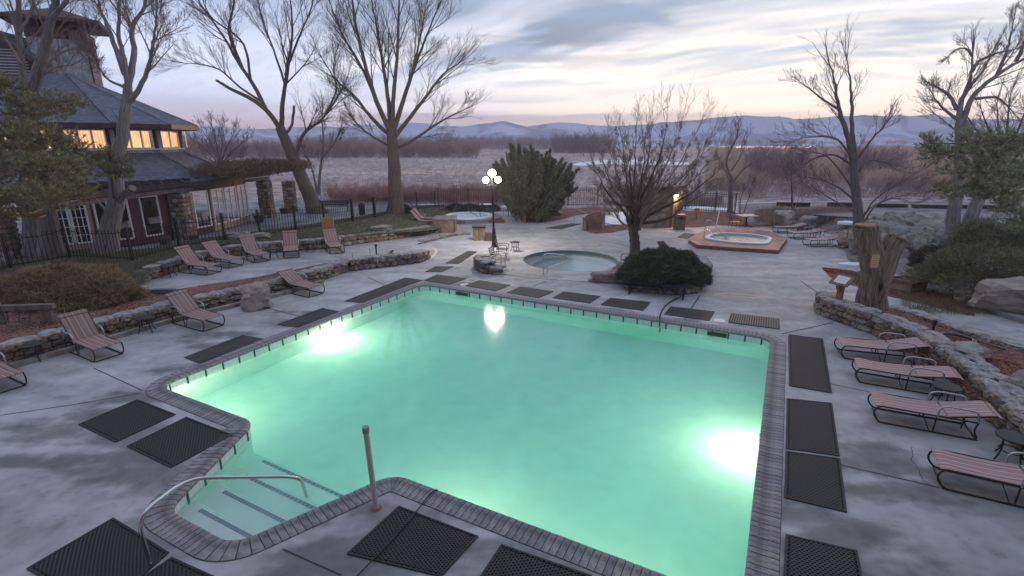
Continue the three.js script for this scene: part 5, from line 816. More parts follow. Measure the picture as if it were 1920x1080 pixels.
// 9: open tree behind the stump
bareTree('open_crowned_tree', 'open crowned bare tree rising behind the forked stump', ground(1613, 470, .3), [
  { p: [[1613, 470], [1608, 390], [1602, 330], [1600, 290]], r0: .24, r1: .15, root: true, from: .45, spread: 2.4 }, { p: [[1600, 300], [1588, 250], [1572, 200], [1566, 160], [1558, 125]], r0: .14, r1: .02, z: .6 }, { p: [[1602, 300], [1598, 230], [1596, 170], [1588, 112]], r0: .12, r1: .02, z: -.6 }, { p: [[1602, 320], [1596, 225]], r0: .07, r1: .06, bare: true },
  { p: [[1572, 205], [1548, 190], [1515, 165], [1498, 152]], r0: .06, r1: .012 }, { p: [[1600, 300], [1570, 262], [1530, 255], [1490, 262]], r0: .06, r1: .01, z: 1 }, { p: [[1602, 312], [1560, 290], [1520, 300], [1495, 318]], r0: .06, r1: .01, z: -1 }, { p: [[1606, 380], [1570, 350], [1530, 335], [1502, 332]], r0: .055, r1: .01, z: .8 },
  { p: [[1603, 305], [1640, 255], [1660, 235], [1668, 215]], r0: .06, r1: .01, z: .6 }, { p: [[1604, 330], [1625, 302], [1660, 305], [1680, 318]], r0: .05, r1: .01, z: -1 }, { p: [[1612, 420], [1640, 375], [1690, 340], [1730, 318]], r0: .05, r1: .009, z: 1.2 }, { p: [[1612, 425], [1650, 380], [1700, 365], [1735, 360]], r0: .045, r1: .009, z: -.6 }, { p: [[1610, 410], [1640, 385], [1680, 372], [1710, 380]], r0: .04, r1: .009, z: .2 }, { p: [[1606, 370], [1575, 320], [1545, 290], [1520, 285]], r0: .05, r1: .01, z: -.5 }, { p: [[1610, 400], [1570, 380], [1525, 350], [1500, 330]], r0: .04, r1: .009, z: .5 }],
  { ...big, seed: 109, bark: M.barkGrey, twig: M.twigPlum, maxSpread: 2.2, count: [8, 5, 3, 2], wob: .14 });
// 10: twin trunks at the right
bareTree('twin_trunk_tree', 'tall bare tree with twin trunks behind the right pine boughs', ground(1788, 462, .5), [
  { p: [[1782, 462], [1788, 400], [1798, 340], [1800, 280], [1797, 235]], r0: .32, r1: .15, root: true, bare: true }, { p: [[1806, 466], [1820, 410], [1838, 360], [1835, 300], [1812, 240], [1806, 225]], r0: .33, r1: .14, bare: true },
  { p: [[1798, 240], [1800, 200], [1818, 150], [1824, 98]], r0: .15, r1: .03, from: .3, spread: 2.2 }, { p: [[1804, 230], [1826, 180], [1870, 140], [1930, 105], [1980, 80]], r0: .13, r1: .02, z: 1 }, { p: [[1822, 135], [1835, 115], [1868, 100], [1905, 92]], r0: .09, r1: .02 }, { p: [[1823, 105], [1812, 92], [1795, 92], [1778, 105]], r0: .06, r1: .015 }, { p: [[1816, 165], [1845, 130], [1862, 95]], r0: .08, r1: .02, z: -1 },
  { p: [[1795, 205], [1780, 180], [1760, 165], [1745, 158]], r0: .1, r1: .016 }, { p: [[1797, 225], [1765, 200], [1748, 175]], r0: .08, r1: .014, z: 1 }, { p: [[1830, 185], [1870, 183], [1890, 200], [1905, 218]], r0: .07, r1: .014 }, { p: [[1870, 140], [1890, 90], [1900, 40]], r0: .09, r1: .016 }, { p: [[1905, 115], [1925, 70], [1935, 20]], r0: .09, r1: .016 }],
  { ...big, seed: 110, bark: M.barkPale, twig: M.twigPale, maxSpread: 3.0, count: [9, 6, 4, 2], wob: .14 });
// 11, 12: brushy trees behind the roof and at the right edge
bareTree('shrubby_tree', 'low spreading purple bare tree behind the restaurant roof', ground(415, 330, -.06), [{ p: [[415, 330], [415, 318], [412, 305]], r0: .3, r1: .25, root: true, bare: true }, ...[[362, 262], [380, 245], [398, 238], [420, 240], [440, 248], [462, 262], [372, 290], [455, 288]].map(([x, y], k) => ({ p: [[413, 312], [mix(413, x, .4), mix(312, y, .5)], [x, y]], r0: .15, r1: .025, z: (k % 3 - 1) * 3, spread: 4, from: .2 }))], { ...big, seed: 111, bark: M.barkDark, twig: M.twigPlum, count: [9, 5, 4, 3], rmin: .02 });
bareTree('shrubby_tree', 'bare tree with many orange tinted stems at the right edge beyond the pine', ground(1885, 400, .8), [{ p: [[1885, 400], [1884, 360], [1880, 320]], r0: .24, r1: .2, root: true, bare: true }, ...[[1755, 215], [1800, 200], [1840, 205], [1868, 190], [1895, 175], [1930, 190], [1975, 200]].map(([x, y], k) => ({ p: [[1881, 330], [mix(1881, x, .5), mix(330, y, .55)], [x, y]], r0: .12, r1: .02, z: (k % 3 - 1) * 2, spread: 2.6, from: .25 }))], { ...big, seed: 112, bark: M.barkBrown, twig: M.twigPale, count: [7, 5, 3, 2], rmin: .009 });

// ---------------------------------------------------------------- evergreens
const needleMat = (c) => std(rgb(...c), .85, { vertexColors: true });
const needlesOn = (b, p, dir, r, n, len, w, pal) => {                // one brush of needles round the end of a shoot
  const d = dir.clone().normalize();
  for (let k = 0; k < n; k++) { const q = V(r() * 2 - 1, r() * 2 - 1, r() * 2 - 1).normalize().multiplyScalar(.95).add(d).normalize(), l = len * (.6 + .5 * r()), s = p.clone().addScaledVector(d, (r() - .6) * len * .8), side = V(0, 0, 0).crossVectors(q, V(r() - .5, r() - .5, r() - .5)).normalize().multiplyScalar(w); const m = .55 + .75 * r(), c = pal[Math.floor(r() * pal.length)]; b.col = { r: c[0] * m, g: c[1] * m, b: c[2] * m }; b.tri(s.clone().add(side), s.clone().sub(side), s.clone().addScaledVector(q, l)); }
};
const pinePal = [[.29, .265, .125], [.25, .235, .13], [.36, .31, .14], [.21, .21, .13]];
function pineBoughs(t, base, clumps, seed, stem, barkMat, pal, len = .16, dens = 26) {
  const r = rng(seed), f = new MB(), tw = new MB();
  for (const [px, py, z, rx, ry, k] of clumps) {                     // place, half width and half height (survey pixels), share of shoots
    const c = away(px, py, z).sub(base), s = z / FOC, n = Math.round((k ?? 1) * dens * Math.PI * (rx * s) * (ry * s) * 2.4);
    const root = stem(c); const bo = curve([root, root.clone().lerp(c, .55).add(V(0, -.15, 0)), c], 8); tw.tube(bo, bo.map((_, j) => mix(.05, .022, j / 8)), 5, false);
    for (let q = 0; q < n; q++) { const d = V(r() * 2 - 1, r() * 2 - 1, r() * 2 - 1).normalize(), e = Math.pow(r(), .45), p = c.clone().add(V(d.x * rx * s * e, d.y * ry * s * e, d.z * (rx + ry) * .5 * s * e)), dir = d.clone().multiplyScalar(.8).add(V(0, .55, 0)); needlesOn(f, p, dir, r, 20, len, .0115, pal); if (q % 5 === 0) { const a = c.clone().lerp(p, .25 + .3 * r()); const m = a.clone().lerp(p, .5).add(V((r() - .5) * .1, -.06, (r() - .5) * .1)); tw.tube([a, m, p], [.014, .010, .006], 4, false); } }
  }
  mesh('branches', tw, barkMat, t); mesh('foliage', f, needleMat([1, 1, 1]), t);
}
{
  const base = ground(96, 482, .7), t = thing('pine_tree', 'dark green pine with a grey ridged trunk in front of the restaurant', 'tree', base), tr = new MB(), Z = -base.z;
  const pts = curve([V(0, -.15, 0), away(92, 430, Z).sub(base), away(84, 370, Z).sub(base), away(72, 300, Z).sub(base), away(60, 235, Z).sub(base), away(50, 175, Z).sub(base)], 24); tr.tube(pts, pts.map((_, k) => mix(.43, .12, k / 24) * (1 + .4 * Math.exp(-k / 1.6))), 14); mesh('trunk', tr, M.barkGrey, t);
  pineBoughs(t, base, [[35, 205, Z, 48, 34], [98, 195, Z - 1, 48, 26], [20, 262, Z - 1.5, 50, 36], [78, 258, Z - 2, 50, 34], [128, 272, Z - 1, 38, 30], [35, 320, Z - 3, 60, 36], [100, 318, Z - 3, 52, 34], [146, 318, Z - 2, 34, 26], [-20, 300, Z - 2, 50, 50], [15, 372, Z - 4, 52, 30], [78, 362, Z - 4, 52, 28], [135, 352, Z - 3, 40, 26], [-10, 400, Z - 4, 40, 20], [140, 192, Z, 22, 12, .8], [10, 165, Z, 30, 26], [118, 385, Z - 3.5, 26, 12, .7], [40, 400, Z - 3, 40, 13, .7]], 201, (c) => { let best = pts[6], bd = 1e9; for (const p of pts.slice(5)) { const d = Math.abs(p.y + .4 - c.y); if (d < bd) { bd = d; best = p; } } return best.clone(); }, std(rgb(.30, .17, .085), .9), pinePal, .19, 40);
}
{
  const base = ground(206, 476, .8), t = thing('pine_sapling', 'small pine bough clump growing round the leaning pale trunk', 'pine', base), Z = -base.z, pts = [away(214, 372, Z - .3).sub(base), away(212, 350, Z - .6).sub(base), away(210, 330, Z - .8).sub(base), away(205, 280, Z - .7).sub(base)]; mesh('trunk', new MB().tube(curve(pts, 12), .05, 6), M.barkBrown, t);
  pineBoughs(t, base, [[180, 298, Z - 1, 17, 18], [212, 318, Z - 1.1, 34, 16], [232, 300, Z - .8, 22, 13], [196, 285, Z - 1, 20, 12], [228, 322, Z - 1, 24, 12]], 202, () => pts[2].clone(), M.barkBrown, pinePal, .16, 44);
}
{
  const base = ground(1965, 520, .6), t = thing('pine_tree', 'pine reaching in from the right edge with grey green boughs', 'tree', base), Z = -base.z, pts = curve([V(0, 0, 0), away(1955, 420, Z).sub(base), away(1945, 330, Z).sub(base), away(1940, 250, Z).sub(base), away(1945, 200, Z).sub(base)], 16); mesh('trunk', new MB().tube(pts, pts.map((_, k) => mix(.3, .1, k / 16)), 10), M.barkBrown, t);
  pineBoughs(t, base, [[1770, 285, Z + 1, 46, 20], [1742, 268, Z + 1, 20, 22], [1830, 268, Z, 46, 28], [1880, 268, Z, 50, 30], [1790, 318, Z, 34, 16], [1850, 318, Z, 50, 26], [1900, 330, Z - 1, 50, 34], [1935, 290, Z, 40, 40], [1762, 350, Z + .5, 18, 14], [1800, 362, Z, 40, 15], [1840, 350, Z, 26, 16], [1892, 385, Z - 1, 34, 20], [1915, 410, Z - 1, 30, 26], [1880, 360, Z - .5, 40, 20]], 203, (c) => { let best = pts[2], bd = 1e9; for (const p of pts.slice(2)) { const d = Math.abs(p.y - .3 - c.y); if (d < bd) { bd = d; best = p; } } return best.clone(); }, std(rgb(.27, .19, .12), .9), [[.323, .323, .196], [.272, .281, .178], [.408, .383, .238]], .20, 34);
}
function shrub(name, label, category, base, shape, n, seed, pal, o = {}) {   // shape(r) gives a place and an outward direction
  const t = thing(name, label, category, base), r = rng(seed), f = new MB();
  for (let k = 0; k < n; k++) { const [p, d] = shape(r, k / n); needlesOn(f, p, d, r, o.per ?? 7, o.len ?? .13, o.w ?? .012, pal); }
  if (o.core) mesh('inner_branches', o.core, M.barkDark, t); mesh('foliage', f, needleMat([1, 1, 1]), t); return t;
}
{ // spiky juniper
  const base = ground(992, 413), Z = -base.z, s = Z / FOC, r0 = rng(301), core = new MB(), plumes = [];
  const tip = [[925, 312], [918, 322], [938, 345], [950, 368], [933, 300], [942, 296], [952, 288], [958, 272], [966, 280], [977, 274], [988, 282], [1000, 278], [1010, 284], [1020, 290], [1030, 284], [1040, 300], [1054, 296], [1060, 306], [1072, 312], [1082, 318], [1080, 335], [1076, 350], [1066, 362], [1052, 378]];
  for (let k = 0; k < 170; k++) { let [x, y] = tip[k % tip.length]; const q = k < tip.length ? 1 : .45 + .55 * Math.sqrt(r0()); x = mix(996, x, q) + (r0() - .5) * 12; y = mix(398, y, q) + (r0() - .5) * 10; const zz = (r0() * 2 - 1) * 2.9 * Math.sqrt(Math.max(0.05, 1 - Math.pow((x - 1000) / 95, 2))) * (k < tip.length ? .35 : 1); const e = away(x, y, Z - zz).sub(base); const a = V((r0() - .5) * .9, .1, (r0() - .5) * .8), m = a.clone().lerp(e, .5).add(V(0, -.25, 0)); const c = curve([a, m, e], 10); plumes.push(c); core.tube(c, c.map((_, j) => mix(.05, .012, j / 10)), 4, false); }
  shrub('juniper_tree', 'big dark spiky juniper bush beside the lamp post', 'juniper', base, (r) => { const c = plumes[Math.floor(r() * plumes.length)], t = .18 + .82 * Math.sqrt(r()), j = Math.min(9, Math.floor(t * 10)), p = c[j].clone().lerp(c[j + 1], t * 10 - j), w = .58 * (1.06 - t); const d = V(0, 0, 0).subVectors(c[j + 1], c[j]).normalize(); p.add(V((r() * 2 - 1) * w, (r() * 2 - 1) * w, (r() * 2 - 1) * w)); return [p, d.add(V((r() - .5) * .9, .35, (r() - .5) * .9))]; }, 22000, 302, [[.133, .140, .101], [.109, .119, .092], [.168, .168, .115]], { per: 5, len: .24, w: .026, core });
}
{ // hedge in the planter
  const c = ground(1243, 526, .3), R = V(1.52, 1.0, 1.0);
  const core = new MB(); core.geo(new THREE.SphereGeometry(1, 20, 12), new THREE.Matrix4().makeScale(R.x * .86, R.y * .86, R.z * .86).setPosition(0, .12, 0));
  shrub('juniper_hedge', 'rounded dark green juniper hedge in the stone planter behind the bench', 'hedge', c, (r) => { const a = r() * 6.283, y = r() * 1.1 - .1, q = Math.sqrt(Math.max(0, 1 - Math.min(1, y * y))), lump = .74 + .55 * fbm3(Math.cos(a) * q * 3.4, y * 3.4, Math.sin(a) * q * 3.4, 3) + (r() - .5) * .14, d = V(Math.cos(a) * q, y, Math.sin(a) * q); return [V(d.x * R.x * lump, .1 + d.y * R.y * lump, d.z * R.z * lump), V(d.x, d.y * .6 + .6, d.z)]; }, 15000, 303, [[.08, .098, .058], [.11, .12, .068], [.062, .078, .05], [.14, .14, .08]], { per: 6, len: .15, w: .010, core });
}
{ // brown mound
  const c = ground(112, 560, .5), core = new MB(), R = V(2.3, 1.0, 1.5); core.geo(new THREE.SphereGeometry(1, 20, 12), new THREE.Matrix4().makeScale(R.x * .9, R.y * .86, R.z * .9));
  shrub('juniper_mound', 'wide rust brown winter juniper mound below the pine', 'shrub', c, (r) => { const a = r() * 6.283, y = r() * 1.02 - .06, q = Math.sqrt(Math.max(0, 1 - Math.min(1, y * y))), lump = .78 + .44 * fbm3(Math.cos(a) * q * 3 + 5, y * 3, Math.sin(a) * q * 3, 3) + (r() - .5) * .12, d = V(Math.cos(a) * q, y, Math.sin(a) * q); return [V(d.x * R.x * lump, d.y * R.y * lump, d.z * R.z * lump), V(d.x + .5, d.y * .5 + .35, d.z)]; }, 17000, 304, [[0.324, 0.214, 0.123], [0.272, 0.194, 0.120], [0.389, 0.259, 0.143], [0.233, 0.194, 0.123]], { per: 6, len: .16, w: .009, core });
}
{ // dark shrubs at the right
  const mk = (px, py, h, R, seed, label, pal) => { const c = ground(px, py, h); shrub('mugo_pine', label, 'shrub', c, (r) => { const a = r() * 6.283, y = r() * 1.05 - .15, q = Math.sqrt(Math.max(0, 1 - Math.min(1, y * y))), n = fbm3(Math.cos(a) * q * 2 + seed, y * 2, Math.sin(a) * q * 2, 3), e = (.55 + .5 * Math.sqrt(r())) * (.55 + .9 * n), d = V(Math.cos(a) * q, y, Math.sin(a) * q); return [V(d.x * R[0] * e, .25 + d.y * R[1] * e, d.z * R[2] * e), V(d.x, d.y + .5, d.z)]; }, 3600, seed, pal, { per: 8, len: .17, w: .010 }); };
  mk(1832, 535, .4, [2.2, 1.25, 1.3], 305, 'low sprawling dark pine shrub above the big pale boulder', [[.208, .195, .111], [.260, .221, .124], [.169, .169, .104]]);
  mk(1872, 466, .8, [1.8, 1.05, 1.1], 306, 'pale olive pine shrub on the bank under the right boughs', [[.22, .22, .125], [.19, .19, .115], [.26, .245, .145]]);
  mk(1762, 508, .5, [.9, .7, .8], 307, 'small tuft of dark pine shrub at the left end of the sprawling one', [[.10, .095, .055], [.08, .08, .05]]);
}
{ // vine on the pergola end
  const c = ground(505, 406, .72); const A = away(405, 322, 31).sub(c), B = away(548, 312, 36).sub(c); shrub('pergola_vine', 'dry rust coloured vine heaped on the end of the pergola', 'vine', c, (r) => { const t = r(), p = A.clone().lerp(B, t), w = .75 * Math.pow(Math.sin(Math.PI * (.12 + .8 * t)), .6); return [p.add(V((r() * 2 - 1) * 1.3, (r() - .35) * w * 1.1, (r() * 2 - 1) * 1.6)), V(r() - .5, r() - .2, r() - .5)]; }, 5200, 308, [[.20, .12, .075], [.15, .10, .07], [.26, .17, .10], [.12, .085, .07]], { per: 6, len: .3, w: .012 });
}
for (const [k, [x, y, s]] of [[742, 398, 1], [845, 396, 1], [872, 397, 1], [905, 395, 1.2]].entries()) { const c = ground(x + 10, y + (k ? 0 : 1), k ? 0 : .45); shrub('low_shrub', ['small dark shrub at the foot of the broad tree', 'small dark shrub behind the far hot tub, left one', 'small dark shrub behind the far hot tub, middle one', 'small dark shrub behind the far hot tub, right one'][k], 'shrub', c, (r) => { const a = r() * 6.283, y = r(), q = Math.sqrt(1 - y * y); return [V(Math.cos(a) * q * .8 * s, y * .55, Math.sin(a) * q * .6), V(Math.cos(a), 1, Math.sin(a))]; }, 500, 310 + k, [[.05, .055, .035], [.07, .065, .04]], { per: 6, len: .2, w: .014 }); }
// ---------------------------------------------------------------- loungers
const tStripe = tex(256, 64, (u, v, o) => { const bands = [[0, .42, .30, .22], [.10, .50, .40, .32], [.15, .33, .20, .15], [.24, .58, .50, .44], [.28, .40, .27, .19], [.44, .36, .19, .15], [.47, .57, .48, .42], [.52, .36, .19, .15], [.55, .41, .29, .20], [.70, .58, .50, .44], [.75, .33, .20, .15], [.84, .50, .40, .32], [.90, .42, .30, .22]]; let c = bands[0]; for (const b of bands) if (u >= b[0]) c = b; const n = .93 + .14 * hash3(Math.floor(u * 256), Math.floor(v * 64), 5); o[0] = S2(c[1] * n * .66); o[1] = S2(c[2] * n * .60); o[2] = S2(c[3] * n * .66); });
M.sling = std(0xffffff, .75, { map: tStripe, bumpMap: scaled(tGrain, 3), bumpScale: .002 });
M.slingPink = std(rgb(1.3, 1.28, 1.42), .7, { map: tStripe, bumpMap: scaled(tGrain, 3), bumpScale: .002 });
const frameTube = (b, pts, r = .017) => b.tube(round(pts, .09, 4), r, 7);
function makeLounger(label, angle, fabric, curl) {
  const t = thing('sun_lounger', label, 'sun lounger', V(0, 0, 0), 0, 'striped sun loungers on the pool decks'), w = .325, SH = .37, xb = 1.12, A = angle * Math.PI / 180;
  for (const s of [-1, 1]) { const b = new MB(), z = s * w; frameTube(b, [V(xb + .5, SH, z), V(.02, SH, z), V(-.05, .2, z), V(.07, .02, z), V(1.66, .02, z), V(1.56, .18, z), V(1.60, SH, z)]); frameTube(b, [V(.96, .02, z), V(.97, SH, z)], .014); frameTube(b, [V(.74, SH, z), V(.90, .03, z)], .009); mesh('side_frame', b, M.bronze, t); mesh('armrest', frameTube(new MB(), [V(.97, SH - .01, z * 1.06), V(.98, .55, z * 1.06), V(1.10, .61, z * 1.06), V(1.56, .60, z * 1.06), V(1.60, SH, z * 1.03)], .018), M.paleMetal, t); }
  for (const [x, y] of [[.03, SH - .01], [.07, .02], [1.64, .02], [xb, SH - .02]]) mesh('cross_bar', new MB().tube([V(x, y, -w), V(x, y, w)], .013, 6), M.bronze, t);
  const sheetOf = (P) => { const b = new MB(), n = P.length - 1; for (let k = 0; k < n; k++) for (const [dy, f] of [[0, 1], [-.014, -1]]) { const d = V(P[k + 1].x - P[k].x, P[k + 1].y - P[k].y, 0).normalize(), N = V(-d.y * f, d.x * f, 0), i = b.k, L0 = k / n * 2, L1 = (k + 1) / n * 2; b.v(V(P[k].x, P[k].y + dy, -w), N, 0, L0); b.v(V(P[k + 1].x, P[k + 1].y + dy, -w), N, 0, L1); b.v(V(P[k + 1].x, P[k + 1].y + dy, w), N, 1, L1); b.v(V(P[k].x, P[k].y + dy, w), N, 1, L0); b.i.push(i, i + 1, i + 2, i, i + 2, i + 3); } for (const z of [-w, w]) for (let k = 0; k < n; k++) b.quad(V(P[k].x, P[k].y - .014, z), V(P[k + 1].x, P[k + 1].y - .014, z), V(P[k + 1].x, P[k + 1].y, z), V(P[k].x, P[k].y, z), .02, .02); return b; };
  const seat = []; for (let k = 0; k <= 10; k++) { const u = k / 10; seat.push(V(mix(-.02, xb - .01, u), SH + .03 - .03 * Math.sin(Math.PI * u) - (k === 0 ? .03 : 0), 0)); }
  mesh('seat_sling', sheetOf(seat), fabric, t);
  const back = [], Lb = .82; let p = V(xb + .02, SH + .03, 0); for (let k = 0; k <= 10; k++) { back.push(p.clone()); const u = k / 10, a = A - (curl ? Math.max(0, u - .72) * 3.6 : Math.max(0, u - .85) * 1.5); p = p.clone().add(V(Math.cos(a) * Lb / 10, Math.sin(a) * Lb / 10, 0)); }
  mesh('back_sling', sheetOf(back), fabric, t);
  const bf = new MB(); for (const z of [-w, w]) frameTube(bf, [V(xb, SH, z), V(xb + Math.cos(A) * Lb * .92, SH + Math.sin(A) * Lb * .92, z)], .015); bf.tube([V(xb + Math.cos(A) * Lb * .9, SH + Math.sin(A) * Lb * .9, -w), V(xb + Math.cos(A) * Lb * .9, SH + Math.sin(A) * Lb * .9, w)], .013, 6); bf.tube([V(xb + Math.cos(A) * Lb * .5, SH + Math.sin(A) * Lb * .5, 0), V(1.48, .05, 0)], .012, 6); mesh('back_frame', bf, M.bronze, t);
  return t;
}
const proto = {};
function lounger(kind, L, R, h, label, head) {                       // L and R: the two foot corners on the ground; or a foot point and a heading
  const [ang, fab, curl] = { up: [51, M.sling, false], lean: [43, M.sling, false], mid: [30, M.sling, true], flat: [15, M.slingPink, true], low: [10, M.slingPink, true] }[kind]; let p, d;
  if (head !== undefined) { p = ground(...L, h); d = V(Math.cos(head), 0, -Math.sin(head)); } else { const a = ground(...L, h), b = ground(...R, h); p = a.clone().lerp(b, .5); const e = b.clone().sub(a); d = V(e.z, 0, -e.x).normalize(); }
  const turn = Math.atan2(-d.z, d.x); if (!proto[kind]) { const t = proto[kind] = makeLounger(label, ang, fab, curl); t.position.copy(p); t.rotation.y = turn; return t; }
  return again(proto[kind], p, turn, label);
}
lounger('flat', [1562, 652], [1580, 676], 0, 'striped lounger by the right wall, farthest of the four, before the pale flat rock');
lounger('low', [1596, 692], [1606, 722], 0, 'striped lounger by the right wall, second from the far end');
lounger('flat', [1626, 760], [1640, 795], 0, 'striped lounger by the right wall, third from the far end, between two small round tables');
lounger('flat', [1737, 869], [1760, 922], 0, 'striped lounger nearest the camera at the lower right, cut by the frame');
const LA = Math.atan2(.4659, -.8848);                                // heading away from the pool on the left side
lounger('up', [18, 735], 0, 0, 'striped lounger on the left deck, nearest the camera, cut by the left frame edge', LA);
lounger('up', [207, 673], 0, 0, 'striped lounger on the left deck between two small round tables', LA - .03);
lounger('lean', [403, 617], 0, 0, 'striped lounger on the left deck, between the small table and the pinkish boulder', LA);
lounger('mid', [595, 555], 0, 0, 'low reclined lounger on the left deck, right of the pinkish boulder', LA - .06);
lounger('up', [403, 514], 0, .35, 'striped lounger on the upper terrace, leftmost, with a small table at its left', LA + .12);
lounger('lean', [444, 501], 0, .35, 'striped lounger on the upper terrace, second from the left', LA - .02);
lounger('up', [492, 492], 0, .34, 'striped lounger on the upper terrace, third from the left below the grey rocks', LA - .30);
lounger('up', [547, 484.5], 0, .33, 'striped lounger on the upper terrace, facing straight out, fourth from the left', LA - .70);
lounger('lean', [633, 476.5], 0, .30, 'striped lounger on the upper terrace in front of the orange board', LA - .58);
lounger('up', [819, 424], 0, .06, 'far lounger with raised back left of the tan box, front one', Math.PI * .99);
lounger('up', [822, 419], 0, .08, 'far lounger with raised back left of the tan box, rear one', Math.PI * .98);
lounger('flat', [1512, 461], 0, 0, 'lounger beside the red spa platform, nearest of three', .10);
lounger('low', [1482, 447], 0, 0, 'lounger beside the red spa platform, middle of three', .06);
lounger('flat', [1453, 436], 0, 0, 'lounger beside the red spa platform, farthest of three', .03);

// small round tables
function makeTable(label) {
  const t = thing('side_table', label, 'side table', V(0, 0, 0), 0, 'small round metal tables');
  mesh('table_top', new THREE.LatheGeometry([[0, .47], [.25, .47], [.262, .462], [.262, .445], [.24, .44], [0, .44]].map((p) => new THREE.Vector2(...p)), 28), M.darkTable, t);
  for (let k = 0; k < 4; k++) { const a = k * Math.PI / 2 + .4, c = Math.cos(a), s = Math.sin(a); mesh('leg', new MB().tube(curve([V(c * .2, .44, s * .2), V(c * .17, .3, s * .17), V(c * .2, .12, s * .2), V(c * .26, .01, s * .26)], 8), .014, 6), M.darkTable, t); }
  mesh('ring', new THREE.TorusGeometry(.17, .009, 5, 20).rotateX(Math.PI / 2).translate(0, .2, 0), M.darkTable, t); return t;
}
const tab = makeTable('dark round table between the cut-off lounger and the next one at the left'); tab.position.copy(ground(66, 676));
for (const [x, y, h, l] of [[276, 622, 0, 'dark round table against the left stone wall between two loungers'], [318, 519, .36, 'low dark table at the left end of the upper terrace'], [514, 484, .34, 'dark table between the third and fourth loungers of the upper terrace'], [583, 472, .33, 'dark table right of the straight facing upper lounger'], [645, 458, .28, 'small pale topped table right of the lounger before the orange board'], [966, 470, 0, 'round metal table standing alone behind the round spa'], [1766, 760, 0, 'dark round table tucked between the second and third right loungers'], [1890, 862, 0, 'speckled dark round table between the two nearest right loungers'], [1456, 424, .02, 'small dark table at the far end of the loungers by the red platform'], [1537, 446, .02, 'small table between the far loungers near the stump'], [1519, 437, .02, 'small table behind the far loungers, in the shade of the bank']]) again(tab, ground(x, y, h), x * .7, l);

// metal armchairs
function makeChair(label) {
  const t = thing('metal_armchair', label, 'armchair', V(0, 0, 0), 0, 'metal patio armchairs'), w = .26; const c = M.darkTable;
  for (const s of [-1, 1]) { const z = s * w; mesh('leg', frameTube(new MB(), [V(.24, .01, z), V(.24, .42, z)], .014), c, t); mesh('leg', frameTube(new MB(), [V(-.28, .01, z), V(-.22, .42, z)], .014), c, t); mesh('armrest', frameTube(new MB(), [V(.24, .42, z * 1.05), V(.26, .64, z * 1.05), V(.1, .68, z * 1.05), V(-.26, .64, z * 1.05)], .014), c, t); mesh('back_post', frameTube(new MB(), [V(-.22, .42, z), V(-.36, .92, z)], .014), c, t); mesh('rail', new MB().tube([V(.24, .16, z), V(-.27, .16, z)], .009, 5), c, t); }
  for (let k = 0; k < 7; k++) mesh('seat_slat', new MB().beam(V(.24 - k * .076, .43, -w), V(.24 - k * .076, .43, w), .055, .014), c, t);
  for (let k = 0; k < 6; k++) { const u = (k + .6) / 6.2, x = mix(-.22, -.36, u), y = mix(.44, .92, u); mesh('back_slat', new MB().beam(V(x, y, -w), V(x, y, w), .014, .05), c, t); } return t;
}
const ch = makeChair('metal armchair by the curved stone seat wall, nearer the pool'); ch.position.copy(ground(934, 501)); ch.rotation.y = -.35;
again(ch, ground(942, 483), -.15, 'metal armchair at the foot of the lamp post');
again(ch, ground(1178, 506), Math.PI + .25, 'metal armchair between the round spa and the hedge');
again(ch, ground(1376, 428, .02), -.05, 'metal chair beside the square stone table by the red platform');
again(ch, ground(962, 406), 2.6, 'far metal chair left of the white post');
again(ch, ground(912, 402), .4, 'far metal chair behind the lamp post');

{ const t = thing('patio_table', 'square stone topped table behind the red spa platform', 'table', ground(1398, 425, .02), .15); mesh('table_top', new MB().box(0, .74, 0, 1.25, .06, 1.05, 0, .015), std(rgb(.40, .36, .35), .6, { map: scaled(tMottle, 1) }), t); mesh('pedestal', new MB().tube([V(0, .05, 0), V(0, .72, 0)], .05, 8), M.iron, t); for (let k = 0; k < 4; k++) { const a = k * 1.571 + .78; mesh('foot', new MB().tube(round([V(Math.cos(a) * .05, .35, Math.sin(a) * .05), V(Math.cos(a) * .15, .08, Math.sin(a) * .15), V(Math.cos(a) * .42, .02, Math.sin(a) * .42)], .08), .025, 6), M.iron, t); } }
for (const [x, y, l] of [[911, 400, 'far round table with a white top behind the lamp post'], [953, 405, 'far round table with a pale top left of the white post']]) { const t = thing('patio_table', l, 'table', ground(x, y)); mesh('table_top', new THREE.CylinderGeometry(.5, .5, .03, 24).translate(0, .72, 0), M.whitePaint, t); for (let k = 0; k < 4; k++) { const a = k * 1.571; mesh('leg', new MB().tube([V(Math.cos(a) * .3, .7, Math.sin(a) * .3), V(Math.cos(a) * .4, .01, Math.sin(a) * .4)], .015, 5), M.iron, t); } }

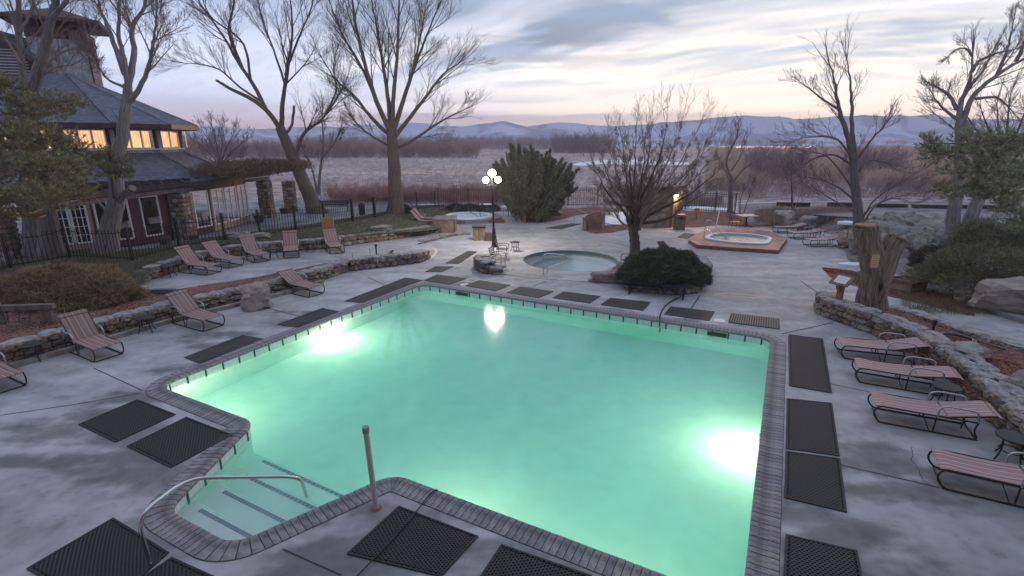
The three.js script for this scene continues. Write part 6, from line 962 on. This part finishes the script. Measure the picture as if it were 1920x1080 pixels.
// ---------------------------------------------------------------- lamp post
{
  const p = ground(927, 463), t = thing('lamp_post', 'dark lamp post with three glowing globes beside the juniper', 'lamp post', p); t.rotation.z = .028;
  mesh('base', new THREE.LatheGeometry([[.001, 0], [.17, 0], [.17, .08], [.13, .16], [.12, .5], [.15, .56], [.10, .64], [.085, .95], [.10, .98], [.06, 1.05]].map((q) => new THREE.Vector2(...q)), 16), M.bronze, t); mesh('post', new MB().tube([V(0, .9, 0), V(0, 3.35, 0)], [.06, .045], 10), M.iron, t);
  mesh('bracket', new MB().tube(round([V(-.32, 3.4, 0), V(-.32, 3.28, 0), V(.32, 3.28, 0), V(.32, 3.4, 0)], .1), .018, 6), M.iron, t); mesh('stem', new MB().tube([V(0, 3.3, 0), V(0, 3.70, 0)], .03, 8), M.iron, t);
  const glow = new THREE.MeshStandardMaterial({ color: rgb(.8, .8, .8), emissive: rgb(1, .95, .86), emissiveIntensity: 22, roughness: .4 });
  for (const [x, y, r] of [[-.32, 3.56, .165], [.32, 3.56, .165], [.02, 3.90, .20]]) { mesh('globe', new THREE.SphereGeometry(r, 28, 18).translate(x, y, 0), glow, t); mesh('collar', new THREE.CylinderGeometry(.06, .05, .06, 12).translate(x, y - r - .01, 0), M.iron, t); const l = new THREE.PointLight(rgb(1, .88, .70), 13, 0, 2); l.position.set(p.x + x, y, p.z + .02); l.castShadow = true; l.shadow.radius = 6; scene.add(l); }
}
// ---------------------------------------------------------------- rails, post, hose, cable
{ const a = ground(283, 1061), s1 = ground(355, 897, .95), t = thing('handrail', 'curved steel handrail over the pool steps', 'handrail', a.clone()), y = .95;
  const q = [V(a.x, 0, a.z), ground(256, 968, .86), ground(310, 912, .93), ground(352, 896, .90), ground(563, 893, .62), ground(577, 935, -.05), ground(581, 952, -.7)].map((p) => p.sub(a)); mesh('rail', new MB().tube(round([q[0], q[1], q[3], q[4], q[6]], .28, 8), .027, 12), M.steel, t); mesh('flange', new THREE.CylinderGeometry(.05, .05, .012, 18).translate(0, .006, 0), M.steel, t); }
{ const p = ground(705, 953), t = thing('white_post', 'pale plastic post with a grey cap at the corner of the pool', 'post', p); mesh('pipe', new MB().tube([V(0, 0, 0), V(-.05, 1.36, 0)], .043, 16), M.greyPole, t); mesh('cap', new MB().tube([V(-.05, 1.34, 0), V(-.052, 1.43, 0)], .052, 16), std(rgb(.24, .23, .24), .5), t); const r = rng(9); mesh('rust_ring', new THREE.CylinderGeometry(.075, .09, .006, 20).translate(0, .010, 0), std(rgb(.24, .10, .07), .9), t); }
{ const p = [ground(820, 918, .03), ground(812, 921, .035), ground(770, 972, .04), ground(725, 1022, .045), ground(684, 1065, .045), ground(640, 1110, .02)]; const m = mesh('cable', new MB().tube(curve(p, 30), .011, 6), M.hose, scene); m.userData = { label: 'thin black cable crossing the brick coping and a rubber mat', category: 'cable' }; }
{ const l = [[1275, 557, .05], [1262, 563, .03], [1248, 573, .03], [1240, 585, .035], [1237, 597, .045], [1237, 604, .03], [1237, 615, -.25], [1237, 628, -.45], [1234, 640, -.7]].map(([x, y, h]) => ground(x, y, h)); const m = mesh('hose', new MB().tube(curve(l, 40), .022, 8), M.hose, scene); m.userData = { label: 'black hose running from the long bench down into the pool', category: 'hose' }; }
{ // cover roller bench
  const a = ground(1181, 549, .0), b = ground(1281, 560, .0), t = thing('pool_bench', 'long low dark bench standing in front of the hedge', 'bench', a.clone()), rel = (p, y) => p.clone().sub(a).setY(y), d = b.clone().sub(a).normalize(), n = V(-d.z, 0, d.x), A = a.clone().addScaledVector(d, -.28), Bq = b.clone().addScaledVector(d, .2);
  for (let k = -2; k <= 2; k++) mesh('slat', new MB().beam(rel(A.clone().addScaledVector(n, k * .085), .46), rel(Bq.clone().addScaledVector(n, k * .085), .46), .07, .035), M.black, t);
  for (const p of [a, b]) for (const s of [-1, 1]) mesh('leg', new MB().tube([rel(p.clone().addScaledVector(n, s * .16), .45), rel(p.clone().addScaledVector(n, s * .2), .01)], .022, 6), M.black, t);
  mesh('brace', new MB().tube([rel(a.clone().addScaledVector(d, .35), .44), rel(a, .06)], .014, 5), M.black, t); mesh('brace', new MB().tube([rel(b.clone().addScaledVector(d, -.8), .44), rel(b, .06)], .014, 5), M.black, t); mesh('foot_rail', new MB().tube([rel(a.clone().addScaledVector(n, -.24), .02), rel(a.clone().addScaledVector(n, .24), .02)], .02, 6), M.black, t); mesh('foot_rail', new MB().tube([rel(b.clone().addScaledVector(n, -.24), .02), rel(b.clone().addScaledVector(n, .24), .02)], .02, 6), M.black, t);
}
{ const a = ground(1019, 514), b = ground(1026, 513), t = thing('handrail', 'looped steel handrail at the near edge of the round spa', 'handrail', a.clone()); const e = V(1, 0, -.25).normalize(); mesh('rail', new MB().tube(round([V(0, 0, 0), V(0, .92, 0), V(e.x * .95, .80, e.z * .95), V(e.x * .95, .45, e.z * .95), V(e.x * .2, .28, e.z * .2), V(e.x * .13, -.12, e.z * .13)], .2, 6), .024, 10), M.steel, t); mesh('flange', new THREE.CylinderGeometry(.05, .05, .012, 16).translate(0, .006, 0), M.steel, t); }

// ---------------------------------------------------------------- red spa platform
{
  const top = [[1291, 449], [1299, 441], [1320, 433], [1352, 427], [1400, 428], [1445, 434], [1476, 447], [1460, 469], [1380, 464], [1307, 459]], c0 = ground(1385, 448, .2), P = top.map(([x, y]) => ground(x, y, .2));
  const t = thing('spa_platform', 'low red brown platform with a white oval hot tub set in it', 'spa platform', V(c0.x, 0, c0.z)), rel = P.map((p) => V(p.x - c0.x, 0, p.z - c0.z)); const tubPts = [[1323, 445], [1332, 438], [1350, 436], [1395, 437], [1432, 441], [1447, 445], [1445, 451], [1438, 456], [1395, 455], [1345, 450]].map(([x, y]) => ground(x, y, .26)).map((p) => V(p.x - c0.x, 0, p.z - c0.z));
  const rim = smoothLoop(tubPts, 44), cen = rim.reduce((a, p) => a.add(p), V(0, 0, 0)).multiplyScalar(1 / 44), scale = (k) => rim.map((p) => p.clone().sub(cen).multiplyScalar(k).add(cen));
  mesh('platform', slab(rel, -.02, .2, [scale(.96)], .015), M.redDeck, t); mesh('skirting', (() => { const b = new MB(); for (let k = 0; k < rel.length; k++) { const p = rel[k].clone().multiplyScalar(1.004), q = rel[(k + 1) % rel.length].clone().multiplyScalar(1.004); b.wall(p, q, 0, .12); } return b; })(), M.rustWood, t);
  mesh('tub_rim', slab(scale(1), .17, .26, [scale(.88)], .02), std(rgb(.60, .61, .63), .65), t);
  const w0 = scale(.885), w1 = scale(.66), b = new MB(); for (let k = 0; k < 44; k++) { const l = (k + 1) % 44; b.quad(w0[k].clone().setY(.24), w0[l].clone().setY(.24), w1[l].clone().setY(-.4), w1[k].clone().setY(-.4)); } mesh('tub_shell', b, std(rgb(.30, .40, .41), .4), t); mesh('tub_floor', sheet(w1, -.4), std(rgb(.30, .40, .41), .4), t);
  mesh('water', sheet(scale(.865), .17), new THREE.MeshPhysicalMaterial({ color: rgb(.86, .96, .95), roughness: .3, transmission: 1, thickness: 0, ior: 1.33, specularIntensity: .15 }), t);
  const h = ground(1320, 445, .2), r = thing('handrail', 'steel handrail leading into the white hot tub', 'handrail', h), g = (x, y, z) => ground(x, y, z).sub(h); mesh('rail', new MB().tube(round([V(0, 0, 0), V(0, .95, 0), V(.25, 1.0, -.02), g(1364, 450, .1)], .12, 5), .022, 8), M.steel, r); mesh('rail', new MB().tube(round([V(0, .42, 0), V(.2, .42, 0), g(1350, 447, .15)], .1, 4), .018, 7), M.steel, r);
}
// far hot tub behind the tan box
{
  const c = ground(880, 411), t = thing('hot_tub', 'far round hot tub with a white rim behind the tan box', 'hot tub', c); mesh('platform', new THREE.CylinderGeometry(2.1, 2.1, .22, 40).translate(.3, .11, .1), M.patio, t); mesh('rim', new THREE.LatheGeometry([[1.35, .3], [1.55, .34], [1.72, .32], [1.75, .2]].map((p) => new THREE.Vector2(...p)), 40), M.whitePaint, t); mesh('shell', new THREE.LatheGeometry([[0, .24], [1.3, .24], [1.38, .32]].map((p) => new THREE.Vector2(...p)), 40), std(rgb(.5, .62, .66), .3), t); mesh('water', new THREE.CircleGeometry(1.36, 40).rotateX(-Math.PI / 2).translate(0, .29, 0), new THREE.MeshPhysicalMaterial({ color: rgb(.9, .97, 1), roughness: .3, transmission: 1, thickness: 0, ior: 1.33, specularIntensity: .15 }), t);
  const b = new MB(); b.beam(V(-.9, .08, 2.2), V(2.6, .08, 1.5), .2, .2); mesh('step_edge', b, M.rustWood, t);
  const h = ground(901, 415), r = thing('handrail', 'dark looped handrail of the far hot tub', 'handrail', h); mesh('rail', new MB().tube(round([V(0, 0, 0), V(-.05, 1.1, 0), V(-.7, 1.15, 0), V(-.8, .7, 0), V(-.2, .4, 0), V(-.1, .05, 0)], .25, 5), .02, 7), M.iron, r);
}
// far pool behind the multi-stemmed tree
structure('far_spa_water', sheet(smoothLoop(px3([[1128, 409], [1140, 401], [1165, 398], [1195, 400], [1215, 406], [1205, 415], [1180, 421], [1145, 421]]), 40), .03), new THREE.MeshStandardMaterial({ color: rgb(.45, .56, .62), roughness: .08 }));
{ const h = ground(1076, 416), t = thing('handrail', 'thin slanting handrail beside the curved tan cabinet', 'handrail', h); mesh('rail', new MB().tube(round([V(0, 0, 0), V(.05, .98, 0), V(1.15, .45, -.2), V(1.2, .05, -.2)], .1, 4), .02, 6), M.steel, t); }
// cabinets and hut
{ const p = ground(833, 437, .0), t = thing('equipment_box', 'tan wooden equipment box with a speckled stone top', 'equipment box', p); const w = 1.32, d = 1.5; mesh('body', new MB().box(0, .41, -d / 2, w, .82, d, .04, .01), M.tan, t); mesh('top', new MB().box(0, .85, -d / 2, w + .1, .07, d + .1, .04, .015), std(rgb(.33, .27, .25), .8, { map: scaled(tMottle, 2) }), t); for (const x of [-w / 2, w / 2]) mesh('trim', new MB().box(x, .41, .02, .07, .8, .03, .04), M.rustWood, t); }
{ const p = ground(898, 450), t = thing('service_pillar', 'small tan pillar with dark caps in front of the far hot tub', 'pillar', p); for (const x of [-.17, .2]) { mesh('shaft', new MB().box(x, .38, 0, .34, .76, .45, 0, .01), M.tan, t); mesh('cap', new MB().box(x, .79, 0, .40, .08, .52, 0, .015), M.bronze, t); } mesh('low_box', new MB().box(.68, .23, .1, .6, .46, .5, 0, .01), M.tanDark, t); }
{ // arched cabinet
  const p = ground(1114, 430), t = thing('arched_cabinet', 'curved topped tan cabinet on the bark bed by the many-stemmed tree', 'cabinet', p), s = new THREE.Shape(); s.moveTo(-.5, 0); s.lineTo(.46, 0); s.lineTo(.46, .98); s.quadraticCurveTo(-.25, .95, -.5, .66); s.closePath(); const g = worldUV(new THREE.ExtrudeGeometry(s, { depth: .7, bevelEnabled: true, bevelSize: .015, bevelThickness: .015, bevelSegments: 1 })); g.translate(0, 0, -.7); mesh('body', g, M.tanDark, t);
  const a = new MB(); a.tube(curve([V(-.56, .3, -.3), V(-.54, .68, -.3), V(-.2, .93, -.3), V(.5, 1.03, -.3)], 14), .10, 6); mesh('top_band', a, M.rustWood, t); mesh('side_panel', new MB().box(.57, .52, -.32, .2, 1.04, .86, 0, .01), M.tan, t); mesh('side_panel', new MB().box(-.60, .36, -.32, .14, .72, .86, 0, .01), M.tan, t);
}
{
  const p = ground(1257, 427), t = thing('spa_hut', 'tan hut with a lit wall lamp behind the many-stemmed tree', 'hut', p); const wL = 1.95, wR = 1.25, H = 2.55, a = .12, A = V(-wL, 0, .12), Bc = V(0, 0, 0), C = V(.72, 0, -.62), D = V(-wL, 0, -1.8);
  mesh('wall', new MB().wall(A, Bc, 0, H), M.tan, t); mesh('wall', new MB().wall(Bc, C, 0, H), M.tan, t); mesh('wall', new MB().wall(C, D, 0, H), M.tan, t); mesh('wall', new MB().wall(D, A, 0, H), M.tan, t);
  mesh('roof', slab([A.clone().add(V(-.2, 0, .25)), Bc.clone().add(V(.05, 0, .25)), C.clone().add(V(.28, 0, .05)), C.clone().add(V(.1, 0, -.6)), D.clone().add(V(-.2, 0, -.2))], H, H + .14, [], .01), M.tanDark, t);
  for (const k of [.0, 1]) mesh('corner_trim', new MB().beam(V(k * .72, .02, k * -.62 + .01), V(k * .72, H, k * -.62 + .01), .09, .09), M.rustWood, t);
  const lp = V(.30, 2.12, -.10), lamp = thing('wall_lamp', 'small lit lamp on the side wall of the tan hut', 'wall lamp', p.clone().add(lp)); mesh('bracket', new MB().box(0, 0, -.06, .1, .16, .06), M.bronze, lamp); mesh('bulb', new THREE.SphereGeometry(.07, 14, 10).translate(0, -.02, .03), new THREE.MeshStandardMaterial({ color: 0x333333, emissive: rgb(1, .75, .42), emissiveIntensity: 16 }), lamp); mesh('hood', new THREE.ConeGeometry(.12, .1, 14).translate(0, .09, .02), M.bronze, lamp);
  const l = new THREE.PointLight(rgb(1, .68, .36), 9, 0, 2); l.position.copy(p).add(lp).add(V(.02, -.02, .04)); l.castShadow = true; l.shadow.radius = 4; scene.add(l);
  const h2 = thing('towel_bin', 'tan rubbish bin beside the lit corner of the hut', 'bin', ground(1273, 430)); mesh('body', new MB().box(0, .44, 0, .60, .88, .55, 0, .012), M.tanDark, h2); mesh('lid', new MB().box(0, .93, 0, .66, .1, .60, 0, .02), M.tan, h2); mesh('slot', new MB().box(-.08, .76, .277, .3, .1, .02), M.black, h2);
}
// ---------------------------------------------------------------- signs
const signFace = (rows, base, ink) => { const c = document.createElement('canvas'); c.width = 128; c.height = 160; const x = c.getContext('2d'); x.fillStyle = base; x.fillRect(0, 0, 128, 160); x.fillStyle = ink; for (let k = 0; k < rows; k++) { const w = 60 + ((k * 37) % 40); x.fillRect((128 - w) / 2, 24 + k * (120 / rows), w, 5); } const t = new THREE.CanvasTexture(c); t.colorSpace = THREE.SRGBColorSpace; return t; };
const boardGeo = (w, h, d) => { const g = new THREE.BoxGeometry(w, h, d); return g; };
function stakeSign(label, p, w, h, y, m, turn, tilt = 0) { const t = thing('notice_board', label, 'notice board', p, turn); const g = boardGeo(w, h, .04); g.rotateX(tilt); g.translate(0, y + h / 2, .04); mesh('board', g, m, t); mesh('stake', new MB().beam(V(0, 0, 0), V(0, y + h * .8, 0), .07, .05), M.oldWood, t); return t; }
const orangeBoard = std(0xffffff, .7, { map: signFace(6, '#b98552', '#9c6f47') });
stakeSign('orange wooden notice board behind the lounger on the upper terrace', ground(618, 448, .5), .62, .72, .45, orangeBoard, .05);
stakeSign('small orange notice board on the bark bed right of the hut', ground(1305, 412), .36, .42, .42, std(0xffffff, .7, { map: signFace(5, '#c06a34', '#d98a55') }), -.1, -.15);
{ const p = ground(1343, 422), t = thing('white_post', 'thin leaning white stick on the bark bed behind the red platform', 'post', p); mesh('stick', new MB().tube([V(0, 0, 0), V(.13, .95, -.05)], .028, 6), M.whitePaint, t); }
{ const p = ground(974, 414), t = thing('white_post', 'short white square post left of the juniper bed', 'post', p); mesh('shaft', new MB().box(0, .6, 0, .14, 1.2, .14, 0, .01), M.whitePaint, t); }
{ const p = ground(983, 416), t = thing('red_post', 'short red brown post with a pale cap at the edge of the juniper bed', 'post', p); mesh('shaft', new MB().box(0, .5, 0, .26, 1.0, .2, 0, .01), M.rustWood, t); mesh('cap', new MB().box(.03, 1.04, 0, .30, .10, .24, 0, .01), M.tan, t); }
{ const p = ground(1571, 573, .36), t = thing('lectern_sign', 'wooden reading stand with a white notice on the stone planter', 'lectern sign', p, -1.15); mesh('post', new MB().beam(V(0, 0, 0), V(0, .78, 0), .16, .14), M.wood, t); const m = new MB(); m.box(0, 0, 0, .60, .04, .46); const g = m.build(); g.rotateX(.65); g.translate(0, .86, .02); mesh('desk', g, M.wood, t); const n = new THREE.PlaneGeometry(.40, .30); n.rotateX(-Math.PI / 2); n.translate(0, .024, 0); n.rotateX(.65); n.translate(0, .86, .02); mesh('notice', n, std(0xffffff, .6, { map: signFace(4, '#d8d6d2', '#8a8785') }), t); mesh('bracket', new MB().beam(V(0, .45, .06), V(0, .72, .22), .08, .06), M.wood, t); }
{ const p = ground(1238, 478, .2), t = thing('lectern_sign', 'small dark reading stand behind the green hedge', 'lectern sign', p, .3); mesh('post', new MB().beam(V(0, 0, 0), V(0, .55, 0), .09, .08), M.bronze, t); const m = new MB(); m.box(0, 0, 0, .38, .03, .26); const g = m.build(); g.rotateX(.6); g.translate(0, .58, .02); mesh('desk', g, M.bronze, t); }
// garden lights
{ const p = ground(1747, 628, .33), t = thing('garden_light', 'short dark garden light among the stones by the hose coil', 'garden light', p); mesh('stem', new MB().tube([V(0, 0, 0), V(0, .30, 0)], .035, 8), M.bronze, t); mesh('head', new THREE.CylinderGeometry(.055, .05, .16, 12).translate(0, .36, 0), M.bronze, t); }
{ const p = ground(706, 479, .25), t = thing('garden_light', 'short dark garden light at the end of the low stone wall', 'garden light', p); mesh('stem', new MB().tube([V(0, 0, 0), V(0, .42, 0)], .035, 8), M.iron, t); mesh('head', new THREE.CylinderGeometry(.07, .05, .12, 12).translate(0, .47, 0), M.iron, t); }
{ const a = ground(661, 486, .3), b = ground(694, 478, .3), t = thing('grab_rail', 'low steel rail at the back of the low stone wall', 'rail', a.clone()), r = b.clone().sub(a); mesh('rail', new MB().tube(round([V(0, 0, 0), V(0, .32, 0), V(r.x, .34, r.z), V(r.x, 0, r.z)], .08), .016, 6), M.steel, t); }
// hose coil in the bark
{ const p = ground(1793, 640, .37), t = thing('hose_coil', 'coiled dark garden hose lying on the bark chips', 'hose', p), pts = []; for (let k = 0; k <= 170; k++) { const a = k / 170 * 6.283 * 5.2, r = .42 - .012 * (k / 30) + .02 * Math.sin(a * 1.7); pts.push(V(Math.cos(a) * r, .03 + .022 * (k / 30) * .6, Math.sin(a) * r * .95)); } for (let k = 1; k <= 12; k++) pts.push(V(.42 + k * .03, .06 - .004 * k, .05 + k * .045)); mesh('hose', new MB().tube(pts, .019, 7), std(rgb(.06, .06, .065), .35), t); }
// square planter box by the path
{ const c = [[1664, 526], [1709, 531], [1743, 527], [1697, 517]].map(([x, y]) => ground(x, y, .42)), p0 = ground(1703, 527, 0), t = thing('sand_box', 'square wooden box with a red brown rim beside the bark strip', 'box', p0.clone()); const P = [[1665, 519], [1711, 531], [1742, 526], [1697, 515.5]].map(([x, y]) => ground(x, y, .42)).map((p) => V(p.x - p0.x, 0, p.z - p0.z)), cen = P.reduce((a, p) => a.add(p), V(0, 0, 0)).multiplyScalar(.25), In = P.map((p) => p.clone().sub(cen).multiplyScalar(.84).add(cen)), side = new MB(); for (let k = 0; k < 4; k++) side.wall(P[k].clone().sub(cen).multiplyScalar(.97).add(cen), P[(k + 1) % 4].clone().sub(cen).multiplyScalar(.97).add(cen), 0, .30); mesh('side', side, M.tan, t); mesh('rim', slab(P, .28, .42, [In], .008), M.rustWood, t); mesh('sand', sheet(In.map((p) => p.clone().sub(cen).multiplyScalar(1.02).add(cen)), .36), M.gravel, t); }
// timber rail and card at the far left
{ const a = ground(-60, 612, .45), b = ground(103, 606, .45), t = thing('timber_rail', 'weathered timber rail on short posts at the left end of the planting bed', 'timber rail', b.clone()), r = a.clone().sub(b); mesh('rail', new MB().beam(V(.1, .52, 0), V(r.x, .52, r.z), .16, .14), M.oldWood, t); for (const k of [.02, .12, .6]) mesh('post', new MB().beam(V(r.x * k, 0, r.z * k), V(r.x * k, .56, r.z * k), .12, .12), M.oldWood, t); const q = rng(6); for (let k = 0; k < 5; k++) mesh('twig', new MB().tube(curve([V(r.x * (.2 + .15 * k), .45, r.z * (.2 + .15 * k)), V(r.x * (.25 + .15 * k), .25 + q() * .1, r.z * .3), V(r.x * (.3 + .13 * k), .02, r.z * .3)], 6), .014, 5), M.oldWood, t); const c = thing('small_card', 'small white card standing on the timber rail', 'card', b.clone().add(V(r.x * .62, .60, r.z * .62))); mesh('card', new MB().box(0, .06, 0, .24, .10, .02, .1, .004), M.whitePaint, c); mesh('clip', new MB().box(0, .005, 0, .05, .03, .03), M.iron, c); }
// low kerb box on the terrace edge, skimmer lids
{ const p = ground(308, 549, .38), t = thing('drain_box', 'low dark kerb box at the left tip of the upper terrace', 'drain box', p, .05); mesh('box', new MB().box(0, .06, 0, .75, .14, .18, 0, .01), std(rgb(.12, .12, .14), .8), t); mesh('lid', new MB().box(0, .14, 0, .78, .02, .21, 0, .004), std(rgb(.16, .16, .18), .8), t); }
for (const [x, y, l] of [[871, 534, 'round white skimmer lid in the deck at the far left pool corner'], [1349, 601.5, 'round white skimmer lid in the deck at the far right pool corner']]) { const t = thing('skimmer_lid', l, 'lid', ground(x, y)); mesh('ring', new THREE.CylinderGeometry(.16, .165, .012, 24).translate(0, .006, 0), M.whitePaint, t); mesh('cover', new THREE.CylinderGeometry(.12, .125, .012, 24).translate(0, .010, 0), std(rgb(.5, .5, .5), .5), t); }
// planters and things on the restaurant patio
for (const [x, y, h, r, l] of [[365, 453, .2, .26, 'dark pot with a winter plant behind the fence by the first column'], [487, 416, .16, .36, 'wide dark pot on the patio between the two columns'], [532, 400, .15, .3, 'dark pot beside the free standing column'], [311, 460, .2, .3, 'dark low pot against the restaurant wall left of the column']]) { const t = thing('plant_pot', l, 'plant pot', ground(x, y, h)); mesh('pot', new THREE.LatheGeometry([[.001, 0], [r * .7, 0], [r, r * 1.3], [r * 1.05, r * 1.35], [r * .9, r * 1.3], [.001, r * 1.2]].map((q) => new THREE.Vector2(...q)), 18), std(rgb(.05, .04, .045), .6), t); const b = new MB(), q = rng(x); for (let k = 0; k < 16; k++) { const a = q() * 6.28, e = q() * r * .7; b.tube([V(Math.cos(a) * e, r * 1.2, Math.sin(a) * e), V(Math.cos(a) * e * 1.8, r * 1.2 + .15 + q() * .3, Math.sin(a) * e * 1.8)], [.008, .003], 3, false); } mesh('plant', b, M.twigTan, t); }
{ const p = ground(628, 397, .15), t = thing('patio_bench', 'dark slatted bench group on the patio behind the fence', 'bench', p, .2); for (let k = 0; k < 4; k++) mesh('slat', new MB().beam(V(-1.1, .45, -.2 + k * .13), V(1.1, .45, -.2 + k * .13), .1, .03), M.black, t); for (let k = 0; k < 3; k++) mesh('back_slat', new MB().beam(V(-1.1, .6 + k * .13, .28), V(1.1, .6 + k * .13, .28), .03, .1), M.black, t); for (const x of [-1, 1]) for (const z of [-.2, .26]) mesh('leg', new MB().beam(V(x, 0, z), V(x, z > 0 ? .95 : .45, z), .06, .06), M.black, t); }
{ const p = ground(679, 402, .2), t = thing('park_bin', 'dark bin standing just behind the iron fence', 'bin', p); mesh('body', new THREE.CylinderGeometry(.24, .22, .75, 16).translate(0, .38, 0), M.black, t); mesh('lid', new THREE.ConeGeometry(.28, .16, 16).translate(0, .84, 0), M.black, t); }

// ---------------------------------------------------------------- forked stump with its sign
{
  const base = ground(1634, 574, .36), t = thing('forked_stump', 'thick forked tree stump with two sawn arms on the stone planter', 'tree stump', base), Z = -base.z, r = rng(71), b = new MB();
  const arm = (pts, rad, seed) => { const c = curve(pts, 26), n = c.length, q = new MB(); const R = c.map((_, k) => { const t = k / (n - 1) * (rad.length - 1), j = Math.min(rad.length - 2, Math.floor(t)); return mix(rad[j], rad[j + 1], t - j); }); q.tube(c, R, 40, true); for (let k = 0; k < q.k; k++) { const x = q.p[k * 3], y = q.p[k * 3 + 1], z = q.p[k * 3 + 2], j = Math.min(n - 1, Math.floor(k / 41)), a = Math.atan2(q.n[k * 3 + 2], q.n[k * 3]); if (k < n * 41) { const rid = (fbm3(Math.cos(a) * 5 + seed, y * .9, Math.sin(a) * 5, 3) - .5) * .24 + Math.abs(Math.sin(a * 9 + 4 * fbm3(y * 1.2, a, seed, 2))) * -.055; q.p[k * 3] += q.n[k * 3] * rid; q.p[k * 3 + 2] += q.n[k * 3 + 2] * rid; } } const g = q.build(); g.computeVertexNormals(); b.geo(g); };
  const L = (x, y, dz = 0) => away(x, y, Z + dz).sub(base);
  arm([V(0, -.12, 0), L(1634, 545), L(1638, 510), L(1633, 470), L(1627, 440), L(1624, 424)], [.47, .40, .40, .36, .34, .34], 3); arm([L(1638, 560, -.05), L(1644, 525, .0), L(1657, 488), L(1682, 447)], [.36, .38, .36, .29], 9);
  mesh('trunk', b, std(rgb(.40, .30, .225), .9, { map: scaled(tBark, 1, .6), bumpMap: scaled(tBark, 1, .6), bumpScale: .05 }), t);
  const cut = new THREE.CylinderGeometry(.26, .26, .05, 24); { const d = L(1682, 447).sub(L(1657, 488)).normalize(); const m = mesh('sawn_face', cut, M.wood, t); m.position.copy(L(1682.5, 446)); m.quaternion.setFromUnitVectors(V(0, 1, 0), d); }
  { const m = mesh('sawn_face', new THREE.CylinderGeometry(.29, .32, .05, 24), M.wood, t); m.position.copy(L(1624, 422)); }
  const hol = new THREE.SphereGeometry(.07, 12, 10); hol.scale(.7, 1.7, .4); const hm = mesh('hollow', hol, M.black, t); hm.position.copy(L(1637, 533)).add(V(.02, 0, .36));
  const s = new MB(), q = rng(12); for (let k = 0; k < 26; k++) { const a = q() * 6.28, p = L(1630, 424).add(V(Math.cos(a) * .3, -.02, Math.sin(a) * .3)), e = p.clone().add(V(Math.cos(a) * .25, -.1 - q() * .35, Math.sin(a) * .2)); s.tube(curve([p, p.clone().lerp(e, .5).add(V(Math.cos(a) * .12, .1, Math.sin(a) * .1)), e], 5), .008, 4, false); } mesh('loose_twigs', s, M.twigTan, t);
  const sg = thing('stump_sign', 'pale orange framed notice fixed on the forked stump', 'sign', L(1621, 483).add(base).add(V(0, 0, .48)), -.35); mesh('panel', boardGeo(.22, .42, .02), std(0xffffff, .6, { map: signFace(5, '#c9a07c', '#9a7350') }), sg); const f = new MB(); f.box(0, .22, 0, .25, .025, .035); f.box(0, -.22, 0, .25, .025, .035); f.box(.118, 0, 0, .025, .44, .035); f.box(-.118, 0, 0, .025, .44, .035); mesh('frame', f, M.wood, sg);
}
shade(scene);
renderer.render(scene, camera);
